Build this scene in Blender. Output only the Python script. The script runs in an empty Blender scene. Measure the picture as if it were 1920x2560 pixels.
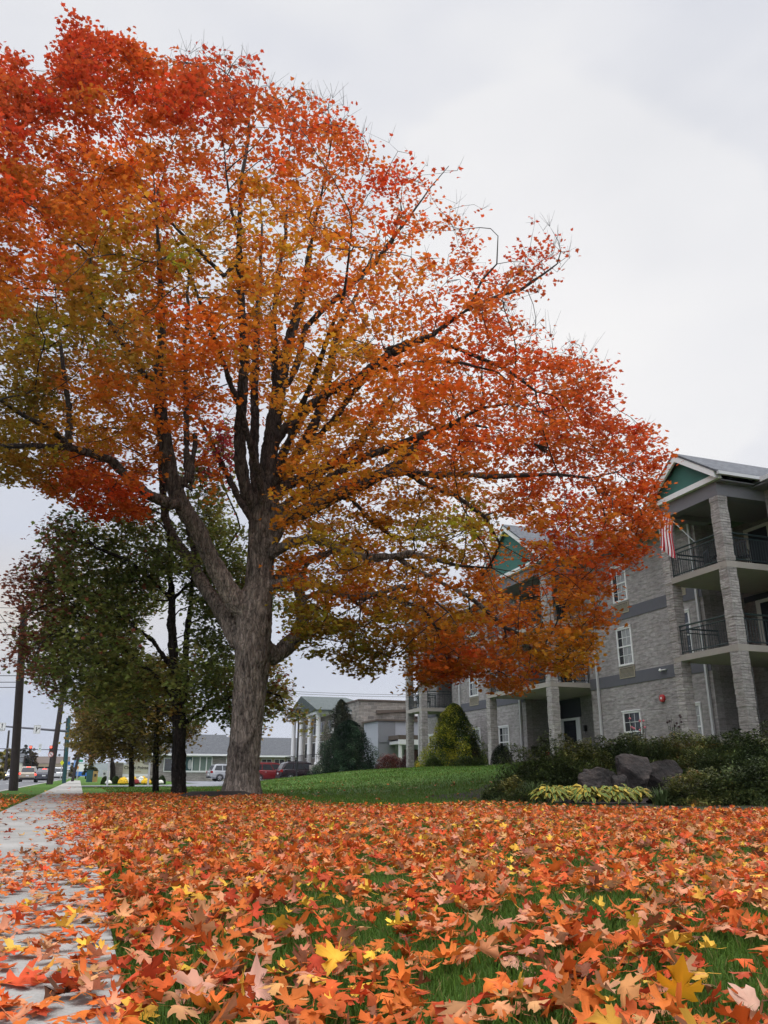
import bpy, math, random
import numpy as np
from mathutils import Vector, Matrix, Euler
R = math.radians
random.seed(7); RNG = np.random.default_rng(11)
scene = bpy.context.scene
COL = scene.collection
# ------------------------------------------------------------------ camera, world, sun, exposure
H = 0.52                                   # lens height above the lawn
PITCH = math.atan(661/1997)
cam = bpy.data.cameras.new('camera'); camo = bpy.data.objects.new('camera', cam); COL.objects.link(camo)
camo.location = (0, 0, H); camo.rotation_euler = (R(90)+PITCH, 0, 0)
cam.sensor_fit = 'HORIZONTAL'; cam.sensor_width = 36; cam.lens = 36*1997/1920
cam.clip_start = 0.05; cam.clip_end = 12000
scene.camera = camo
scene.render.resolution_x = 768; scene.render.resolution_y = 1024
scene.view_settings.view_transform = 'Standard'; scene.view_settings.look = 'None'
scene.view_settings.exposure = 0.0; scene.view_settings.gamma = 1.0
SUN_EL, SUN_AZ = R(32), R(14)              # behind the big tree, a little to the right of the view
W = bpy.data.worlds.new('World'); scene.world = W; W.use_nodes = True
wn = W.node_tree.nodes; wl = W.node_tree.links
for nd in list(wn): wn.remove(nd)
def wnode(t, **k):
    nd = wn.new(t)
    for a, b in k.items(): setattr(nd, a, b)
    return nd
wout = wnode('ShaderNodeOutputWorld')
sky = wnode('ShaderNodeTexSky', sky_type='NISHITA'); sky.sun_disc = False
sky.sun_elevation = SUN_EL; sky.sun_rotation = SUN_AZ
bg_sky = wnode('ShaderNodeBackground'); bg_sky.inputs['Strength'].default_value = 0.05
wl.new(sky.outputs[0], bg_sky.inputs['Color'])
tc = wnode('ShaderNodeTexCoord')
def wmath(op, a, b=None, c=None):
    m = wnode('ShaderNodeMath', operation=op)
    for i, v in enumerate((a, b, c)):
        if v is None: continue
        if isinstance(v, (int, float)): m.inputs[i].default_value = v
        else: wl.new(v, m.inputs[i])
    return m.outputs[0]
def wramp(fac, stops):
    r = wnode('ShaderNodeValToRGB'); cr = r.color_ramp
    while len(cr.elements) < len(stops): cr.elements.new(0.5)
    for e, (p, c) in zip(cr.elements, stops): e.position = p; e.color = (*c, 1)
    wl.new(fac, r.inputs[0]); return r.outputs[0]
def wmix(fac, a, b, mode='MIX'):
    m = wnode('ShaderNodeMix', data_type='RGBA', blend_type=mode)
    if isinstance(fac, (int, float)): m.inputs[0].default_value = fac
    else: wl.new(fac, m.inputs[0])
    for i, v in ((6, a), (7, b)):
        if isinstance(v, tuple): m.inputs[i].default_value = (*v, 1)
        else: wl.new(v, m.inputs[i])
    return m.outputs[2]
mp = wnode('ShaderNodeMapping'); mp.inputs['Scale'].default_value = (1.0, 1.0, 2.2); mp.inputs['Location'].default_value = (.4, .1, .3)
wl.new(tc.outputs['Generated'], mp.inputs[0])
ns = wnode('ShaderNodeTexNoise'); ns.inputs['Scale'].default_value = 2.4; ns.inputs['Detail'].default_value = 4; ns.inputs['Roughness'].default_value = .45
wl.new(mp.outputs[0], ns.inputs['Vector'])
cloud = wramp(ns.outputs[0], [(.34, (.68, .71, .79)), (.50, (.82, .835, .895)), (.64, (.92, .925, .95))])
sep = wnode('ShaderNodeSeparateXYZ'); wl.new(tc.outputs['Generated'], sep.inputs[0])
# the cloud deck: greyer low on the left, thinner and paler to the upper right
side = wmath('MULTIPLY_ADD', sep.outputs[0], .55, .62)
low = wmath('SUBTRACT', 1.0, wmath('MULTIPLY', sep.outputs[2], 1.6))
greyf = wmath('MULTIPLY', wmath('SUBTRACT', 1.0, side), wmath('MAXIMUM', low, 0.0)); greyf = wmath('MINIMUM', wmath('MULTIPLY', greyf, 1.5), 1.0)
cl2 = wmix(greyf, cloud, (.54, .59, .73))
# thin bright patch where the sun stands behind the cloud
sd = (math.sin(SUN_AZ)*math.cos(SUN_EL), math.cos(SUN_AZ)*math.cos(SUN_EL), math.sin(SUN_EL))
dt = wnode('ShaderNodeVectorMath', operation='DOT_PRODUCT'); wl.new(tc.outputs['Generated'], dt.inputs[0]); dt.inputs[1].default_value = sd
dtn = wmath('MULTIPLY_ADD', ns.outputs[0], .06, dt.outputs['Value'])
glow = wramp(dtn, [(.965, (0, 0, 0)), (1.0, (.30, .30, .30)), (1.0, (.55, .55, .55))])
cl3 = wmix(glow, cl2, (1.02, 1.01, 1.0))
# warm gap low on the left
wd = (math.sin(R(-27))*math.cos(R(10)), math.cos(R(-27))*math.cos(R(10)), math.sin(R(10)))
d2 = wnode('ShaderNodeVectorMath', operation='DISTANCE'); mp2 = wnode('ShaderNodeMapping'); mp2.inputs['Scale'].default_value = (1, 1, 3.2)
wl.new(tc.outputs['Generated'], mp2.inputs[0]); wl.new(mp2.outputs[0], d2.inputs[0]); d2.inputs[1].default_value = (wd[0], wd[1], wd[2]*3.2)
warm = wramp(d2.outputs['Value'], [(0.0, (.8, .8, .8)), (.30, (0, 0, 0))])
cl4 = wmix(warm, cl3, (.80, .72, .62))
# an overcast sky is brightest overhead
zen = wramp(sep.outputs[2], [(.80, (.25, .25, .25)), (.95, (1, 1, 1))])
cl4 = wmix(1.0, cl4, zen, 'MULTIPLY')
# extra brightness added to the unseen sky behind the lens, to light the walls
mr = wnode('ShaderNodeMapRange'); wl.new(sep.outputs[1], mr.inputs[0]); mr.inputs[1].default_value = .5; mr.inputs[2].default_value = -.4; mr.inputs[3].default_value = 1.0; mr.inputs[4].default_value = 2.1
thin = wnode('ShaderNodeVectorMath', operation='SCALE'); wl.new(cl4, thin.inputs[0]); wl.new(mr.outputs[0], thin.inputs['Scale']); cl4 = thin.outputs[0]
bg_c = wnode('ShaderNodeBackground'); wl.new(cl4, bg_c.inputs['Color']); bg_c.inputs['Strength'].default_value = 0.95/.25
wmx = wnode('ShaderNodeMixShader'); wmx.inputs[0].default_value = .93
wl.new(bg_sky.outputs[0], wmx.inputs[1]); wl.new(bg_c.outputs[0], wmx.inputs[2]); wl.new(wmx.outputs[0], wout.inputs[0])
sun = bpy.data.lights.new('sun', 'SUN'); suno = bpy.data.objects.new('sun', sun); COL.objects.link(suno)
sun.energy = 1.3; sun.angle = R(20); sun.color = (1.0, .95, .88)
suno.rotation_euler = Vector(sd).to_track_quat('Z', 'Y').to_euler()

# ------------------------------------------------------------------ street frame: p = metres to the right of the lens across the street, s = metres along it
A = R(19.9); CA, SA = math.cos(A), math.sin(A)
def WP(p, s, z=0.0): return Vector((p*CA-s*SA, p*SA+s*CA, z))
def PS(x, y): return (x*CA+y*SA, -x*SA+y*CA)
def smooth(t):
    t = np.clip(t, 0, 1); return t*t*(3-2*t)
def terrain(p, s):
    p = np.asarray(p, float); s = np.asarray(s, float)
    p0 = 9.5-4.0*smooth((s-14)/7.0)
    rise = 1.0*smooth((p-p0)/(19.5-p0))*smooth((s+4)/14)*(1-smooth((s-48)/18))
    rise = rise + .35*smooth((p-12)/7)*smooth((s-4)/10)*(1-smooth((s-24)/12))
    und = .03*np.sin(p*.9+1)*np.sin(s*.55)*(p > .6)*np.clip((p-.6)/2, 0, 1)*(s < 48)
    road = -.12*((p < -2.66) & (p > -16.5))
    lot = np.where((s > 39) & (p > 4), 0, 0)
    return rise+und+road+lot
def tz(p, s): return float(terrain(p, s))

# ------------------------------------------------------------------ noise
def _hash(i, j, k, seed):
    h = (i*374761393+j*668265263+k*2147483647+seed*974634777) & 0xffffffff
    h = ((h ^ (h >> 13))*1274126177) & 0xffffffff
    return ((h ^ (h >> 16)) & 0xffff)/65535.0
def vnoise(P, seed=0):
    P = np.asarray(P, float); f = np.floor(P).astype(np.int64); t = P-f; t = t*t*(3-2*t); out = 0
    for dx in (0, 1):
        for dy in (0, 1):
            for dz in (0, 1):
                w = (t[:, 0] if dx else 1-t[:, 0])*(t[:, 1] if dy else 1-t[:, 1])*(t[:, 2] if dz else 1-t[:, 2])
                out = out+w*_hash(f[:, 0]+dx, f[:, 1]+dy, f[:, 2]+dz, seed)
    return out

# ------------------------------------------------------------------ materials
MATS = {}
def new_mat(name):
    m = bpy.data.materials.new(name); m.use_nodes = True; nt = m.node_tree
    b = nt.nodes.get('Principled BSDF'); MATS[name] = m
    return m, nt, b
def nd(nt, t, ins=None, **k):
    x = nt.nodes.new(t)
    for a, b in k.items(): setattr(x, a, b)
    for a, b in (ins or {}).items():
        if hasattr(b, 'is_linked') or isinstance(b, bpy.types.NodeSocket): nt.links.new(b, x.inputs[a])
        else: x.inputs[a].default_value = b
    return x
def ramp(nt, fac, stops):
    r = nt.nodes.new('ShaderNodeValToRGB'); cr = r.color_ramp
    while len(cr.elements) < len(stops): cr.elements.new(0.5)
    for e, (p, c) in zip(cr.elements, stops): e.position = p; e.color = (*c, 1) if len(c) == 3 else c
    nt.links.new(fac, r.inputs[0]); return r.outputs[0]
def mixc(nt, fac, a, b, mode='MIX'):
    m = nt.nodes.new('ShaderNodeMix'); m.data_type = 'RGBA'; m.blend_type = mode
    for i, v in ((0, fac), (6, a), (7, b)):
        if isinstance(v, bpy.types.NodeSocket): nt.links.new(v, m.inputs[i])
        elif i == 0: m.inputs[0].default_value = v
        else: m.inputs[i].default_value = (*v, 1)
    return m.outputs[2]
def simple(name, col, rough=.6, metal=0.0, var=.12, scale=6.0, bump=0.0, bscale=40.0, spec=.4, emit=None, es=1.0, alpha=None, coat=0):
    m, nt, b = new_mat(name)
    tc_ = nd(nt, 'ShaderNodeTexCoord').outputs['Object']
    n1 = nd(nt, 'ShaderNodeTexNoise', {'Vector': tc_, 'Scale': scale, 'Detail': 5.0})
    c = mixc(nt, n1.outputs[0], tuple(x*(1-var) for x in col), tuple(min(1, x*(1+var)) for x in col))
    nt.links.new(c, b.inputs['Base Color'])
    b.inputs['Roughness'].default_value = rough; b.inputs['Metallic'].default_value = metal
    b.inputs['Specular IOR Level'].default_value = spec
    if coat: b.inputs['Coat Weight'].default_value = coat
    if emit: b.inputs['Emission Color'].default_value = (*emit, 1); b.inputs['Emission Strength'].default_value = es
    if bump:
        n2 = nd(nt, 'ShaderNodeTexNoise', {'Vector': tc_, 'Scale': bscale, 'Detail': 6.0})
        bp = nd(nt, 'ShaderNodeBump', {'Height': n2.outputs[0], 'Strength': bump, 'Distance': .03})
        nt.links.new(bp.outputs[0], b.inputs['Normal'])
    return m
def block_mat(name, c1, c2, mortar, bw=.4, bh=.2, ms=.006, bump=.8, rough=.9, nsc=14.0):
    m, nt, b = new_mat(name)
    o = nd(nt, 'ShaderNodeTexCoord').outputs['Object']
    sp = nd(nt, 'ShaderNodeSeparateXYZ', {0: o})
    ad = nd(nt, 'ShaderNodeMath', {0: sp.outputs[0], 1: sp.outputs[1]}, operation='ADD')
    cb = nd(nt, 'ShaderNodeCombineXYZ', {0: ad.outputs[0], 1: sp.outputs[2]})
    br = nd(nt, 'ShaderNodeTexBrick', {'Vector': cb.outputs[0], 'Color1': (*c1, 1), 'Color2': (*c2, 1), 'Mortar': (*mortar, 1), 'Scale': 1.0,
        'Mortar Size': ms, 'Mortar Smooth': .3, 'Brick Width': bw, 'Row Height': bh, 'Bias': 0.0})
    om = nd(nt, 'ShaderNodeMapping', {0: o, 'Scale': (.55, .55, 1.7)}).outputs[0]
    n1 = nd(nt, 'ShaderNodeTexNoise', {'Vector': om, 'Scale': nsc, 'Detail': 8.0, 'Roughness': .62})
    n3 = nd(nt, 'ShaderNodeTexNoise', {'Vector': o, 'Scale': .7, 'Detail': 5.0})
    c = mixc(nt, .75, br.outputs[0], ramp(nt, n1.outputs[0], [(.34, (.64, .63, .63)), (.66, (1.27, 1.27, 1.27))]), 'MULTIPLY')
    c = mixc(nt, .8, c, ramp(nt, n3.outputs[0], [(.3, (.78, .76, .75)), (.7, (1.1, 1.1, 1.1))]), 'MULTIPLY')
    nt.links.new(c, b.inputs['Base Color']); b.inputs['Roughness'].default_value = rough; b.inputs['Specular IOR Level'].default_value = .2
    hsum = nd(nt, 'ShaderNodeMath', {0: n1.outputs[0], 1: br.outputs['Fac']}, operation='SUBTRACT')
    bp = nd(nt, 'ShaderNodeBump', {'Height': hsum.outputs[0], 'Strength': bump, 'Distance': .06})
    nt.links.new(bp.outputs[0], b.inputs['Normal'])
    return m
def leaf_mat(name, trans=.4, rough=.55, gloss=True):
    m, nt, b = new_mat(name)
    at = nd(nt, 'ShaderNodeAttribute', attribute_name='col')
    g = nd(nt, 'ShaderNodeNewGeometry')
    b.inputs['Roughness'].default_value = rough; b.inputs['Specular IOR Level'].default_value = .12 if gloss else .05
    c = at.outputs['Color']
    nt.links.new(c, b.inputs['Base Color'])
    tr = nd(nt, 'ShaderNodeBsdfTranslucent', {'Color': c})
    mx = nd(nt, 'ShaderNodeMixShader', {0: trans, 1: b.outputs[0], 2: tr.outputs[0]})
    nt.links.new(mx.outputs[0], nt.nodes['Material Output'].inputs[0])
    return m
def bark_mat(name, dark, mid, light, ridge=9.0):
    m, nt, b = new_mat(name)
    o = nd(nt, 'ShaderNodeTexCoord').outputs['Object']
    mpn = nd(nt, 'ShaderNodeMapping', {0: o, 'Scale': (1.0, 1.0, .24)})
    n1 = nd(nt, 'ShaderNodeTexNoise', {'Vector': mpn.outputs[0], 'Scale': ridge, 'Detail': 9.0, 'Roughness': .7, 'Distortion': .6})
    vo = nd(nt, 'ShaderNodeTexVoronoi', {'Vector': mpn.outputs[0], 'Scale': ridge*1.4}, feature='DISTANCE_TO_EDGE')
    n2 = nd(nt, 'ShaderNodeTexNoise', {'Vector': o, 'Scale': 1.1, 'Detail': 5.0})
    c = ramp(nt, n1.outputs[0], [(.34, dark), (.52, mid), (.68, light)])
    c = mixc(nt, .85, c, ramp(nt, n2.outputs[0], [(.35, (.55, .52, .50)), (.65, (1.2, 1.15, 1.1))]), 'MULTIPLY')
    c = mixc(nt, .8, c, ramp(nt, vo.outputs[0], [(.0, (.35, .35, .35)), (.12, (1, 1, 1))]), 'MULTIPLY')
    if name == 'maple_bark':      # backlit darkness of the upper limbs is put into the bark colour
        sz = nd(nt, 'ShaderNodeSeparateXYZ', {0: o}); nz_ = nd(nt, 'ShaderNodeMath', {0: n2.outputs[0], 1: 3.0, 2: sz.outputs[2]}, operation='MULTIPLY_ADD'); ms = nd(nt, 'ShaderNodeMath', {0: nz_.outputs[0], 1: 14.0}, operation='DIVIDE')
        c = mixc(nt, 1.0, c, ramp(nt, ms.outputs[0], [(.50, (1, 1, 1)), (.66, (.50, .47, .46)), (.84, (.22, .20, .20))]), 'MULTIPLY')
    nt.links.new(c, b.inputs['Base Color']); b.inputs['Roughness'].default_value = .95; b.inputs['Specular IOR Level'].default_value = .15
    hh = nd(nt, 'ShaderNodeMath', {0: n1.outputs[0], 1: vo.outputs[0]}, operation='ADD')
    bp = nd(nt, 'ShaderNodeBump', {'Height': hh.outputs[0], 'Strength': 1.0, 'Distance': .07})
    nt.links.new(bp.outputs[0], b.inputs['Normal'])
    return m
M = {}
M['leaf'] = leaf_mat('maple_leaf', .50)
M['fallen'] = leaf_mat('fallen_leaf', .22, .6)
M['shrub'] = leaf_mat('shrub_leaf', .12, .5)
M['grass'] = leaf_mat('grass_blade', .3, .5)
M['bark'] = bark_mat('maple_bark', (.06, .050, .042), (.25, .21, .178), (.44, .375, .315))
M['bark_dark'] = bark_mat('dark_bark', (.012, .010, .009), (.035, .028, .024), (.07, .058, .05), 12)
M['twig'] = simple('twig_bark', (.028, .021, .018), .9, var=.3)
M['block'] = block_mat('split_face_block', (.315, .298, .288), (.365, .345, .335), (.25, .235, .227), ms=.004, bump=1.0, nsc=5.5)
M['column'] = block_mat('column_block', (.34, .32, .305), (.42, .395, .375), (.17, .16, .15), .4, .2, .006, 1.0, nsc=7.0)
M['band'] = simple('dark_grey_band', (.105, .105, .12), .8, bump=.3)
M['stone'] = block_mat('field_stone', (.30, .27, .235), (.19, .175, .16), (.36, .34, .31), .62, .3, .02, .7, nsc=3.0)
M['brickpale'] = block_mat('pale_stone_veneer', (.34, .31, .29), (.25, .23, .22), (.40, .38, .36), .5, .14, .01, .4, nsc=4.0)
M['stucco'] = simple('grey_stucco', (.36, .375, .41), .9, var=.06, bump=.3)
M['stucco_dark'] = simple('dark_grey_stucco', (.20, .205, .22), .9, var=.06)
M['beam'] = simple('painted_beam', (.165, .16, .175), .75, var=.08)
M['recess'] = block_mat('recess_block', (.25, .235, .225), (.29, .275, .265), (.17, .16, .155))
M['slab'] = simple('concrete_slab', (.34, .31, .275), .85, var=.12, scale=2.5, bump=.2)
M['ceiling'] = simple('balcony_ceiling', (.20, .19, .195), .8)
M['green_gable'] = simple('green_gable_panel', (.035, .13, .105), .7, var=.08, scale=1.5)
M['white'] = simple('white_trim', (.72, .72, .71), .5, var=.05)
M['cream'] = simple('cream_paint', (.62, .60, .53), .6, var=.06)
M['white_dull'] = simple('weathered_white', (.50, .50, .50), .6, var=.1)
M['rail'] = simple('dark_green_metal', (.012, .028, .030), .45, var=.1)
M['black'] = simple('black_metal', (.012, .012, .013), .5)
M['navy'] = simple('dark_infill_panel', (.022, .024, .032), .7)
M['glass'] = simple('dark_window_glass', (.025, .028, .033), .08, var=.3, scale=1.5, spec=.6)
M['curtain'] = simple('pale_curtain', (.42, .43, .43), .9, var=.2, scale=8)
M['grille'] = simple('beige_grille', (.36, .32, .24), .6)
M['metal'] = simple('galvanised_metal', (.45, .46, .47), .4, .6, var=.1)
M['red'] = simple('red_paint', (.45, .03, .03), .4)
M['flag_red'] = simple('flag_red', (.36, .02, .035), .8); M['flag_white'] = simple('flag_white', (.72, .70, .70), .8); M['flag_blue'] = simple('flag_blue', (.02, .03, .12), .8)
M['concrete'] = simple('sidewalk_concrete', (.42, .405, .375), .9, var=.12, scale=3, bump=.25, bscale=60)
M['kerb'] = simple('kerb_concrete', (.36, .35, .33), .9, var=.15)
M['white_line'] = simple('road_paint', (.60, .60, .58), .7, var=.2, scale=3)
M['yellow_line'] = simple('yellow_road_paint', (.50, .36, .05), .7, var=.2, scale=3)
M['hydrant'] = simple('orange_paint', (.7, .2, .02), .5)
M['yellow_sign'] = simple('yellow_green_sign', (.72, .72, .03), .5, var=.03)
M['green_sign'] = simple('green_sign', (.02, .26, .17), .5, var=.03)
M['blue_pale'] = simple('pale_blue_sign', (.20, .32, .60), .5); M['orange_sign'] = simple('orange_sign', (.65, .25, .03), .5)
M['blue'] = simple('blue_paint', (.02, .13, .45), .5)
M['teal'] = simple('teal_metal', (.018, .07, .075), .5)
M['mustard'] = simple('mustard_panel', (.42, .27, .09), .6)
M['tan'] = simple('tan_fascia', (.36, .29, .20), .7)
M['brown_roof'] = simple('brown_roof', (.10, .075, .06), .8, bump=.3)
M['wood_pole'] = simple('creosote_pole', (.035, .026, .024), .85, var=.35, scale=9, bump=.4)
M['rubber'] = simple('tyre_rubber', (.015, .015, .016), .8)
M['rim'] = simple('alloy_rim', (.55, .56, .58), .3, .7)
M['tail_lit'] = simple('lit_tail_light', (.6, .03, .02), .3, emit=(1, .06, .03), es=3.0)
M['signal_red'] = simple('lit_red_signal', (.8, .05, .03), .3, emit=(1, .07, .04), es=5.0)
M['head_lit'] = simple('lit_head_light', (.9, .7, .4), .3, emit=(1, .62, .25), es=3.0)
M['green_lit'] = simple('lit_green_signal', (.1, .7, .5), .3, emit=(.1, .9, .6), es=2.0)
M['tail'] = simple('tail_light_lens', (.28, .02, .02), .2)
M['lens_off'] = simple('unlit_lens', (.05, .04, .015), .3)
M['plate'] = simple('number_plate', (.55, .55, .56), .5)
M['boxwood'] = M['shrub']
M['darktext'] = simple('dark_lettering', (.035, .033, .03), .6)
M['sandtext'] = simple('tan_lettering', (.32, .20, .11), .6)
M['sign_panel'] = simple('sign_panel', (.46, .44, .34), .6, var=.05)
M['pale_green_board'] = simple('pale_green_board', (.55, .58, .44), .6, var=.05)
M['rock'] = None
def paint(name, col): M[name] = simple(name, col, .25, .3, var=.05, spec=.5, coat=.6)
paint('paint_plum', (.022, .012, .017)); paint('paint_red', (.20, .018, .02)); paint('paint_silver', (.42, .43, .45)); paint('paint_gold', (.33, .28, .21))
paint('paint_charcoal', (.03, .03, .045)); paint('paint_white', (.62, .62, .63)); paint('paint_brown', (.09, .045, .04))
# shingle roof
def shingle(name, c1, c2):
    m, nt, b = new_mat(name)
    o = nd(nt, 'ShaderNodeTexCoord').outputs['Object']
    br = nd(nt, 'ShaderNodeTexBrick', {'Vector': o, 'Color1': (*c1, 1), 'Color2': (*c2, 1), 'Mortar': (*[x*.6 for x in c1], 1), 'Scale': 1.0, 'Mortar Size': .008, 'Brick Width': .3, 'Row Height': .14})
    n1 = nd(nt, 'ShaderNodeTexNoise', {'Vector': o, 'Scale': 7.0, 'Detail': 7.0})
    c = mixc(nt, .8, br.outputs[0], ramp(nt, n1.outputs[0], [(.3, (.6, .6, .6)), (.7, (1.35, 1.35, 1.35))]), 'MULTIPLY')
    nt.links.new(c, b.inputs['Base Color']); b.inputs['Roughness'].default_value = .95
    bp = nd(nt, 'ShaderNodeBump', {'Height': n1.outputs[0], 'Strength': .5, 'Distance': .03}); nt.links.new(bp.outputs[0], b.inputs['Normal'])
    M[name] = m
shingle('shingle', (.085, .092, .105), (.12, .125, .135)); shingle('shingle_green', (.06, .078, .076), (.085, .10, .10)); shingle('shingle_dark', (.07, .075, .085), (.09, .095, .10))
# rock
def rockm():
    m, nt, b = new_mat('boulder_stone'); o = nd(nt, 'ShaderNodeTexCoord').outputs['Object']
    n1 = nd(nt, 'ShaderNodeTexNoise', {'Vector': o, 'Scale': 3.0, 'Detail': 9.0, 'Roughness': .65})
    c = ramp(nt, n1.outputs[0], [(.32, (.009, .008, .007)), (.5, (.028, .022, .019)), (.7, (.070, .054, .045))])
    nt.links.new(c, b.inputs['Base Color']); b.inputs['Roughness'].default_value = .9
    bp = nd(nt, 'ShaderNodeBump', {'Height': n1.outputs[0], 'Strength': .9, 'Distance': .08}); nt.links.new(bp.outputs[0], b.inputs['Normal'])
    return m
M['rock'] = rockm()
# asphalt
def asph(name, c1, c2):
    m, nt, b = new_mat(name); o = nd(nt, 'ShaderNodeTexCoord').outputs['Object']
    n1 = nd(nt, 'ShaderNodeTexNoise', {'Vector': o, 'Scale': .35, 'Detail': 7.0}); n2 = nd(nt, 'ShaderNodeTexNoise', {'Vector': o, 'Scale': 60.0, 'Detail': 3.0})
    c = mixc(nt, .5, ramp(nt, n1.outputs[0], [(.3, c1), (.7, c2)]), ramp(nt, n2.outputs[0], [(.3, (.7, .7, .7)), (.7, (1.3, 1.3, 1.3))]), 'MULTIPLY')
    nt.links.new(c, b.inputs['Base Color']); b.inputs['Roughness'].default_value = .8
    bp = nd(nt, 'ShaderNodeBump', {'Height': n2.outputs[0], 'Strength': .3, 'Distance': .01}); nt.links.new(bp.outputs[0], b.inputs['Normal'])
    return m
M['asphalt'] = asph('asphalt', (.085, .087, .093), (.12, .122, .128)); M['lot'] = asph('parking_asphalt', (.13, .138, .155), (.17, .178, .195))
# sidewalk
def swalk():
    m, nt, b = new_mat('sidewalk_slabs'); o = nd(nt, 'ShaderNodeTexCoord').outputs['Object']
    sp = nd(nt, 'ShaderNodeSeparateXYZ', {0: o})
    md = nd(nt, 'ShaderNodeMath', {0: sp.outputs[1], 1: 1.5}, operation='MODULO')
    jt = ramp(nt, md.outputs[0], [(.0, (.35, .34, .33)), (.010, (.35, .34, .33)), (.016, (1, 1, 1))])
    n0 = nd(nt, 'ShaderNodeTexNoise', {'Vector': o, 'Scale': 1.3, 'Detail': 6.0}); n2 = nd(nt, 'ShaderNodeTexNoise', {'Vector': o, 'Scale': 90.0, 'Detail': 3.0})
    c = ramp(nt, n0.outputs[0], [(.3, (.22, .212, .192)), (.55, (.30, .289, .265)), (.72, (.345, .33, .305))])
    c = mixc(nt, .5, c, ramp(nt, n2.outputs[0], [(.3, (.75, .75, .75)), (.7, (1.2, 1.2, 1.2))]), 'MULTIPLY')
    c = mixc(nt, 1.0, c, jt, 'MULTIPLY')
    nt.links.new(c, b.inputs['Base Color']); b.inputs['Roughness'].default_value = .9
    bp = nd(nt, 'ShaderNodeBump', {'Height': n2.outputs[0], 'Strength': .3, 'Distance': .01}); nt.links.new(bp.outputs[0], b.inputs['Normal'])
    return m
M['sidewalk'] = swalk()
# lawn
def lawnm():
    m, nt, b = new_mat('lawn'); o = nd(nt, 'ShaderNodeTexCoord').outputs['Object']
    n1 = nd(nt, 'ShaderNodeTexNoise', {'Vector': o, 'Scale': .25, 'Detail': 6.0}); n2 = nd(nt, 'ShaderNodeTexNoise', {'Vector': o, 'Scale': 28.0, 'Detail': 6.0, 'Roughness': .7})
    n3 = nd(nt, 'ShaderNodeTexNoise', {'Vector': o, 'Scale': 3.0, 'Detail': 4.0})
    c = ramp(nt, n1.outputs[0], [(.35, (.056, .125, .016)), (.6, (.074, .150, .020)), (.72, (.100, .160, .026))])
    c = mixc(nt, .9, c, ramp(nt, n2.outputs[0], [(.3, (.6, .62, .6)), (.7, (1.3, 1.3, 1.25))]), 'MULTIPLY')
    c = mixc(nt, .6, c, ramp(nt, n3.outputs[0], [(.3, (.7, .75, .7)), (.7, (1.2, 1.15, 1.1))]), 'MULTIPLY')
    nt.links.new(c, b.inputs['Base Color']); b.inputs['Roughness'].default_value = .9; b.inputs['Specular IOR Level'].default_value = .15
    bp = nd(nt, 'ShaderNodeBump', {'Height': n2.outputs[0], 'Strength': 1.0, 'Distance': .06}); nt.links.new(bp.outputs[0], b.inputs['Normal'])
    return m
M['lawn'] = lawnm()
M['mulch'] = simple('dark_mulch', (.022, .015, .012), .95, var=.5, scale=14, bump=1.0, bscale=25)
M['hills'] = simple('wooded_hill', (.05, .07, .05), 1.0, var=.3, scale=.01)

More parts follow.
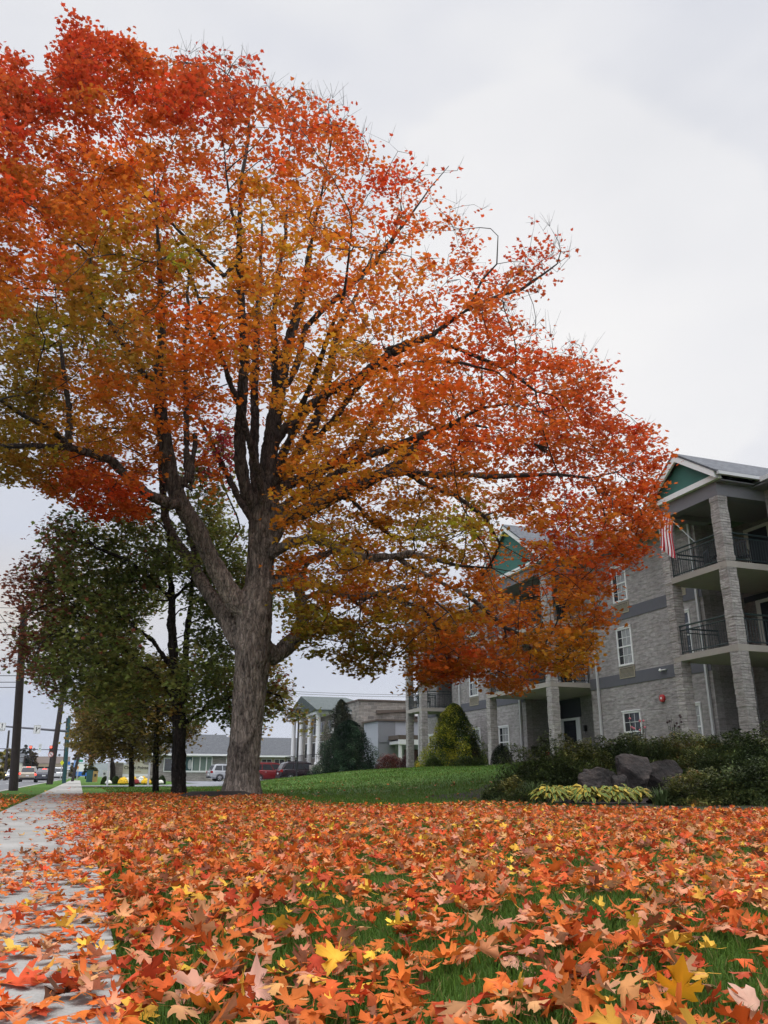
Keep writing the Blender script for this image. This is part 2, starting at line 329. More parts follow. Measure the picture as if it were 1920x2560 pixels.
# ------------------------------------------------------------------ object helpers
ORG = {}
def tagp(o, label=None, cat=None, group=None, kind=None):
    if label: o['label'] = label
    if cat: o['category'] = cat
    if group: o['group'] = group
    if kind: o['kind'] = kind
    return o
def thing(name, p, s, z, label, cat, group=None, rot=0.0):
    """Empty at the base, axes along the street frame (plus an own turn)"""
    o = bpy.data.objects.new(name, None); COL.objects.link(o)
    o.location = WP(p, s, z); o.rotation_euler = (0, 0, A+rot); o.empty_display_size = .3
    ORG[o.name] = (p, s, z, rot); return tagp(o, label, cat, group)
class MB:
    def __init__(self): self.v = []; self.f = []
    def add(self, vs, fs):
        b = len(self.v); self.v += [tuple(x) for x in vs]; self.f += [tuple(i+b for i in f) for f in fs]; return self
    def box(self, x0, x1, y0, y1, z0, z1):
        return self.add([(x0, y0, z0), (x1, y0, z0), (x1, y1, z0), (x0, y1, z0), (x0, y0, z1), (x1, y0, z1), (x1, y1, z1), (x0, y1, z1)],
            [(0, 3, 2, 1), (4, 5, 6, 7), (0, 1, 5, 4), (1, 2, 6, 5), (2, 3, 7, 6), (3, 0, 4, 7)])
    def prism(self, poly, lo, hi, axis='x'):
        """extrude a 2D polygon along an axis; poly gives the other two coordinates in order"""
        n_ = len(poly)
        def pt(a, q): return (a, q[0], q[1]) if axis == 'x' else ((q[0], a, q[1]) if axis == 'y' else (q[0], q[1], a))
        vs = [pt(lo, q) for q in poly]+[pt(hi, q) for q in poly]
        return self.add(vs, [tuple(range(n_))[::-1], tuple(range(n_, 2*n_))]+[(i, (i+1) % n_, n_+(i+1) % n_, n_+i) for i in range(n_)])
    def tube(self, pts, r, k=8, cap=True):
        pts = [Vector(q) for q in pts]; n_ = len(pts); rs = r if isinstance(r, (list, tuple)) else [r]*n_
        t0 = (pts[1]-pts[0]).normalized(); up = Vector((0, 0, 1)) if abs(t0.z) < .9 else Vector((1, 0, 0)); u = t0.cross(up).normalized()
        vs = []
        for i, q in enumerate(pts):
            t = (pts[min(i+1, n_-1)]-pts[max(i-1, 0)]).normalized()
            u = (u-t*u.dot(t)); u = u.normalized() if u.length > 1e-6 else t.orthogonal().normalized(); w = t.cross(u)
            for j in range(k):
                a = 2*math.pi*j/k; vs.append(q+(u*math.cos(a)+w*math.sin(a))*rs[i])
        fs = [(i*k+j, i*k+(j+1) % k, (i+1)*k+(j+1) % k, (i+1)*k+j) for i in range(n_-1) for j in range(k)]
        if cap: fs += [tuple(range(k))[::-1], tuple((n_-1)*k+j for j in range(k))]
        return self.add(vs, fs)
    def lathe(self, cx, cy, prof, k=16):
        vs = []; 
        for r, z in prof:
            for j in range(k): a = 2*math.pi*j/k; vs.append((cx+r*math.cos(a), cy+r*math.sin(a), z))
        n_ = len(prof); fs = [(i*k+j, i*k+(j+1) % k, (i+1)*k+(j+1) % k, (i+1)*k+j) for i in range(n_-1) for j in range(k)]
        fs += [tuple(range(k))[::-1], tuple((n_-1)*k+j for j in range(k))]
        return self.add(vs, fs)
    def mesh(self, name, off=(0, 0, 0)):
        me = bpy.data.meshes.new(name); me.from_pydata([(x-off[0], y-off[1], z-off[2]) for x, y, z in self.v], [], self.f); me.update(); return me
def smooth_me(me): me.polygons.foreach_set('use_smooth', [True]*len(me.polygons))
def rootof(o):
    while o.parent: o = o.parent
    return o
def part(name, mb, mat, parent, label=None, sm=False, bevel=0, local=False):
    """mesh under a thing. coordinates: absolute street frame unless local"""
    off = (0, 0, 0) if local else ORG[rootof(parent).name][:3]
    me = mb.mesh(name, off); me.materials.append(mat if not isinstance(mat, str) else M[mat])
    if sm: smooth_me(me)
    o = bpy.data.objects.new(name, me); COL.objects.link(o); o.parent = parent
    if label: o['label'] = label
    if bevel:
        b = o.modifiers.new('bevel', 'BEVEL'); b.width = bevel; b.segments = 2; b.limit_method = 'ANGLE'
    return o
def solo(name, mb, mat, p, s, z, label=None, cat=None, group=None, kind=None, sm=False, bevel=0, rot=0.0, local=False):
    me = mb.mesh(name, (0, 0, 0) if local else (p, s, z)); me.materials.append(mat if not isinstance(mat, str) else M[mat])
    if sm: smooth_me(me)
    o = bpy.data.objects.new(name, me); COL.objects.link(o); o.location = WP(p, s, z); o.rotation_euler = (0, 0, A+rot)
    ORG[o.name] = (p, s, z, rot)
    if bevel:
        b = o.modifiers.new('bevel', 'BEVEL'); b.width = bevel; b.segments = 2; b.limit_method = 'ANGLE'
    return tagp(o, label, cat, group, kind)
def copy_tree(o, parent=None):
    c = o.copy(); COL.objects.link(c); c.parent = parent
    if o.name in ORG: ORG[c.name] = ORG[o.name]
    for ch in o.children: copy_tree(ch, c)
    return c
def text_part(name, body, size, mat, parent, loc, rot, extrude=.004, align='CENTER', sx=1.0, shear=0, offset=0.0):
    cu = bpy.data.curves.new(name, 'FONT'); cu.body = body; cu.size = size; cu.extrude = extrude; cu.align_x = align; cu.align_y = 'CENTER'; cu.shear = shear; cu.offset = offset
    tmp = bpy.data.objects.new('tmp_text', cu); COL.objects.link(tmp)
    me = bpy.data.meshes.new_from_object(tmp.evaluated_get(bpy.context.evaluated_depsgraph_get()))
    bpy.data.objects.remove(tmp); me.name = name; me.materials.clear(); me.materials.append(M[mat])
    o = bpy.data.objects.new(name, me); COL.objects.link(o); o.parent = parent; o.location = loc; o.rotation_euler = rot; o.scale = (sx, 1, 1)
    return o
def np_mesh(name, V, F, mat, col=None, sm=False):
    """V (n,3), F (m,3) triangles"""
    me = bpy.data.meshes.new(name); me.vertices.add(len(V)); me.vertices.foreach_set('co', np.asarray(V, np.float32).ravel())
    k = F.shape[1]; me.loops.add(F.size); me.loops.foreach_set('vertex_index', F.astype(np.int32).ravel())
    me.polygons.add(len(F)); me.polygons.foreach_set('loop_start', np.arange(0, F.size, k, dtype=np.int32))
    try: me.polygons.foreach_set('loop_total', np.full(len(F), k, np.int32))
    except Exception: pass
    me.update(calc_edges=True)
    if sm: me.polygons.foreach_set('use_smooth', np.ones(len(F), bool))
    if col is not None:
        ca = me.color_attributes.new('col', 'FLOAT_COLOR', 'POINT')
        ca.data.foreach_set('color', np.hstack([col, np.ones((len(col), 1))]).astype(np.float32).ravel())
    me.materials.append(mat); return me
def rotm(yaw, tilt, az):
    """N rotation matrices: spin about own normal (yaw) then tilt by 'tilt' about a horizontal axis at az"""
    cy, sy = np.cos(yaw), np.sin(yaw); n_ = len(yaw); Z = np.zeros(n_); O = np.ones(n_)
    Rz = np.stack([np.stack([cy, -sy, Z], 1), np.stack([sy, cy, Z], 1), np.stack([Z, Z, O], 1)], 1)
    ax, ay = np.cos(az), np.sin(az); ct, st = np.cos(tilt), np.sin(tilt); C = 1-ct
    Rt = np.stack([np.stack([ct+ax*ax*C, ax*ay*C, ay*st], 1), np.stack([ax*ay*C, ct+ay*ay*C, -ax*st], 1), np.stack([-ay*st, ax*st, ct], 1)], 1)
    return Rt @ Rz
def scatter(tv, tf, pos, rot, scale, cols, shade=None):
    """copies of one template leaf: vertices, triangles, per-vertex colours"""
    n_ = len(pos); k = len(tv)
    V = np.einsum('nij,kj->nki', rot, tv)*scale[:, None, None]+pos[:, None, :]
    F = tf[None]+(np.arange(n_)*k)[:, None, None]
    Cc = np.repeat(cols[:, None, :], k, 1)
    if shade is not None: Cc = Cc*shade[None, :, None]
    return V.reshape(-1, 3), F.reshape(-1, tf.shape[1]), Cc.reshape(-1, 3)
def join_np(parts):
    Vs, Fs, Cs = [], [], []; b = 0
    for V, F, C in parts: Vs.append(V); Fs.append(F+b); Cs.append(C); b += len(V)
    return np.vstack(Vs), np.vstack(Fs), np.vstack(Cs)
# maple leaf templates, 1 unit wide, tip along +y
def fan(outline, zf):
    tv = [(0, -.12, zf(0, -.12))]+[(x, y, zf(x, y)) for x, y in outline]; n_ = len(outline)
    return np.array(tv, float), np.array([(0, i+1, (i+1) % n_+1) for i in range(n_)])
LEAF_LO = [(0, -.45), (.16, -.30), (.36, -.34), (.30, -.12), (.52, .08), (.26, .10), (.20, .22), (0, .56), (-.20, .22), (-.26, .10), (-.52, .08), (-.30, -.12), (-.36, -.34), (-.16, -.30)]
LEAF_HI = [(0, -.42), (.10, -.34), (.24, -.40), (.40, -.36), (.32, -.24), (.30, -.14), (.44, -.12), (.56, .06), (.48, .06), (.50, .22), (.34, .14), (.20, .06), (.16, .10), (.22, .30), (.30, .34), (.14, .42), (.0, .62)]
LEAF_HI = LEAF_HI+[(-x, y) for x, y in LEAF_HI[1:-1][::-1]]
def hi_template(seed):
    """leaf with a mid ring so that it can curl, cup and crumple"""
    rg = random.Random(seed); a, b, cc = rg.uniform(-.8, 1.0), rg.uniform(-.7, .9), rg.uniform(-.5, .5); ph = rg.uniform(0, 6); am = rg.uniform(.04, .09)
    fo = rg.choice((0, 0, 0, .2, .4, -.3)); rl = rg.uniform(-.5, .5)
    def zf(x, y): return a*x*x+b*(y+.1)**2*.8+cc*x*y+am*math.sin(5*x+ph)*math.cos(4*y+ph)+fo*abs(x)+rl*max(0, math.hypot(x, y+.1)-.35)**1.3
    c0 = (0, -.1); n_ = len(LEAF_HI); V = [(c0[0], c0[1], zf(*c0))]; lob = [rg.uniform(.82, 1.14) for _ in range(8)]; tear = rg.randrange(n_) if rg.random() < .35 else -9
    out_ = []
    for i, (x, y) in enumerate(LEAF_HI):
        f = lob[int((math.atan2(y+.1, x)+math.pi)/(2*math.pi)*7.999)]*rg.uniform(.93, 1.07)*(.62 if abs(i-tear) < 2 else 1); out_.append((x*f*rg.uniform(.96, 1.04), (y+.1)*f-.1))
    for f in (.5, 1.0):
        for x, y in out_:
            X, Y = c0[0]+(x-c0[0])*f, c0[1]+(y-c0[1])*f; V.append((X, Y, zf(X, Y)))
    F = [(0, i+1, (i+1) % n_+1) for i in range(n_)]
    for i in range(n_):
        j = (i+1) % n_; F += [(i+1, n_+i+1, n_+j+1), (i+1, n_+j+1, j+1)]
    b0 = len(V); pts = [(0, -.42), (rg.uniform(-.08, .08), -.62), (rg.uniform(-.2, .2), -.85)]     # stalk
    for x, y in pts: V += [(x-.012, y, zf(x, -.4)+.0), (x+.012, y, zf(x, -.4)+.015)]
    for i in range(2): q = b0+2*i; F += [(q, q+1, q+3), (q, q+3, q+2)]
    return np.array(V, float), np.array(F)
LO_T = [fan(LEAF_LO, lambda x, y, a=a, b=b: a*x*x+b*y*y) for a, b in ((-.35, -.25), (.3, -.3), (-.5, .2), (.15, .15))]

# ------------------------------------------------------------------ trees
def img_pt(x, y, Y):
    """a point of the photograph at depth Y: used only to measure where a limb stands"""
    u = (x-960)/1997; v = (1280-y)/1997; c, s = math.cos(PITCH), math.sin(PITCH); t = Y/(c-v*s)
    return np.array((u*t, Y, H+(s+v*c)*t)), 1.0*t
def grow(nodes, parents, att, step=.45, kill=.5, iters=90, up=.06, rg=None):
    """space colonisation: limbs grow towards the leaf clumps. returns all nodes, parents and the node that carries each clump"""
    P = [np.array(q) for q in nodes]; par = list(parents)
    att = np.asarray(att); n_ = len(att); best = np.full(n_, 1e9); bi = np.zeros(n_, int); alive = np.ones(n_, bool); carrier = np.full(n_, -1)
    def upd(i0):
        Q = np.array(P[i0:])
        for a in range(0, len(Q), 400):
            D = np.linalg.norm(att[:, None, :]-Q[None, a:a+400], axis=2); j = D.argmin(1); d = D[np.arange(n_), j]
            m = alive & (d < best); best[m] = d[m]; bi[m] = i0+a+j[m]
    upd(0)
    for it in range(iters):
        if not alive.any(): break
        idx = np.where(alive)[0]; dirs = att[idx]-np.array(P)[bi[idx]]; L = np.linalg.norm(dirs, axis=1, keepdims=True); dirs = dirs/np.maximum(L, 1e-6)
        acc = {}
        for k, b in enumerate(bi[idx]):
            w = 1.0/(0.5+L[k, 0]); e = acc.get(b)
            if e is None: acc[b] = [dirs[k]*w, L[k, 0]]
            else: e[0] = e[0]+dirs[k]*w; e[1] = min(e[1], L[k, 0])
        i0 = len(P)
        for b, (dv, lm) in acc.items():
            nn = np.linalg.norm(dv); dv = dv/nn if nn > 1e-6 else np.array((0, 0, 1.))
            pb = par[b]
            if pb >= 0:
                o = P[b]-P[pb]; o = o/max(np.linalg.norm(o), 1e-6); dv = dv+.45*o*(np.dot(o, dv) > -.3)
            dv = dv+np.array((0, 0, up))+rg.normal(0, .13, 3); dv /= np.linalg.norm(dv)
            P.append(P[b]+dv*min(step, max(lm, .15))); par.append(b)
        ob = best.copy(); upd(i0)
        hit = alive & (best < kill); carrier[hit] = bi[hit]; alive &= ~hit
        stuck = alive & (it > iters-3); carrier[stuck] = bi[stuck]
    carrier[carrier < 0] = bi[carrier < 0]
    return np.array(P), np.array(par), carrier
def tubes_np(P, par, rad, kfun, children=None, rmin=0, rmax=9):
    """chains of nodes to tubes"""
    n_ = len(P); ch = [[] for _ in range(n_)]
    for i, q in enumerate(par):
        if q >= 0: ch[q].append(i)
    Vs, Fs, b = [], [], 0; done = np.zeros(n_, bool)
    starts = [(i, q) for i, q in enumerate(par) if q < 0 or (ch[q] and max(ch[q], key=lambda c: rad[c]) != i)]
    for i, q in starts:
        chain = ([q] if q >= 0 else [])+[i]; cur = i
        while ch[cur]: cur = max(ch[cur], key=lambda c: rad[c]); chain.append(cur)
        if len(chain) < 2: continue
        rr = np.array([rad[c] for c in chain]); 
        if q >= 0: rr[0] = min(rad[q], rr[1]*1.15)
        m = (rr > rmin) & (rr <= rmax)
        if rmin > 0:
            e = len(chain)
            for t_ in range(len(chain)):
                if rr[t_] < rmin: e = t_+1; break
            chain = chain[:e]; rr = rr[:e]
        elif rmax < 9:
            st = 0
            while st < len(chain)-1 and rr[st+1] > rmax: st += 1
            chain = chain[st:]; rr = rr[st:]
        if len(chain) < 2: continue
        pts = P[chain]; k = kfun(rr[0]); T = np.gradient(pts, axis=0); T /= np.maximum(np.linalg.norm(T, axis=1, keepdims=True), 1e-6)
        u = np.cross(T[0], (0, 0, 1.) if abs(T[0][2]) < .9 else (1., 0, 0)); u /= np.linalg.norm(u); ang = np.arange(k)*2*math.pi/k
        ring = []
        for a in range(len(pts)):
            u = u-T[a]*np.dot(u, T[a]); u /= max(np.linalg.norm(u), 1e-6); w = np.cross(T[a], u)
            ring.append(pts[a]+rr[a]*(np.cos(ang)[:, None]*u+np.sin(ang)[:, None]*w))
        V = np.vstack(ring); L = len(pts); f = []
        for a in range(L-1):
            j = np.arange(k); j2 = (j+1) % k
            f.append(np.stack([b+a*k+j, b+a*k+j2, b+(a+1)*k+j2, b+(a+1)*k+j], 1))
        f = np.vstack(f)
        if rmin > 0:     # cap the ends so that the remesh sees closed volumes
            V = np.vstack([V, pts[0], pts[-1]]); c0, c1 = b+L*k, b+L*k+1; j = np.arange(k); j2 = (j+1) % k
            f = np.vstack([f, np.stack([np.full(k, c0), np.full(k, c0), j2+b, j+b], 1), np.stack([np.full(k, c1), np.full(k, c1), b+(L-1)*k+j, b+(L-1)*k+j2], 1)])
        Vs.append(V); Fs.append(f); b += len(V)
    return (np.vstack(Vs), np.vstack(Fs)) if Vs else (np.zeros((0, 3)), np.zeros((0, 4), int))
def quads_mesh(name, V, F, mat, sm=True):
    me = bpy.data.meshes.new(name)
    fs = [tuple(dict.fromkeys(q)) for q in F.tolist()]
    me.from_pydata(V.tolist(), [], fs); me.materials.append(mat)
    if sm: smooth_me(me)
    return me
def child(name, me, parent):
    o = bpy.data.objects.new(name, me); COL.objects.link(o); o.parent = parent; return o
def make_tree(name, label, base, paths, att, cnt, colfn, group=None, leaf=.13, clump=(.42, .42, .24), bark='bark', twigr=.0045, step=.45, kill=.5,
              seed=1, remesh=0, thick=.055, pipe=.0062, up=.06, twigs=3, droop=.9, cat='tree'):
    """base (x, y, z) world; paths: [(parent path, parent index, [(point, radius)...])...] in world coordinates"""
    rg = np.random.default_rng(seed); base = np.array(base, float)
    nodes, par, rad0, idx = [], [], [], []
    for pp, pi, pts in paths:
        ids = []; prev = -1 if pp is None else idx[pp][pi]
        fine = []
        for a in range(len(pts)):     # subdivide long spans with a little wander
            q, r = np.array(pts[a][0]), pts[a][1]
            start = (nodes[prev], rad0[prev]) if prev >= 0 else None
            if a > 0 or start is not None:
                q0, r0 = (fine[-1] if fine else (start[0], min(start[1], r*1.3)))
                m = max(1, int(np.linalg.norm(q-q0)/.55))
                for t in range(1, m): 
                    f = t/m; fine.append((q0+(q-q0)*f+rg.normal(0, .018, 3)*min(1, m/2), r0+(r-r0)*f))
            fine.append((q, r)); ids.append(len(fine)-1)
        base_i = len(nodes)
        for t, (q, r) in enumerate(fine):
            nodes.append(q); rad0.append(r); par.append(prev); prev = len(nodes)-1
        idx.append([base_i+t for t in ids])
    n0 = len(nodes)
    P, par, car = grow(nodes, par, att, step=step, kill=kill, up=up, rg=rg)
    n_ = len(P); load = np.zeros(n_)
    np.add.at(load, car, 1.0)
    for i in range(n_-1, -1, -1):
        if par[i] >= 0: load[par[i]] += load[i]
    keep = load > 0; rad = pipe*np.maximum(load, .5)**.47
    rad[:n0] = np.maximum(np.array(rad0), np.minimum(rad[:n0], np.array(rad0)*1.0+.004))
    for i in range(n0, n_):
        rad[i] = min(rad[i], rad[par[i]]*.92)
    root = bpy.data.objects.new(name, None); COL.objects.link(root); root.location = base; ORG[root.name] = (*base, 0)
    tagp(root, label, cat, group)
    Pl = P-base
    V, F = tubes_np(Pl, par, rad, lambda r: 20 if r > .12 else (12 if r > .05 else 8), rmin=thick)
    if len(V):
        me = quads_mesh('trunk', V, F, M[bark]); tr = child('trunk', me, root)
        if remesh:
            rm = tr.modifiers.new('fuse', 'REMESH'); rm.mode = 'VOXEL'; rm.voxel_size = remesh; rm.use_smooth_shade = True
            smo = tr.modifiers.new('soften', 'SMOOTH'); smo.iterations = 4; smo.factor = .5
            tx = bpy.data.textures.new('bark_lumps', 'CLOUDS'); tx.noise_scale = .28; tx.noise_depth = 3
            dm = tr.modifiers.new('lumps', 'DISPLACE'); dm.texture = tx; dm.strength = .10; dm.mid_level = .5; dm.texture_coords = 'LOCAL'
            tx2 = bpy.data.textures.new('bark_ridges', 'CLOUDS'); tx2.noise_scale = .07; tx2.noise_depth = 3
            dm2 = tr.modifiers.new('ridges', 'DISPLACE'); dm2.texture = tx2; dm2.strength = .035; dm2.mid_level = .5; dm2.texture_coords = 'LOCAL'
    V, F = tubes_np(Pl, par, rad, lambda r: 6 if r > .03 else (4 if r > .012 else 3), rmax=thick)
    # twigs round every clump
    tips = []
    na = len(att); At = np.asarray(att); C0 = P[car]
    tv, tf, bq = [], [], 0
    segs = [(C0[i], At[i]) for i in range(na)]
    for i in range(na):
        for k in range(twigs if cnt[i] > 0 else twigs+2):
            d = rg.normal(0, 1, 3)*np.array((1, 1, .45))+np.array((0, 0, .25 if cnt[i] > 12 else 1.7)); d /= np.linalg.norm(d)
            segs.append((At[i], At[i]+d*rg.uniform(.2, .5)*(clump[0]/.42)*(1.0 if cnt[i] > 4 else 1.7)))
    S0 = np.array([a for a, b in segs])-base; S1 = np.array([b for a, b in segs])-base
    D = S1-S0; D /= np.maximum(np.linalg.norm(D, axis=1, keepdims=True), 1e-6); U = np.cross(D, rg.normal(0, 1, D.shape)); U /= np.maximum(np.linalg.norm(U, axis=1, keepdims=True), 1e-6); Wd = np.cross(D, U)
    ang = np.arange(3)*2*math.pi/3; ra = twigr*1.25; rb = twigr*.55
    ringa = S0[:, None]+ra*(np.cos(ang)[None, :, None]*U[:, None]+np.sin(ang)[None, :, None]*Wd[:, None])
    ringb = S1[:, None]+rb*(np.cos(ang)[None, :, None]*U[:, None]+np.sin(ang)[None, :, None]*Wd[:, None])
    TV = np.concatenate([ringa, ringb], 1).reshape(-1, 3); m = np.arange(len(segs))*6
    TF = np.concatenate([np.stack([m+j, m+(j+1) % 3, m+3+(j+1) % 3, m+3+j], 1) for j in range(3)])
    V2 = np.vstack([V, TV]); F2 = np.vstack([F, TF+len(V)])
    me = np_mesh('branches', V2, F2, M['twig'], sm=True); child('branches', me, root)
    # leaves
    cnt = np.asarray(cnt); ci = np.repeat(np.arange(na), cnt); N = len(ci)
    off = rg.normal(0, 1, (N, 3))*np.array(clump)*.51
    pos = At[ci]+off; pos[:, 2] -= .05
    cols = colfn(pos, At, ci, rg)
    yaw = rg.uniform(0, 6.283, N); tilt = np.abs(rg.normal(0, .62, N))*droop+.1; az = rg.uniform(0, 6.283, N)
    Rm = rotm(yaw, tilt, az); sc = leaf*rg.uniform(.72, 1.22, N)
    which = rg.integers(0, 4, N); parts = []
    for w in range(4):
        m_ = which == w; tvv, tff = LO_T[w]; parts.append(scatter(tvv, tff, pos[m_]-base, Rm[m_], sc[m_], cols[m_]))
    V, F, Cc = join_np(parts)
    child('crown', np_mesh('crown', V, F, M['leaf'], Cc), root)
    return root
def ctrl_colour(ctrl, k=3, nscale=.45, amt=.5):
    """leaf colour of the living tree: near control clumps, with clump and leaf variation"""
    cp = np.array([q for q, _ in ctrl]); cc = np.array([c for _, c in ctrl])
    def fn(pos, At, ci, rg):
        # bearing and height angle of every clump as seen from where the colours were noted down
        c_, s_ = math.cos(PITCH), math.sin(PITCH); dep = At[:, 1]*c_+(At[:, 2]-H)*s_; Q = np.stack([At[:, 0]/dep, (-At[:, 1]*s_+(At[:, 2]-H)*c_)/dep], 1)*19.0
        Q = Q+np.stack([vnoise(At*.55, 3), vnoise(At*.55, 4)], 1)*1.5-.75; D = np.linalg.norm(Q[:, None]-cp[None], axis=2); w = 1/(D**3+.05); w /= w.sum(1, keepdims=True)
        base = w @ cc
        hue = vnoise(At*.9, 8)[:, None]-.5; base = base*(1+np.hstack([-.25*hue, .9*hue, .4*hue]))
        c = base[ci]; c = c*(1+rg.normal(0, .16, (len(c), 1)))
        c[:, 1] *= 1+rg.normal(0, .11, len(c))
        return np.clip(c, .004, .9)
    return fn

RED, RORG, ORG_, AMB, OLV, GRN, CRM = (.46, .052, .018), (.53, .092, .018), (.58, .150, .018), (.58, .232, .022), (.30, .210, .024), (.14, .145, .024), (.36, .04, .05)
TY = 22.8
SIL = [(-330, 300), (-200, 170), (-60, 190), (40, 135), (75, 190), (150, 205), (148, 110), (190, 45), (230, 80), (340, 110), (395, 150), (490, 110), (530, 125), (580, 160), (625, 130), (650, 195), (715, 190),
 (790, 235), (850, 235), (920, 290), (985, 345), (1050, 345), (1110, 370), (1155, 350), (1190, 430), (1180, 490), (1265, 520), (1300, 550), (1310, 525), (1380, 545), (1412, 600), (1455, 610), (1400, 690), (1340, 745), (1290, 770), (1360, 810), (1410, 850),
 (1490, 870), (1545, 915), (1535, 990), (1560, 1045), (1620, 1065), (1665, 1110), (1665, 1160), (1640, 1230), (1655, 1290), (1640, 1370), (1590, 1400), (1530, 1470), (1515, 1540), (1505, 1610), (1475, 1675), (1420, 1690), (1350, 1680), (1310, 1725), (1240, 1725), (1190, 1700),
 (1150, 1680), (1090, 1715), (1020, 1730), (1005, 1650), (990, 1600), (975, 1650), (920, 1690), (850, 1660), (790, 1640), (760, 1600), (735, 1570), (640, 1500), (560, 1330), (500, 1200), (430, 1260), (390, 1290), (240, 1295), (180, 1260), (110, 1230), (60, 1190), (25, 1215), (-150, 1200), (-330, 1050)]
def poly_dist(pt, poly):
    P = np.array(poly, float); Q = np.roll(P, -1, 0); pt = np.asarray(pt, float); d = np.full(len(pt), 1e9); ins = np.zeros(len(pt), bool)
    for a, b in zip(P, Q):
        ab = b-a; t = np.clip(((pt-a)@ab)/(ab@ab), 0, 1); dd = np.linalg.norm(pt-(a+t[:, None]*ab), axis=1); d = np.minimum(d, dd)
        c = (a[1] > pt[:, 1]) != (b[1] > pt[:, 1]); xx = (b[0]-a[0])*(pt[:, 1]-a[1])/((b[1]-a[1]) if b[1] != a[1] else 1e-9)+a[0]; ins ^= c & (pt[:, 0] < xx)
    return np.where(ins, d, -d)
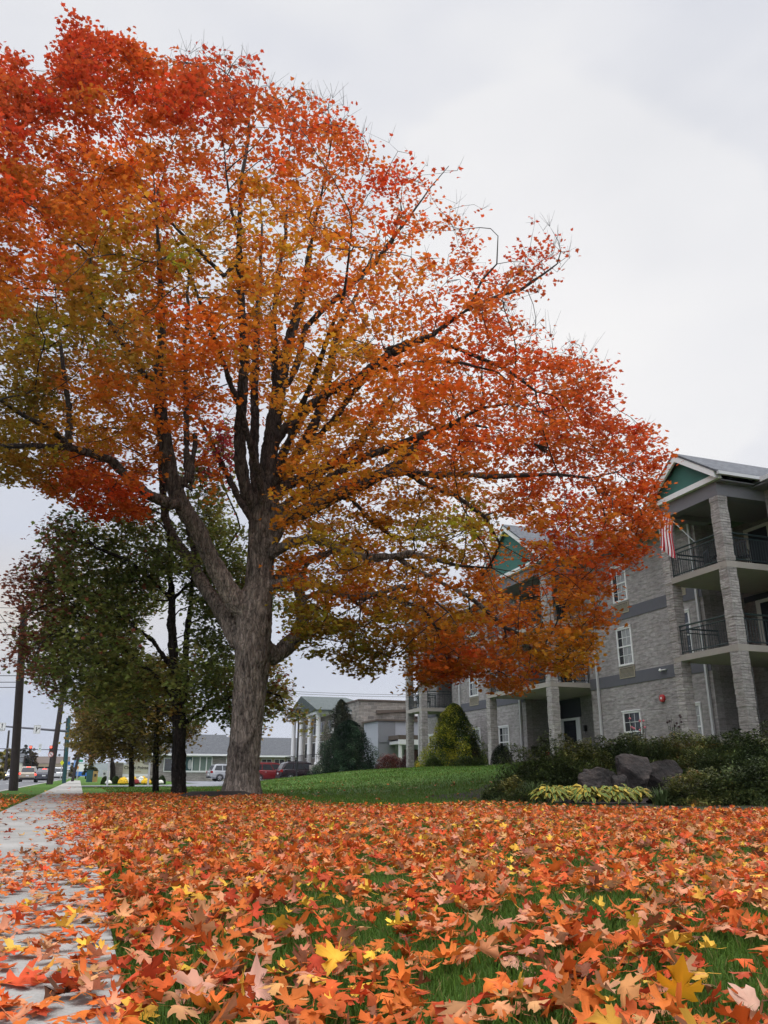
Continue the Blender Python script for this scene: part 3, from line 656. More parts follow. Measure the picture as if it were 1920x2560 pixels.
def big_maple():
    rg = np.random.default_rng(5)
    # limbs measured on the photograph: (parent, index on parent, depth at the end relative to the trunk, [(x, y, half width)])
    L = [
     ('T', None, None, 0, [(601, 2010, 82), (602, 1996, 66), (603, 1982, 56), (605, 1955, 49), (607, 1920, 45), (612, 1860, 43), (618, 1800, 43), (627, 1700, 45), (632, 1600, 49), (636, 1540, 48), (645, 1470, 38), (652, 1400, 36), (657, 1320, 38), (662, 1260, 42)]),
     ('L1', 'T', 9, -3.5, [(590, 1510, 30), (560, 1455, 27), (531, 1405, 24), (493, 1323, 23), (445, 1250, 23), (425, 1179, 21), (412, 1082, 18), (400, 986, 15), (396, 913, 13), (404, 793, 11), (400, 700, 9), (395, 600, 7), (387, 500, 5), (378, 400, 3.5)]),
     ('L1b', 'L1', 4, -4.5, [(430, 1262, 15), (371, 1237, 14), (314, 1193, 13), (280, 1152, 12), (236, 1136, 12), (169, 1117, 11), (67, 1115, 8), (0, 1115, 7), (-90, 1080, 5), (-170, 1040, 4)]),
     ('L1b2', 'L1b', 5, -1.5, [(175, 1050, 8), (172, 1017, 7), (162, 950, 6), (150, 850, 5), (140, 760, 3.5)]),
     ('L1b3', 'L1b', 5, -3, [(135, 1075, 7), (60, 1040, 6), (0, 1000, 5), (-80, 940, 4)]),
     ('L1c', 'L1', 5, .6, [(480, 1225, 8), (479, 1170, 8), (488, 1110, 7), (488, 1087, 7)]),
     ('L1d', 'L1', 5, 1.5, [(466, 1203, 9), (466, 1110, 8), (466, 1010, 7), (464, 920, 7), (462, 860, 6), (469, 800, 6), (472, 700, 5), (480, 600, 3.5)]),
     ('L1e', 'L1', 7, -3.5, [(392, 976, 8), (355, 930, 8), (330, 895, 7), (300, 850, 7), (271, 800, 7), (229, 745, 6), (226, 640, 4.5), (255, 560, 3)]),
     ('L2', 'T', 8, 3.5, [(590, 1600, 26), (576, 1565, 24), (549, 1520, 21), (513, 1470, 18), (481, 1412, 16), (436, 1350, 13), (412, 1289, 11), (405, 1200, 9), (400, 1120, 8), (385, 1030, 6), (360, 960, 5)]),
     ('L2b', 'L2', 4, 2.5, [(489, 1390, 9), (474, 1330, 9), (468, 1290, 8), (470, 1230, 5)]),
     ('C1', 'T', 13, -3.5, [(640, 1270, 20), (616, 1236, 18), (601, 1154, 17), (600, 1058, 15), (606, 960, 14), (613, 913, 13), (608, 817, 12), (601, 740, 11), (599, 650, 10), (598, 578, 8), (579, 530, 6), (565, 430, 4), (555, 340, 3)]),
     ('C1b', 'C1', 9, 1.0, [(603, 458, 5), (622, 337, 4), (622, 200, 3)]),
     ('C1c', 'C1', 8, -2.5, [(560, 690, 6), (500, 630, 5), (440, 570, 4), (360, 480, 3)]),
     ('C2', 'T', 13, 3.5, [(642, 1250, 14), (637, 1190, 14), (635, 1106, 13), (637, 1020, 12), (637, 937, 11), (640, 817, 9), (650, 700, 7), (655, 560, 5), (650, 430, 3)]),
     ('C3', 'T', 13, -.5, [(668, 1225, 26), (668, 1180, 24), (675, 1120, 22), (685, 1050, 21), (697, 980, 19), (707, 920, 17), (724, 850, 14), (744, 770, 12), (765, 700, 10), (775, 620, 8), (790, 540, 6), (812, 440, 4), (830, 350, 3)]),
     ('C3b', 'C3', 5, 2.0, [(720, 965, 9), (748, 890, 9), (763, 820, 8), (800, 780, 8), (854, 735, 8), (890, 700, 7), (941, 652, 7), (1019, 550, 5), (1074, 471, 4), (1122, 415, 3)]),
     ('C3c', 'C3', 3, 2.8, [(688, 960, 10), (688, 880, 9), (684, 800, 8), (695, 700, 6), (715, 590, 5), (720, 450, 3.5), (725, 320, 2.5)]),
     ('R1', 'C3', 2, -2.0, [(715, 1068, 13), (745, 1035, 13), (782, 1010, 13), (821, 980, 13), (888, 953, 12), (927, 920, 11), (975, 885, 10), (1014, 868, 9), (1080, 838, 8), (1125, 805, 7), (1170, 773, 7), (1205, 700, 5.5), (1242, 660, 4.5), (1245, 590, 3)]),
     ('R1b', 'R1', 6, .8, [(960, 875, 7), (1047, 846, 7), (1110, 860, 6), (1190, 890, 5.5), (1260, 920, 5), (1339, 978, 4.5), (1387, 990, 4), (1440, 960, 3)]),
     ('R1d', 'R1', 10, .8, [(1224, 748, 5), (1303, 724, 4.5), (1363, 682, 3.5), (1420, 640, 2.5)]),
     ('R2', 'T', 13, 3.5, [(700, 1203, 16), (734, 1154, 16), (763, 1106, 15), (787, 1058, 14), (811, 1000, 12), (821, 937, 11), (835, 870, 10), (848, 815, 8), (890, 740, 6), (930, 640, 5), (960, 540, 3)]),
     ('R3', 'T', 13, 4.0, [(724, 1207, 15), (782, 1190, 14), (854, 1145, 12), (903, 1106, 11), (927, 1063, 9), (960, 1010, 7), (1010, 960, 6), (1080, 930, 4), (1160, 905, 3)]),
     ('R3b', 'R2', 2, -1.5, [(782, 1106, 9), (830, 1055, 9), (879, 985, 8), (922, 937, 7), (1000, 912, 6), (1060, 905, 6), (1146, 905, 5), (1242, 929, 4.5), (1310, 985, 3.5)]),
     ('R4', 'T', 12, -3.0, [(719, 1260, 13), (782, 1222, 13), (854, 1178, 12), (917, 1140, 11), (975, 1120, 10), (1052, 1090, 9), (1122, 1064, 7), (1200, 1020, 6), (1270, 1010, 4), (1350, 1030, 3)]),
     ('R5', 'T', 11, -4.0, [(705, 1300, 20), (758, 1280, 20), (830, 1241, 19), (903, 1212, 17), (955, 1185, 15), (1014, 1179, 11), (1096, 1188, 9), (1218, 1192, 8), (1310, 1188, 6.5), (1393, 1186, 6), (1478, 1195, 5), (1540, 1180, 3.5), (1600, 1150, 2.5)]),
     ('R5b', 'R5', 4, 1.5, [(999, 1154, 11), (1057, 1097, 9), (1110, 1070, 7), (1170, 1060, 5), (1260, 1080, 4)]),
     ('R5c', 'R5', 2, 2.0, [(879, 1248, 6), (929, 1303, 6), (979, 1339, 5), (1040, 1350, 4), (1110, 1340, 3)]),
     ('R5d', 'R5', 5, 2.0, [(1060, 1210, 7), (1140, 1240, 6), (1210, 1290, 5), (1250, 1360, 4), (1320, 1400, 3)]),
     ('R6', 'T', 11, -4.5, [(700, 1372, 15), (726, 1357, 14), (775, 1346, 13), (816, 1355, 12), (866, 1378, 12), (920, 1394, 11), (988, 1391, 10), (1033, 1384, 9), (1100, 1402, 7), (1150, 1415, 5), (1230, 1420, 4), (1300, 1460, 3)]),
     ('R6b', 'R6', 6, .6, [(1005, 1402, 7), (1050, 1430, 7), (1096, 1454, 7), (1171, 1490, 6), (1216, 1526, 6), (1261, 1568, 6), (1322, 1595, 5), (1364, 1607, 4), (1420, 1620, 3)]),
     ('R7', 'T', 10, 3.0, [(700, 1440, 12), (725, 1418, 11), (762, 1402, 10), (807, 1389, 9), (850, 1370, 6), (900, 1340, 4)]),
     ('R8', 'T', 10, -2.5, [(707, 1458, 13), (744, 1443, 12), (784, 1457, 11), (830, 1479, 11), (897, 1493, 10), (943, 1484, 9), (1001, 1466, 7), (1060, 1480, 5), (1120, 1530, 4), (1160, 1590, 3)]),
     ('R8b', 'R8', 5, .3, [(985, 1500, 6), (1060, 1520, 5), (1090, 1570, 4), (1110, 1630, 3)]),
     ('R9', 'T', 8, 3.0, [(685, 1640, 27), (717, 1618, 24), (748, 1588, 21), (757, 1543, 17), (753, 1497, 14), (742, 1465, 12), (760, 1420, 6), (800, 1380, 5), (860, 1350, 3)]),
     ('R9b', 'R9', 4, .6, [(775, 1492, 7), (802, 1475, 6), (870, 1490, 5), (930, 1540, 4), (960, 1600, 3)]),
     ('F1', 'T', 12, -6.5, [(655, 1240, 10), (640, 1160, 9), (600, 1020, 8), (540, 860, 7), (480, 700, 5), (420, 560, 4)]),
     ('F2', 'T', 13, -6.0, [(690, 1200, 10), (730, 1080, 9), (800, 900, 7), (860, 740, 5), (880, 560, 4)]),
     ('B1', 'T', 12, 7.0, [(670, 1230, 10), (700, 1140, 9), (760, 1040, 7), (830, 960, 5), (900, 900, 4)]),
     ('B2', 'T', 11, 6.5, [(630, 1300, 10), (590, 1230, 9), (540, 1130, 7), (500, 1050, 6), (440, 980, 4)]),
    ]
    paths, ids, Yend = [], {}, {}
    for name, par, pi, dy, pts in L:
        lst = []; Y0 = TY if par is None else Yend[par][pi]
        cum = [0]
        for a in range(1, len(pts)): cum.append(cum[-1]+math.hypot(pts[a][0]-pts[a-1][0], pts[a][1]-pts[a-1][1]))
        tot = cum[-1]+60; ys = []
        for a, (x, y, r) in enumerate(pts):
            f = (cum[a]+(0 if par is None else 60))/tot; Y = Y0+dy*f
            q, t = img_pt(x, y, Y); dep = t; tp = 1 if name in ('T', 'L1c') else max(.3, 1-max(0, cum[a]/cum[-1]-.62)*1.9); lst.append((q, r*.92*tp/1997*dep)); ys.append(Y)
        Yend[name] = ys; ids[name] = len(paths); paths.append((None if par is None else ids[par], pi, lst))
    base = paths[0][2][0][0].copy(); base[2] = tz(*PS(base[0], base[1]))
    # clumps fill the crown's volume
    N = 30000; px = rg.uniform(-330, 1690, N); py = rg.uniform(30, 1745, N); pd = poly_dist(np.stack([px, py], 1), SIL)
    m = pd > 4; px, py, pd = px[m], py[m], pd[m]
    h = 1.0+6.2*np.sqrt(np.clip(pd/380, 0, 1)); up_ = np.clip((1150-py)/1100, 0, 1)
    yc = TY-.6-4.6*up_; yy = yc+h*rg.uniform(-1, 1, len(px))
    pts = np.array([img_pt(a, b, c)[0] for a, b, c in zip(px, py, yy)])
    nz = vnoise(pts*.5, 21)*.6+vnoise(pts*1.15, 22)*.4
    edge = np.clip(pd/120, 0, 1); right_up = np.clip((px-420)/500, 0, 1)*np.clip((760-(py-(px-700)*.55))/420, 0, 1)
    thr = .415+.05*(1-edge)+.105*right_up
    thr = thr-.035*(px < 480)-.22*((px < 385) & (py > 1080)); low_mid = (px > 380) & (px < 700) & (py > 1000) & (py < 1520); thr = thr-.13*((px > 1430) & (py > 1120) & (py < 1520))-.05*((px > 1000) & (py > 1220)); thr = thr-.10*((px > 700) & (px < 1010) & (py > 1280)); thr = thr+.13*low_mid
    acc = nz > thr
    acc &= ~((yy < TY-.8) & (pd > 110) & (rg.random(len(px)) < .62))
    # keep the trunk's face clear: the lowest boughs leave it bare
    acc &= ~((np.abs(px-625) < 85) & (py > 1010) & (yy < TY+2.0))
    acc &= ~((px > 520) & (px < 700) & (py > 1300))
    acc &= ~((np.abs(px-1285) < 46) & (np.abs(py-1400) < 95) & (rg.random(len(px)) < .9)); acc &= ~((np.abs(px-1385) < 24) & (np.abs(py-1490) < 75) & (rg.random(len(px)) < .7))
    acc &= ~((px < 560) & (px > 350) & (py > 1150) & (rg.random(len(px)) < .8))
    pts, pd, ru, px, py, ed = pts[acc], pd[acc], right_up[acc], px[acc], py[acc], edge[acc]
    key = np.floor(pts/.36).astype(int); _, ui = np.unique(key, axis=0, return_index=True); pts, pd, ru, ed, px, py = pts[ui], pd[ui], ru[ui], ed[ui], px[ui], py[ui]
    if len(pts) > MAPLE_N: s_ = rg.permutation(len(pts))[:MAPLE_N]; pts, pd, ru, ed, px, py = [q[s_] for q in (pts, pd, ru, ed, px, py)]
    cnt = (MAPLE_L*(1-.52*ru)*np.where(px < 480, 1.22, 1.0)*rg.uniform(.65, 1.35, len(pts))).astype(int)
    cnt = np.where((px > 400) & (py < 900) & (pd < 60), (cnt*rg.uniform(0, .6, len(pts))).astype(int), cnt); bare = (px > 400) & (py < 900) & (pd < 34); cnt = np.where(bare & (rg.random(len(px)) < .5), 0, cnt); keep_ = ~((cnt == 0) & (rg.random(len(px)) < .45)); pts, cnt, px, py = pts[keep_], cnt[keep_], px[keep_], py[keep_]
    def w(x, y): return ((x-960)/1997*19.0, (1280-y)/1997*19.0)
    ctrl = [((200, 130), RED), ((60, 260), RED), ((-150, 350), RED), ((380, 170), RORG), ((60, 400), RORG), ((100, 480), RORG), ((330, 300), RORG), ((300, 420), ORG_), ((500, 250), RED), ((560, 150), RED), ((620, 330), RORG), ((760, 300), RORG), ((250, 560), ORG_), ((420, 480), RORG),
      ((300, 690), OLV), ((300, 780), OLV), ((80, 640), RORG), ((60, 720), ORG_), ((120, 820), OLV), ((-150, 700), ORG_), ((50, 900), OLV), ((60, 1000), GRN), ((340, 860), OLV), ((450, 760), ORG_), ((240, 960), ORG_), ((460, 950), ORG_), ((200, 1200), (.54, .085, .016)), ((300, 1240), (.54, .085, .016)), ((120, 1150), OLV), ((30, 1090), OLV), ((180, 1080), AMB),
      ((560, 800), ORG_), ((560, 600), AMB), ((480, 640), OLV), ((700, 560), AMB), ((800, 460), ORG_), ((820, 640), ORG_), ((980, 480), RORG), ((1020, 380), RED), ((1130, 420), RED), ((1000, 620), ORG_), ((1150, 620), RORG), ((1330, 600), RED), ((1380, 700), RED), ((1060, 780), ORG_), ((1200, 840), RORG), ((1350, 850), RORG), ((880, 860), AMB), ((820, 980), AMB), ((1000, 960), ORG_), ((1180, 990), ORG_),
      ((1400, 950), RORG), ((1550, 1050), RED), ((1640, 1130), RORG), ((1250, 1120), RORG), ((1400, 1200), RORG), ((1560, 1250), (.54, .11, .018)), ((1600, 1370), (.54, .135, .02)), ((1450, 1300), (.54, .11, .018)), ((1080, 1180), ORG_), ((960, 1250), AMB), ((860, 1310), OLV), ((780, 1250), AMB), ((760, 1400), AMB), ((1080, 1340), OLV), ((1180, 1330), OLV), ((1020, 1400), AMB), ((930, 1450), ORG_), ((1230, 1370), ORG_), ((760, 1520), OLV), ((850, 1600), GRN), ((930, 1650), OLV), ((980, 1600), OLV),
      ((1050, 1520), AMB), ((1060, 1640), ORG_), ((1150, 1500), AMB), ((1180, 1640), (.54, .135, .02)), ((1280, 1640), (.54, .145, .02)), ((1300, 1500), ORG_), ((1420, 1560), AMB), ((1420, 1650), AMB), ((1480, 1450), (.54, .135, .02)), ((1300, 1700), ORG_)]
    ctrl = [(w(*q), c) for q, c in ctrl]
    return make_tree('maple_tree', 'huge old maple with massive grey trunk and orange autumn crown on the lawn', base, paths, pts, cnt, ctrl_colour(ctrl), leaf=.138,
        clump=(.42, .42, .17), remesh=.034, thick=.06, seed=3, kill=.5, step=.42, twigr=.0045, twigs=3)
MAPLE_N, MAPLE_L = 4600, 36
big_maple()

def ell_points(rg, ells, n_, gap=.40, gs=.6, grid=.4, seed=31):
    """clump centres inside a union of ellipsoids (centre, radii) with noise gaps, more towards the skin"""
    out = []
    vol = np.array([r[0]*r[1]*r[2] for c, r in ells]); pr = vol/vol.sum()
    for (c, r), f in zip(ells, pr):
        m = int(n_*f*2.2)+8; d = rg.normal(0, 1, (m, 3)); d /= np.linalg.norm(d, axis=1, keepdims=True); q = d*(rg.random((m, 1))**.45)
        out.append(np.array(c)+q*np.array(r))
    P = np.vstack(out); nz = vnoise(P*gs, seed); P = P[nz > gap]
    key = np.floor(P/grid).astype(int); _, ui = np.unique(key, axis=0, return_index=True); P = P[ui]
    return P[rg.permutation(len(P))[:n_]]
def mix_colour(cols, wts, noise=.5, sc=.6, side=None, seed=9):
    cc = np.array(cols); wts = np.cumsum(wts)/np.sum(wts)
    def fn(pos, At, ci, rg):
        v = vnoise(At*sc, seed)*.7+rg.random(len(At))*.3; v = np.clip((v-.5)*1.5+.5, 0, .999)
        if side is not None: v = np.clip(v+side(At), 0, .999)
        b = cc[np.searchsorted(wts, v)]; c = b[ci]*(1+rg.normal(0, .2, (len(ci), 1))); c[:, 1] *= 1+rg.normal(0, .1, len(ci))
        return np.clip(c, .003, .9)
    return fn
def ipt(x, y, Y): return img_pt(x, y, Y)[0]
# dark maple next to the big one
def dark_maple():
    rg = np.random.default_rng(12); Y = 24.9; z0 = 0
    T = lambda lst, dy=0: [(ipt(x, y, Y+dy*(i+1)/len(lst)), r/1997*Y) for i, (x, y, r) in enumerate(lst)]
    paths = [(None, None, T([(446, 1992, 20), (446, 1965, 17), (447, 1900, 16), (448, 1820, 16), (446, 1760, 15), (436, 1680, 13), (432, 1600, 11), (430, 1500, 9), (425, 1400, 6), (420, 1330, 4)])),
      (0, 4, T([(458, 1740, 10), (462, 1660, 9), (470, 1560, 7), (480, 1450, 5), (490, 1350, 3)], 1)), (0, 4, T([(400, 1700, 5), (340, 1650, 5), (280, 1590, 4), (200, 1540, 3)], -1)),
      (0, 3, T([(500, 1780, 5), (560, 1750, 5), (640, 1720, 4), (700, 1740, 3)], 1)), (0, 5, T([(380, 1600, 5), (300, 1540, 4), (200, 1480, 4), (110, 1450, 3)], -1.5)), (0, 7, T([(380, 1450, 4), (320, 1400, 4), (240, 1370, 3)], -1)),
      (0, 7, T([(500, 1440, 4), (560, 1380, 4), (600, 1320, 3)], 2))]
    E_ = []
    for (x, y, rx, rz, ry) in [(300, 1640, 230, 130, 2.6), (150, 1560, 170, 90, 1.9), (110, 1655, 90, 75, 1.3), (330, 1450, 240, 150, 2.8), (180, 1450, 170, 80, 1.7), (320, 1340, 180, 80, 2.2), (180, 1330, 90, 40, 1.0), (480, 1420, 140, 200, 2.4), (560, 1650, 160, 150, 2.4),
         (520, 1240, 90, 150, 1.7), (380, 1290, 120, 60, 1.5), (640, 1760, 110, 90, 1.4), (730, 1800, 65, 50, .9), (400, 1690, 200, 120, 2.4), (640, 1480, 110, 100, 1.6), (560, 1120, 50, 80, 1.2)]:
        E_.append((ipt(x, y, Y+(1.6 if x > 500 else -.4)), (rx/1997*Y, ry, rz/1997*Y)))
    att = ell_points(rg, E_, 1500, gap=.40, grid=.38); 
    pos2 = att
    c1 = mix_colour([(.17, .20, .058), (.24, .265, .07), (.32, .29, .072), (.42, .27, .07)], [3.4, 3, 1.6, .8])
    tipx = ipt(60, 1500, Y)
    def fn(pos, At, ci, rg_):
        c = c1(pos, At, ci, rg_); X, Z = pos[:, 0], pos[:, 2]
        edge = np.clip((-9.2-X)/2.0, 0, 1)+vnoise(At*.8, 44)[ci]*.5-.3; m = rg_.random(len(c)) < edge
        c[m] = np.array((.30, .10, .06))*(1+rg_.normal(0, .25, (m.sum(), 1)))
        top = np.clip((Z-9.6)/1.5, 0, 1)*np.clip((X+7.5)/1.5, 0, 1); m = rg_.random(len(c)) < top*.75; c[m] = np.array((.46, .06, .065))*(1+rg_.normal(0, .25, (m.sum(), 1)))
        return np.clip(c, .003, .9)
    cnt = (34*rg.uniform(.6, 1.4, len(att))).astype(int)
    b = ipt(446, 1992, Y); b[2] = tz(*PS(b[0], b[1])); 
    make_tree('maple_tree', 'dark green maple with black trunk and purplish leaf tips, left of the orange maple', b, paths, att, cnt, fn, leaf=.14, clump=(.42, .42, .24), bark='bark_dark', thick=.05, seed=8, remesh=.03)
dark_maple()
def street_tree(label, x, ybase, Y, ells, trunk, n_, cols, wts, leaf, group, seed, cnt0=26, bark='bark_dark', z0=None):
    rg = np.random.default_rng(seed); b = ipt(x, ybase, Y); b[2] = tz(*PS(b[0], b[1]))
    paths = [(None, None, [(ipt(a, bb, Y) if i else b.copy(), r/1997*Y) for i, (a, bb, r) in enumerate(trunk)])]
    E_ = [(ipt(a, bb, Y+dy), (rx/1997*Y, ry, rz/1997*Y)) for a, bb, rx, rz, ry, dy in ells]
    att = ell_points(rg, E_, n_, gap=.28, gs=.9, grid=.3, seed=seed)
    cnt = (cnt0*rg.uniform(.6, 1.4, len(att))).astype(int)
    return make_tree('street_tree', label, b, paths, att, cnt, mix_colour(cols, wts, seed=seed), group=group, leaf=leaf, clump=(.40, .40, .26), bark=bark, thick=.045, seed=seed, twigs=2, step=.5, kill=.6, pipe=.007)
OL = [(.085, .075, .022), (.13, .105, .026), (.17, .125, .03), (.22, .13, .035)]
street_tree('young tree with slim trunk behind the dark maple, in front of the driveway', 389, 1981, 29.6, [(400, 1790, 95, 85, 1.6, 0), (380, 1700, 80, 60, 1.4, 0), (430, 1860, 60, 40, 1.2, .3)],
   [(389, 1983, 8), (389, 1920, 7.5), (391, 1860, 7), (392, 1800, 5), (392, 1720, 3)], 230, OL, [3.5, 3, 1.2, .5], .13, 'street trees beside the sidewalk', 51)
street_tree('olive street tree whose trunk stands in front of the stone entrance sign', 329, 1968, 43, [(300, 1800, 110, 95, 2.6, 0), (270, 1850, 90, 50, 2.0, 0), (300, 1700, 80, 60, 1.8, 0), (350, 1850, 70, 50, 1.8, 0)],
   [(329, 1969, 7), (329, 1920, 6), (328, 1880, 5.5), (322, 1820, 4.5), (312, 1740, 3)], 420, [(.11, .095, .025), (.16, .125, .03), (.21, .15, .035), (.26, .15, .04)], [2, 3, 2, 1], .17, 'street trees beside the sidewalk', 52)
street_tree('farther street tree with short dark trunk between the white notice boards and the entrance sign', 283, 1951, 62, [(250, 1830, 70, 60, 2.5, 0), (225, 1860, 50, 40, 2.0, 0), (250, 1760, 50, 50, 2.0, 0), (215, 1780, 35, 50, 1.6, 0)],
   [(283, 1952, 7), (282, 1920, 6), (275, 1880, 5), (265, 1820, 3.5)], 330, [(.15, .12, .03), (.22, .16, .04), (.28, .18, .05), (.30, .15, .05)], [2, 3, 2, 1], .22, 'street trees beside the sidewalk', 53)

# ------------------------------------------------------------------ ground, road, sidewalk
def axis_lines(segs):
    out = []
    for a, b, st in segs: out += list(np.arange(a, b, st))
    return sorted(set(round(float(x), 4) for x in out))
def ground():
    pl = axis_lines([(-4000, -400, 600), (-400, -60, 60), (-60, -18, 6), (-16.6, -2.75, 1.5), (-2.6, 0, .5), (0, 40, .6), (40, 100, 6), (100, 400, 50), (400, 4001, 600)])+[-16.6, -16.4, -2.72, -2.62]; pl = sorted(set(pl))
    sl = axis_lines([(-600, -60, 60), (-60, -10, 5), (-10, 75, .7), (75, 130, 4), (130, 400, 30), (400, 6001, 500)])
    P_, S_ = np.meshgrid(pl, sl); Z = terrain(P_, S_); n_ = len(pl)
    V = np.stack([P_.ravel(), S_.ravel(), Z.ravel()], 1); i, j = np.meshgrid(np.arange(n_-1), np.arange(len(sl)-1)); b = (j*n_+i).ravel()
    me = np_mesh('ground', V, np.stack([b, b+1, b+n_+1, b+n_], 1), M['lawn'], sm=True)
    o = bpy.data.objects.new('ground', me); COL.objects.link(o); o.rotation_euler = (0, 0, A); ORG['ground'] = (0, 0, 0, 0); o['kind'] = 'structure'
ground()
def sheet(name, pts, z, mat, kind='structure'):
    mb = MB(); mb.add([(p, s, z) for p, s in pts], [tuple(range(len(pts)))]); return solo(name, mb, mat, 0, 0, 0, kind=kind)
sheet('road', [(-16.4, -60), (-2.66, -60), (-2.66, 900), (-16.4, 900)], -.112, 'asphalt')
mb = MB(); mb.box(-2.74, -2.60, -20, 400, -.13, .02); mb.box(-16.62, -16.45, -20, 400, -.13, .02); solo('kerb', mb, 'kerb', 0, 0, 0, kind='structure')
mb = MB()
for s0 in range(4, 300, 9): mb.box(-6.35, -6.23, s0, s0+3, -.110, -.106)
mb.box(-10.3, -10.18, 30, 112, -.110, -.106); mb.box(-2.98, -2.88, 20, 112, -.110, -.106)
mb.box(-10.0, -2.9, 112.5, 113.0, -.110, -.106)
solo('road_marking', mb, 'white_line', 0, 0, 0, kind='structure')
mb = MB(); mb.box(-9.68, -9.58, -20, 112, -.110, -.106); mb.box(-9.5, -9.4, -20, 112, -.110, -.106); solo('road_centre_line', mb, 'yellow_line', 0, 0, 0, kind='structure')
# sidewalk slabs
mb = MB()
s0 = -6.0
while s0 < 118:
    mb.box(-1.05, .16, s0+.010, s0+1.490, -.08, .022); s0 += 1.5
solo('sidewalk', mb, 'sidewalk', 0, 0, 0, kind='structure', bevel=.008)
# driveway and parking lot
def lotz(): return .012
mb = MB()
def lot_strip(pts, z): mb.add([(p, s, z) for p, s in pts], [tuple(range(len(pts)))])
def drape(name, poly, zoff, mat, st=1.5, kind='structure'):
    """sheet laid over the terrain inside a polygon (street frame)"""
    xs = [q[0] for q in poly]; ys = [q[1] for q in poly]; g = {}; V, F = [], []
    X = np.arange(min(xs), max(xs)+st, st); Y = np.arange(min(ys), max(ys)+st, st)
    cx, cy = np.meshgrid(X[:-1]+st/2, Y[:-1]+st/2); ins = poly_dist(np.stack([cx.ravel(), cy.ravel()], 1), poly) > 0
    def vid(i, j):
        if (i, j) not in g: g[(i, j)] = len(V); V.append((X[i], Y[j], tz(X[i], Y[j])+zoff))
        return g[(i, j)]
    nx = len(X)-1
    for k, ok in enumerate(ins):
        if ok: i, j = k % nx, k//nx; F.append((vid(i, j), vid(i+1, j), vid(i+1, j+1), vid(i, j+1)))
    m_ = MB(); m_.add(V, F); return solo(name, m_, mat, 0, 0, 0, kind=kind)
drape('parking_lot', [(4.6, 42.0), (7.4, 46.5), (9.5, 49), (13.0, 54.5), (17.5, 66), (18.5, 72), (40, 72), (40, 92), (9, 92), (8.0, 62), (4.6, 52)], .03, 'lot', .75)
drape('driveway', [(.17, 51), (.17, 46.5), (4.8, 42.5), (8.2, 46), (8.2, 53.5), (4.0, 52.4)], .026, 'lot', .5)
# far ridge of hills
def hills():
    n_ = 90; V, F = [], []; rg = random.Random(4)
    for i in range(n_+1):
        x = -3200+i*90; h = 72+22*math.sin(i*.13+1)+9*math.sin(i*.45)+3*rg.random()
        for (dy, f) in ((0, 0), (260, .55), (620, 1.0), (1300, .9)): V.append((x, 3300+dy, h*f))
    for i in range(n_):
        for k in range(3): a = i*4+k; F.append((a, a+4, a+5, a+1))
    m_ = MB(); m_.add(V, F); solo('hills', m_, 'hills', 0, 0, 0, kind='structure', sm=True)
hills()
# mulch at the foot of the maple
def disc(name, p, s, rx, ry, mat, label=None, kind='structure', zoff=.02, n_=28, dome=.06):
    m_ = MB(); V = []; rg = random.Random(3)
    for k in range(n_):
        a = 2*math.pi*k/n_; f = 1+rg.uniform(-.12, .12); x, y = p+rx*f*math.cos(a), s+ry*f*math.sin(a); V.append((x, y, tz(x, y)+.004))
    for k in range(n_):
        a = 2*math.pi*k/n_; x, y = p+rx*.6*math.cos(a), s+ry*.6*math.sin(a); V.append((x, y, tz(x, y)+dome+rg.uniform(0, .03)))
    V.append((p, s, tz(p, s)+dome*1.2)); F = [(k, (k+1) % n_, n_+(k+1) % n_, n_+k) for k in range(n_)]+[(n_+k, n_+(k+1) % n_, 2*n_) for k in range(n_)]
    m_.add(V, F); return solo(name, m_, mat, 0, 0, 0, kind=kind, sm=True)
TP, TS = PS(*ipt(603, 2000, TY)[:2])
disc('mulch_ring', TP-.75, TS-.7, 1.15, .95, 'mulch', dome=.12); disc('mulch_bed', 10.4, 15.0, 3.2, 5.2, 'mulch', dome=.02)

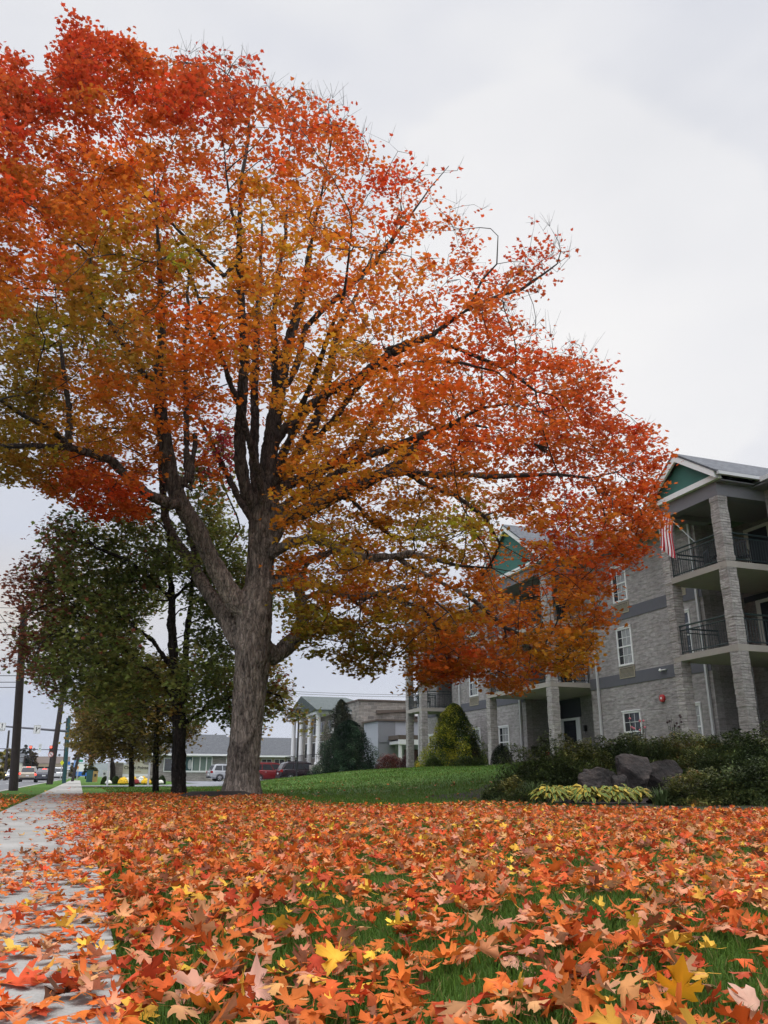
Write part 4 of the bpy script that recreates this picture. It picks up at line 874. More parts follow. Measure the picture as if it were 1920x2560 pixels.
# ------------------------------------------------------------------ fallen leaves
FR, FO, FPK, FY, FT, FB = (.46, .060, .020), (.52, .122, .022), (.52, .215, .115), (.62, .33, .04), (.50, .225, .095), (.18, .065, .03)
FALLC = np.array([FR, FO, FPK, FY, FT, FB, (.48, .085, .018)])
CARPET = [(-12.5, 26), (-9, 24.5), (-6.5, 25.0), (-4.6, 24.2), (-3.4, 23.6), (-2.7, 20), (-1.7, 17.2), (-.1, 15.4), (1.9, 15.9), (2.4, 14.6), (3.8, 14.0), (5.6, 13.0), (9, 11.5), (14, 9), (14, -3), (-12.5, -3)]
def carpet_density(x, y):
    """0..1 leaf cover at world x, y"""
    p, s = PS(x, y); d = poly_dist(np.stack([x, y], 1), CARPET); inside = np.clip(d/1.0+.5, 0, 1)
    q = np.stack([x, y, np.zeros_like(x)], 1); n1 = vnoise(q*1.15, 61); n2 = vnoise(q*3.2, 62); n3 = vnoise(q*.45, 63)
    bare = np.clip((n1*.16+n2*.30+n3*.04+vnoise(q*6.5, 66)*.50-.552)*9, 0, 1)                    # patches where the grass shows
    r = np.hypot(x, y); cov = 1-.88*bare*np.clip(1.15-r/22, .30, 1)
    edge = .16+.10*(vnoise(q*.9, 64)-.5)
    drift = np.clip(1.15-(edge-p)/(.30+.50*vnoise(q*.8, 65)), 0, 1)**.9             # leaves drift over the right edge of the sidewalk
    on = (p < edge) & (p > -1.1); cov = np.where(on, np.maximum(.03+.07*(n2 > .62), drift*.95*np.clip(.55+(n1-.3)*1.6, .35, 1)), cov)
    cov = np.where(p <= -1.1, np.clip(1.0-(s-14)/9, 0, 1)*.9*(s > 0)+.03, cov)
    cov = np.where((p > .2) & (p < .55), np.maximum(cov, .85), cov)
    cov = np.where(p < -2.9, cov*.12, cov)
    cov = cov*np.where(np.hypot(p-(TP-.9), (s-(TS-1.0))*.8) < .95, .22, 1.0)
    return cov*inside, p, s
def leaf_tone(tv, seed):
    # pigment: paler along the veins, browner towards the lobes, blotches
    r = np.hypot(tv[:, 0], tv[:, 1]+.1); q = np.stack([tv[:, 0]*5, tv[:, 1]*5, np.full(len(tv), seed*1.7)], 1)
    return np.clip(1.16-.42*r+.5*(vnoise(q, seed)-.5), .5, 1.35)
def litter():
    rg = np.random.default_rng(77)
    def scat(y0, y1, dens, hi, halfw, seed):
        n_ = int((y1-y0)*2*halfw*dens); x = rg.uniform(-halfw, halfw, n_); y = rg.uniform(y0, y1, n_)
        m = np.abs(x) < y*.78+1.2; x, y = x[m], y[m]; c, p, s = carpet_density(x, y); m = rg.random(len(x)) < c; x, y, p, s = x[m], y[m], p[m], s[m]
        n_ = len(x); walk = (p > -1.05) & (p < .16); z = terrain(p, s)+np.where(walk, .026+rg.uniform(0, .02, n_), rg.uniform(.015, .062, n_))
        far = np.clip((y-3)/10, 0, 1)
        tilt = np.where(walk, np.abs(rg.normal(0, .16, n_)), np.abs(rg.normal(0, .40, n_))+(rg.random(n_) < .14)*rg.uniform(.3, .9, n_)); R_ = rotm(rg.uniform(0, 6.28, n_), tilt, rg.uniform(0, 6.28, n_))
        sc = rg.uniform(.038, .076, n_)*np.where(rg.random(n_) < .10, 1.25, 1.0); z = z+np.sin(tilt)*sc*.28
        pr = np.array([.11, .33, .13, .07, .14, .06, .16]); ci = rg.choice(7, n_, p=pr); col = FALLC[ci]*(1+rg.normal(0, .15, (n_, 1)))
        col = np.clip(col*(1+rg.normal(0, .06, (n_, 3))), .01, .85)
        pos = np.stack([x, y, z], 1); parts = []
        tmpl = [hi_template(k+seed) for k in range(24)] if hi else LO_T
        w = rg.integers(0, len(tmpl), n_)
        for k, (tv, tf) in enumerate(tmpl):
            m = w == k
            if m.any(): parts.append(scatter(tv, tf, pos[m], R_[m], sc[m], col[m], leaf_tone(tv, k+seed)))
        return parts
    parts = scat(1.3, 7.5, 350, True, 6.5, 100)+scat(7.5, 13, 260, True, 10, 200)+scat(13, 27, 200, False, 17, 300)+scat(-1.5, 1.3, 70, False, 3, 400)
    V, F, C_ = join_np(parts); o = bpy.data.objects.new('fallen_leaves', np_mesh('fallen_leaves', V, F, M['fallen'], C_)); COL.objects.link(o); o['kind'] = 'stuff'
    o['label'] = 'thick litter of orange, red and yellow maple leaves over lawn and sidewalk'
litter()
# stray leaves farther out, on lawn and sidewalk
def strays():
    rg = np.random.default_rng(78); n_ = 900; p = rg.uniform(-2.4, 11, n_); s = rg.uniform(17, 50, n_); w = rg.random(n_) < np.where(p < .2, .45, .35)*np.clip(1.3-(s-17)/28, .1, 1); p, s = p[w], s[w]; n_ = len(p)
    pos = np.array([WP(a, b, tz(a, b)+.035) for a, b in zip(p, s)]); R_ = rotm(rg.uniform(0, 6.28, n_), np.abs(rg.normal(0, .3, n_)), rg.uniform(0, 6.28, n_)); tv, tf = LO_T[1]
    V, F, C_ = scatter(tv, tf, pos, R_, rg.uniform(.08, .13, n_), FALLC[rg.integers(0, 7, n_)]); o = bpy.data.objects.new('scattered_leaves', np_mesh('scattered_leaves', V, F, M['fallen'], C_)); COL.objects.link(o); o['kind'] = 'stuff'
strays()
# single leaves that stand out at the front
def front_leaf(x, y, scale, col, tilt, az, yaw, seed, label, lift=.05):
    c, s_ = math.cos(PITCH), math.sin(PITCH); u = (x-960)/1997; v = (1280-y)/1997; t = (lift-H)/(s_+v*c); pos = np.array([u*t, (c-v*s_)*t, 0.0])
    tv, tf = hi_template(seed); R_ = rotm(np.array([yaw]), np.array([tilt]), np.array([az])); V, F, C_ = scatter(tv, tf, np.zeros((1, 3)), R_, np.array([scale*.85]), np.array([col]), leaf_tone(tv, seed))
    V[:, 2] += -V[:, 2].min()*.55
    o = bpy.data.objects.new('maple_leaf', np_mesh('maple_leaf', V, F, M['fallen'], C_)); COL.objects.link(o); o.location = (pos[0], pos[1], lift-.03)
    tagp(o, label, 'leaf', 'large single leaves at the very front')
for a in [(1705, 2480, .125, (.72, .34, .02), 1.05, 2.9, 3.0, 501, 'amber yellow maple leaf propped upright in the grass near the bottom right corner', .07),
          (1570, 2520, .115, (.60, .12, .03), .5, .3, 1.2, 502, 'orange red leaf lying left of the upright amber yellow leaf'), (1010, 2500, .080, (.55, .08, .02), .4, 3.1, 3.3, 503, 'vivid red orange leaf standing in grass at the bottom, right of centre'),
          (1380, 2500, .105, (.50, .045, .025), .6, 2.8, 2.4, 504, 'deep scarlet leaf bent upward in the bottom row'), (530, 2500, .105, (.60, .20, .03), .5, 3.0, 2.0, 505, 'large orange leaf curled over above the bottom edge, left of centre'),
          (480, 2455, .12, (.60, .30, .20), .8, .2, 2.6, 506, 'dusty pink leaf with its pale underside turned up, left of centre'), (640, 2460, .11, (.62, .33, .24), .7, .6, .4, 507, 'pale peach leaf lying on dark grass, just left of centre at the front'),
          (345, 2505, .115, (.74, .42, .05), .3, 1.2, .8, 508, 'bright yellow leaf flat among orange ones near the bottom left'), (60, 2430, .13, (.60, .09, .03), .35, .5, 5.0, 509, 'broad red orange leaf on the sidewalk at the left edge'),
          (25, 2350, .11, (.66, .40, .07), .1, .5, 2.0, 510, 'yellow leaf alone on the concrete at the left edge'), (890, 2380, .11, (.72, .42, .05), .8, 2.9, 2.9, 511, 'yellow leaf standing on edge among orange ones at the front centre'),
          (1300, 2390, .12, (.60, .30, .20), .4, 1.0, 4.0, 512, 'pale pink leaf with curled rim, right of centre'), (1560, 2330, .115, (.60, .07, .04), .6, 3.2, 1.0, 513, 'crimson leaf tilted in short grass on the right'),
          (1700, 2340, .11, (.68, .30, .03), .5, 2.8, 3.4, 514, 'golden orange leaf in the grass gap on the right'), (1860, 2500, .12, (.60, .36, .26), .7, .4, 1.9, 515, 'pinkish tan leaf at the right edge of the bottom row')]:
    front_leaf(*a)
# ------------------------------------------------------------------ grass blades
def grass(name, x, y, hgt, wid, seed, label):
    rg = np.random.default_rng(seed); n_ = len(x); p, s = PS(x, y); z = terrain(p, s)
    a = rg.uniform(0, 6.28, n_); lean = rg.uniform(.1, .75, n_); b = a+rg.uniform(-1.2, 1.2, n_); h = hgt*rg.uniform(.55, 1.25, n_); w = wid*rg.uniform(.7, 1.3, n_)
    dx, dy = np.cos(a)*w, np.sin(a)*w; lx, ly = np.cos(b)*lean*h, np.sin(b)*lean*h
    V = np.stack([np.stack([x-dx, y-dy, z], 1), np.stack([x+dx, y+dy, z], 1), np.stack([x+dx*.7+lx*.4, y+dy*.7+ly*.4, z+h*.6], 1), np.stack([x-dx*.7+lx*.4, y-dy*.7+ly*.4, z+h*.6], 1), np.stack([x+lx, y+ly, z+h*(1-.3*lean)], 1)], 1).reshape(-1, 3)
    k = np.arange(n_)*5; F = np.concatenate([np.stack([k, k+1, k+2], 1), np.stack([k, k+2, k+3], 1), np.stack([k+3, k+2, k+4], 1)])
    c = np.array((.078, .140, .022))*(1+rg.normal(0, .24, (n_, 1))); yel = rg.random(n_) < .07; c[yel] = (.22, .19, .07); C_ = np.repeat(np.clip(c, .01, .6), 5, 0)
    o = bpy.data.objects.new(name, np_mesh(name, V, F, M['grass'], C_)); COL.objects.link(o); o['kind'] = 'stuff'; o['label'] = label
rg_ = np.random.default_rng(5)
def gpts(y0, y1, n_, hw=.66):
    y = np.sqrt(rg_.uniform(y0*y0, y1*y1, n_)); x = rg_.uniform(-1, 1, n_)*(y*hw+.6); p, s = PS(x, y); m = (p > .165) | ((p < -1.06) & (p > -2.58)); return x[m], y[m]
x1, y1 = gpts(1.3, 4.2, 85000); x2, y2 = gpts(4.2, 9, 75000); x3, y3 = gpts(9, 24, 70000)
grass('grass', np.concatenate([x1, x2]), np.concatenate([y1, y2]), .044, .0019, 3, 'short green lawn grass between the fallen leaves')
grass('lawn_grass', x3, y3, .06, .005, 4, 'green lawn grass around the big maple')
n_ = 65000; s_ = rg_.uniform(14, 62, n_); p_ = rg_.uniform(1, 24, n_); x_ = p_*CA-s_*SA; y_ = p_*SA+s_*CA; m_ = (np.abs(x_) < y_*.6) & (p_ < 20.2) & (poly_dist(np.stack([p_, s_], 1), [(4.6, 42.0), (7.4, 46.5), (9.5, 49), (13.0, 54.5), (17.5, 66), (9, 92), (.1, 62), (.1, 46)]) < 0)
grass('slope_grass', x_[m_], y_[m_], .065, .012, 6, 'mown green grass on the slope below the apartment building')

# ------------------------------------------------------------------ shrubs, rocks, flower bed
def shrub(name, label, cat, p, s, rx, ry, rz, n_, cols, wts, leaf=.06, group=None, seed=1, lump=.25, oval=(.45, 1.0), z=None, topcol=None, cone=0, spiky=.0, sidecol=None):
    rg = np.random.default_rng(seed); z0 = tz(p, s) if z is None else z
    d = rg.normal(0, 1, (n_, 3)); d[:, 2] = np.abs(d[:, 2])*(1 if not cone else 1); d /= np.linalg.norm(d, axis=1, keepdims=True); q = (rg.random(n_)**.16)[:, None]
    lumpf = 1+lump*(vnoise(d*2.6+seed, seed)-.5)*2+lump*.6*(vnoise(d*6+seed, seed+1)-.5)*2; q = q*lumpf[:, None]
    if cone:
        h = rg.random(n_)**1.25; a = rg.uniform(0, 6.283, n_); dd = np.stack([np.cos(a), np.sin(a), h], 1)
        lf = 1+lump*(vnoise(np.stack([np.cos(a)*2, np.sin(a)*2, h*5], 1)+seed, seed)-.5)*2.6+lump*(vnoise(np.stack([np.cos(a)*5, np.sin(a)*5, h*13], 1)+seed, seed+3)-.5)*1.6
        rr = (rg.random(n_)**.22)*np.sqrt(np.clip(1-h**cone, 0, 1))*lf*(.62+.38*(1-h)); pos = np.stack([np.cos(a)*rr*rx, np.sin(a)*rr*ry, h*rz], 1); nrm = np.stack([np.cos(a), np.sin(a), np.full(n_, .35)], 1)
    else: pos = d*q*np.array((rx, ry, rz)); nrm = d/np.array((rx, ry, rz))
    nrm /= np.linalg.norm(nrm, axis=1, keepdims=True)
    tilt = np.arccos(np.clip(nrm[:, 2], -1, 1))*.75+rg.normal(0, .45, n_); az = np.arctan2(nrm[:, 0], -nrm[:, 1])+math.pi+rg.normal(0, .5, n_)
    R_ = rotm(rg.uniform(0, 6.28, n_), tilt, az); wts = np.cumsum(wts)/np.sum(wts); cc = np.array(cols)
    v = np.clip((vnoise(pos*2.2, seed+5)-.5)*1.3+.5+rg.normal(0, .15, n_), 0, .999); c = cc[np.searchsorted(wts, v)]
    tip = np.clip((rg.random(n_)-.45)/.55, 0, 1)*np.clip(d[:, 2]+.35, 0, 1) if not cone else np.clip((rr/np.maximum(np.sqrt(np.clip(1-h**cone, 1e-3, 1)), .05)-.75)/.25, 0, 1); c = c*(.85+2.1*tip*rg.random(n_))[:, None]     # paler towards the top; on cones, towards the outside
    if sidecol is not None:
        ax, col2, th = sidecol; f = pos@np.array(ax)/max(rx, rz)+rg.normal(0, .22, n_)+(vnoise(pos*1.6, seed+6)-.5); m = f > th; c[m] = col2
    c = np.clip(c*(1+rg.normal(0, .2, (n_, 1))), .003, .9); sc = leaf*rg.uniform(.6, 1.35, n_)
    a_, b_ = oval; tv = np.array([(0, -b_/2, 0), (a_/2, 0, .06), (0, b_/2, 0), (-a_/2, 0, .06)]); tf = np.array([(0, 1, 2), (0, 2, 3)])
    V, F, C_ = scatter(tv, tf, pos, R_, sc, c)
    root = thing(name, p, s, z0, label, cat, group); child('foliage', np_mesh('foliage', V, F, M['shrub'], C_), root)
    mb = MB(); k = 9
    for i in range(k):
        a = 6.283*i/k+rg.uniform(-.3, .3); f = rg.uniform(.35, .8); hh = rz*(.62 if not cone else .5*(1-f*.5)); x, y = math.cos(a)*rx*f*.8, math.sin(a)*ry*f*.8
        mb.tube([(0.02*math.cos(a), .02*math.sin(a), -.05), (x*.45, y*.45, hh*.5), (x, y, hh)], [.03, .018, .007], 5)
    if cone: mb.tube([(0, 0, -.05), (0, 0, rz*.9)], [.07, .015], 6)
    part('stems', mb, 'twig', root, local=True); return root
YEW = [(.028, .040, .016), (.055, .074, .024), (.09, .105, .032), (.15, .135, .038)]
GLD = [(.036, .048, .016), (.075, .085, .024), (.14, .135, .034), (.18, .11, .035)]
def at(x, y, s_dist):      # street coordinates seen at a pixel for a given distance along the street
    u = (x-960)/1997; v = (1280-y)/1997; c, s1 = math.cos(PITCH), math.sin(PITCH); rx_, ry_, rz_ = u, c-v*s1, s1+v*c
    ds = -rx_*SA+ry_*CA; t = s_dist/ds; return ((rx_*CA+ry_*SA)*t, H+rz_*t)
def bed():
    def S(i, x, s, hw, ytop, label, cols=YEW, wts=(2, 3, 2, .7), n_=17000, leaf=.075, name='shrub', **k):
        p, _ = at(x, 1900, s); pe, _ = at(x+hw, 1900, s); _, zt = at(x, ytop, s); rx = abs(pe-p); z0 = tz(p, s)
        shrub(name, label, 'shrub', p, s, rx, rx*.95, max(.25, zt-z0), n_, cols, wts, leaf=leaf, group='evergreen shrubs around the boulders', seed=200+i, lump=.36, **k)
    S(1, 1365, 17.0, 105, 1872, 'mid green shrub left of the boulders beside the lawn', [(.03, .042, .014), (.06, .078, .022), (.10, .115, .03), (.14, .13, .035)])
    S(2, 1460, 17.6, 85, 1862, 'russet tinged shrub behind the tallest boulder', GLD)
    S(3, 1560, 18.3, 80, 1842, 'dark pointed shrub in front of the dark ground floor window')
    S(4, 1745, 17.0, 115, 1832, 'broad russet topped shrub against the far right columns', GLD)
    S(5, 1880, 15.0, 110, 1835, 'tall dark shrub cut by the right edge of the picture', YEW)
    S(6, 1780, 12.2, 105, 1932, 'low rounded shrub with golden tips in the right foreground bed', GLD, leaf=.055)
    S(7, 1905, 11.5, 95, 1905, 'shadowy dark shrub at the lower right corner of the bed', leaf=.055)
    S(8, 1270, 15.6, 60, 1955, 'low dark spreading shrub at the left end of the bed', n_=5000)
    S(9, 1660, 18.5, 60, 1860, 'loose green shrub right of the pointed dark shrub', [(.03, .05, .015), (.05, .08, .02), (.08, .11, .03), (.12, .13, .04)])
    S(10, 1310, 14.4, 55, 1985, 'small dark creeping shrub left of the yellow hostas', n_=3500, leaf=.05)
bed()
def boulder(i, x, ybot, s, hw, hh, label, dk=1.0):
    rg = random.Random(i); p, _ = at(x, 1950, s); pe, _ = at(x+hw, 1950, s); rx = abs(pe-p); z0 = tz(p, s); import bmesh
    bm = bmesh.new(); bmesh.ops.create_icosphere(bm, subdivisions=5, radius=1.0)
    V = np.array([v.co[:] for v in bm.verts]); planes = []
    for k in range(11):
        d = np.array([rg.gauss(0, 1), rg.gauss(0, 1), rg.gauss(0, .8)]); d /= np.linalg.norm(d); planes.append((d, rg.uniform(.42, .74)))
    V *= (1+.34*(vnoise(V*1.3+i*3, i)-.5)[:, None])
    for d, lim in planes:
        o = V@d; m = o > lim; V[m] -= d[None]*(o[m]-lim)[:, None]*.93
    V *= (1+.20*(vnoise(V*2.6+i, i)-.5)[:, None]+.11*(vnoise(V*7+i, i+1)-.5)[:, None]+.05*(vnoise(V*17+i, i+2)-.5)[:, None]); V = V*np.array((rx, rx*.8, hh)); V[:, 2] += hh*.55
    for v, c in zip(bm.verts, V): v.co = c
    me = bpy.data.meshes.new('boulder'); bm.to_mesh(me); bm.free(); me.materials.append(M['rock'])
    o = bpy.data.objects.new('boulder', me); COL.objects.link(o); o.location = WP(p, s, z0+ybot); o.rotation_euler = (0, 0, A+rg.uniform(-.3, .3)); tagp(o, label, 'rock', 'boulders in the planting bed')
boulder(1, 1500, .10, 14.6, 60, .38, 'leftmost reddish brown boulder with a broken top'); boulder(2, 1590, .14, 15.0, 50, .50, 'tallest pointed grey boulder in the middle of the bed'); boulder(3, 1658, .14, 14.9, 50, .42, 'grey boulder directly right of the tallest one')
boulder(4, 1650, -.05, 13.2, 50, .25, 'low smooth grey boulder in front of the others, right of the hostas'); boulder(5, 1552, .08, 14.2, 26, .42, 'narrow upright dark boulder between the two biggest'); boulder(6, 1420, -.03, 13.8, 26, .14, 'small pale flat rock behind the left hosta'); boulder(7, 1690, .1, 14.6, 22, .22, 'small rock wedged right of the other boulders')
def hosta(i, x, s, hw, label):
    rg = np.random.default_rng(600+i); p, _ = at(x, 2000, s); pe, _ = at(x+hw, 2000, s); rad = abs(pe-p); z0 = tz(p, s); parts = []
    prof = [(0, .0), (.30, .22), (.62, .24), (.88, .02), (1.0, -.18)]; wid = [.03, .12, .18, .11, .0]; tv, tf, edge = [], [], []
    for (t, z), w in zip(prof, wid):
        for k, e in ((-1, 1), (-.55, 0), (0, 0), (.55, 0), (1, 1)): tv.append((w*k, t, z-abs(k)*w*.35+.0)); edge.append(e)
    for r in range(4):
        for k in range(4): a = r*5+k; tf += [(a, a+1, a+6), (a, a+6, a+5)]
    tv, tf, edge = np.array(tv, float), np.array(tf), np.array(edge)
    n_ = 130; yaw = rg.uniform(0, 6.28, n_); r0 = rg.uniform(0, 1, n_)**.6*rad*.95; pos = np.stack([-np.sin(yaw)*r0, np.cos(yaw)*r0, rg.uniform(.0, .06, n_)+(.24*np.sqrt(np.clip(1-(r0/rad)**2, 0, 1)))], 1); R_ = rotm(yaw, rg.normal(0, .3, n_), rg.uniform(0, 6.28, n_)); sc = rg.uniform(.13, .24, n_)
    ye = np.array((.46, .33, .055))*(1+rg.normal(0, .12, (n_, 1))); gr = np.array((.09, .14, .035))*(1+rg.normal(0, .2, (n_, 1))); V, F, _c = scatter(tv, tf, pos, R_, sc, ye)
    C_ = np.where(np.tile(edge, n_)[:, None] > 0, np.repeat(ye, len(tv), 0), np.repeat(np.where(rg.random((n_, 1)) < .25, ye*.85, gr), len(tv), 0))
    root = thing('hosta', p, s, z0, label, 'plant', 'yellow edged hostas in front of the boulders'); child('leaves', np_mesh('leaves', V, F, M['shrub'], np.clip(C_, .01, .9), sm=True), root)
for i, a in enumerate([(1375, 13.3, 26, 'hosta clump at the left end, below the small pale rock'), (1420, 13.7, 30, 'tallest yellow hosta clump, second from the left'), (1470, 13.1, 32, 'wide hosta clump third from the left'), (1530, 13.2, 34, 'hosta clump below the narrow upright boulder'), (1585, 13.3, 24, 'small hosta clump at the right end beside the low smooth boulder')]): hosta(i, *a)
def grass_tuft(i, x, s, h, label, col=(.06, .09, .03), n_=140, spread=.35):
    rg = np.random.default_rng(700+i); p, _ = at(x, 1950, s); z0 = tz(p, s); a = rg.uniform(0, 6.28, n_); r0 = rg.uniform(0, spread*.4, n_); L_ = h*rg.uniform(.6, 1.1, n_); le = rg.uniform(.1, .8, n_); w = .010; V = []; 
    for k in range(n_):
        c, s1 = math.cos(a[k]), math.sin(a[k]); b = np.array((c*r0[k], s1*r0[k], 0)); pr = [(0, 0), (.25*le[k], .5), (.6*le[k], .85), (1.0*le[k], .8+.1*(1-le[k]))]
        for j, (ox, oz) in enumerate(pr): q = b+np.array((c*ox*L_[k], s1*ox*L_[k], oz*L_[k])); ww = w*(1-j/3.2); V += [q+np.array((-s1*ww, c*ww, 0)), q-np.array((-s1*ww, c*ww, 0))]
    V = np.array(V); k8 = np.arange(n_)*8; F = np.concatenate([np.stack([k8+2*j, k8+2*j+1, k8+2*j+3], 1) for j in range(3)]+[np.stack([k8+2*j, k8+2*j+3, k8+2*j+2], 1) for j in range(3)])
    C_ = np.repeat(np.clip(np.array(col)*(1+rg.normal(0, .25, (n_, 1))), .01, .9), 8, 0); root = thing('grass_plant', p, s, z0, label, 'plant', 'strappy leaved plants in the bed'); child('blades', np_mesh('blades', V, F, M['shrub'], C_), root)
for i, a in enumerate([(1340, 14.0, .45, 'strappy green tuft left of the hostas'), (1620, 17.4, .95, 'tall arching grass plant behind the boulders'), (1670, 17.2, .9, 'arching grass plant right of the one behind the boulders'), (1650, 12.4, .38, 'low green tuft in front of the low smooth boulder'), (1690, 12.8, .35, 'small tuft between the low boulder and the golden tipped shrub')]): grass_tuft(i, *a)
def perennial(i, x, s, h, fl, label):
    rg = random.Random(800+i); p, _ = at(x, 1900, s); z0 = tz(p, s); root = thing('flowering_plant', p, s, z0, label, 'plant', 'leggy perennials by the wall'); st, fo, hd = MB(), MB(), MB()
    for k in range(16):
        a = rg.uniform(0, 6.28); r = rg.uniform(.05, .35); hh = h*rg.uniform(.7, 1.05); x1, y1_ = r*math.cos(a), r*math.sin(a); st.tube([(x1*.3, y1_*.3, 0), (x1*.7, y1_*.7, hh*.6), (x1, y1_, hh)], [.008, .006, .004], 4)
        for j in range(7):
            f = rg.uniform(.15, .9); b = rg.uniform(0, 6.28); q = (x1*f, y1_*f, hh*f); l = .10; fo.add([q, (q[0]+l*.5*math.cos(b+.4), q[1]+l*.5*math.sin(b+.4), q[2]+.03), (q[0]+l*math.cos(b), q[1]+l*math.sin(b), q[2]-.01), (q[0]+l*.5*math.cos(b-.4), q[1]+l*.5*math.sin(b-.4), q[2]+.03)], [(0, 1, 2, 3)])
        if k % 2 == 0: hd = MB(); hd.lathe(x1, y1_, [(.012, hh), (.035, hh+.02), (.03, hh+.05), (.008, hh+.065)], 7); part('flower_head', hd, fl, root, local=True)
    part('stems', st, 'twig', root, local=True); f_ = part('leaves', fo, 'green_leafy', root, local=True)
M['green_leafy'] = simple('plain_green_leaf', (.035, .055, .02), .6); M['pink'] = simple('pink_petals', (.55, .16, .18), .7); M['seed'] = simple('dark_seed_head', (.05, .03, .03), .9)
perennial(1, 1605, 19.0, 1.25, 'pink', 'leggy plant with pink flowers in front of the dark ground floor window'); perennial(2, 1690, 19.2, 1.2, 'seed', 'leggy plant with dark seed heads right of the pink flowered one')
CON = [(.012, .026, .016), (.022, .042, .024), (.036, .06, .034), (.05, .075, .04)]
p_, z_ = at(872, 1950, 60); shrub('conifer_tree', 'dark blunt conifer beside the grey stucco building', 'tree', p_, 60, 2.5, 2.4, 4.3, 28000, CON, (2, 3, 2, 1), leaf=.17, seed=301, lump=.35, cone=2.6, oval=(.3, 1.0))
p_, z_ = at(850, 1950, 63); shrub('conifer_tree', 'taller ragged grey green conifer behind the blunt dark one', 'tree', p_, 63, 1.95, 1.95, 6.3, 22000, [(.022, .028, .018), (.045, .05, .032), (.075, .075, .045), (.10, .085, .05)], (2, 3, 2, 1), leaf=.17, seed=302, lump=.6, cone=1.35, oval=(.3, 1.0))
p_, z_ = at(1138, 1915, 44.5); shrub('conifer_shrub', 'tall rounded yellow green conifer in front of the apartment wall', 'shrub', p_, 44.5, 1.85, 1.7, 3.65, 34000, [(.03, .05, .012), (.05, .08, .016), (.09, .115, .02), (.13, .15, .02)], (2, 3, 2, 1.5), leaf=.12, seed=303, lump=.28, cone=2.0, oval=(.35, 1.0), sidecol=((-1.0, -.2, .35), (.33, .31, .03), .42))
for i, (x, s, hw, yt, lb) in enumerate([(1085, 43.5, 20, 1893, 'small green ground shrub left of the yellow green conifer'), (1172, 42.5, 40, 1890, 'low green shrubs at the right foot of the yellow green conifer'), (1180, 44.6, 24, 1845, 'dark maroon shrub tucked against the yellow green conifer')]):
    p_, _ = at(x, 1900, s); pe, _ = at(x+hw, 1900, s); _, zt = at(x, yt, s); shrub('shrub', lb, 'shrub', p_, s, abs(pe-p_), abs(pe-p_), max(.4, zt-tz(p_, s)), 5000, [(.03, .045, .014), (.05, .07, .02), (.07, .09, .025)] if i < 2 else [(.035, .02, .022), (.055, .028, .03), (.04, .03, .02)], (2, 3, 1), leaf=.09, group='shrubs along the apartment wall', seed=320+i)
p_, _ = at(975, 1910, 58); shrub('red_shrub', 'rounded red brown shrub in front of the grey stucco building', 'shrub', p_, 58, 1.25, 1.2, 1.75, 12000, [(.06, .022, .02), (.12, .035, .028), (.17, .06, .04), (.08, .05, .03)], (2, 3, 1.5, 1), leaf=.09, seed=331, lump=.2)
p_, _ = at(1020, 1905, 56); shrub('red_shrub', 'darker red shrub half hidden behind the leftmost columns', 'shrub', p_, 56, .8, .8, 1.5, 6000, [(.05, .02, .02), (.09, .03, .03), (.06, .04, .03)], (2, 3, 1), leaf=.09, seed=332)
p_, _ = at(1253, 1900, 39.2); shrub('clipped_shrub', 'dark clipped dome shrub beside the middle column', 'shrub', p_+.1, 39.3, .62, .62, 1.15, 9000, [(.012, .018, .010), (.02, .028, .014)], (1, 1), leaf=.06, seed=333, lump=.05)
p_, _ = at(785, 1920, 70); shrub('clipped_shrub', 'dark low shrub right of the purple car by the portico', 'shrub', p_+1.2, 71.5, 1.6, .8, 1.5, 6000, CON, (2, 3, 1, 1), leaf=.12, seed=334, lump=.1)
# far trees across the street and beyond the crossing
def far_tree(i, x, s, hw, ytop, cols, wts, label, n_=150, conif=False):
    rg = np.random.default_rng(900+i); p, _ = at(x, 1930, s); pe, _ = at(x+hw, 1930, s); _, zt = at(x, ytop, s); r = abs(pe-p); w0 = WP(p, s, tz(p, s)); b = np.array(w0)
    paths = [(None, None, [(b, r*.07+.12), (b+np.array((0, 0, zt*.35)), r*.06+.08), (b+np.array((0, 0, zt*.75)), .06)])]
    E_ = [(b+np.array((rg.uniform(-.25, .25)*r, 0, zt*.55)), (r*.8, r, zt*.45)), (b+np.array((r*.5, 0, zt*.34)), (r*.75, r*.7, zt*.30)), (b+np.array((-r*.55, 0, zt*.30)), (r*.75, r*.7, zt*.27)), (b+np.array((0, 0, zt*.2)), (r*1.1, r, zt*.2))]
    att = ell_points(rg, E_, n_, gap=.2, gs=.4, grid=.8, seed=i); cnt = np.full(len(att), 26)
    make_tree('background_tree', label, b, paths, att, cnt, mix_colour(cols, wts, seed=i, sc=.2), group='trees beyond the crossing', leaf=.55*max(1, s/220), clump=(r*.20, r*.20, r*.16), bark='bark_dark', thick=.2, seed=i, twigs=1, step=1.4, kill=1.8, pipe=.03)
YG = [(.10, .10, .03), (.20, .17, .04), (.28, .22, .05), (.08, .07, .03)]
far_tree(1, 14, 160, 22, 1868, YG, (2, 3, 2, 1), 'yellow green bushy tree at the left edge across the street')
far_tree(2, -8, 145, 20, 1872, YG, (2, 2, 1, 2), 'olive tree cut by the left edge across the street')
far_tree(3, 56, 250, 16, 1860, [(.025, .03, .02), (.04, .045, .03), (.06, .06, .04)], (2, 2, 1), 'dark tall tree standing behind the gold car')
far_tree(4, 78, 255, 14, 1872, [(.09, .06, .035), (.12, .085, .05), (.07, .055, .035)], (2, 2, 1), 'brown thinning tree right of the dark tall one')
far_tree(5, 112, 330, 15, 1893, [(.30, .12, .03), (.38, .17, .04), (.15, .12, .04)], (2, 2, 1), 'orange tree above the tan fronted store')
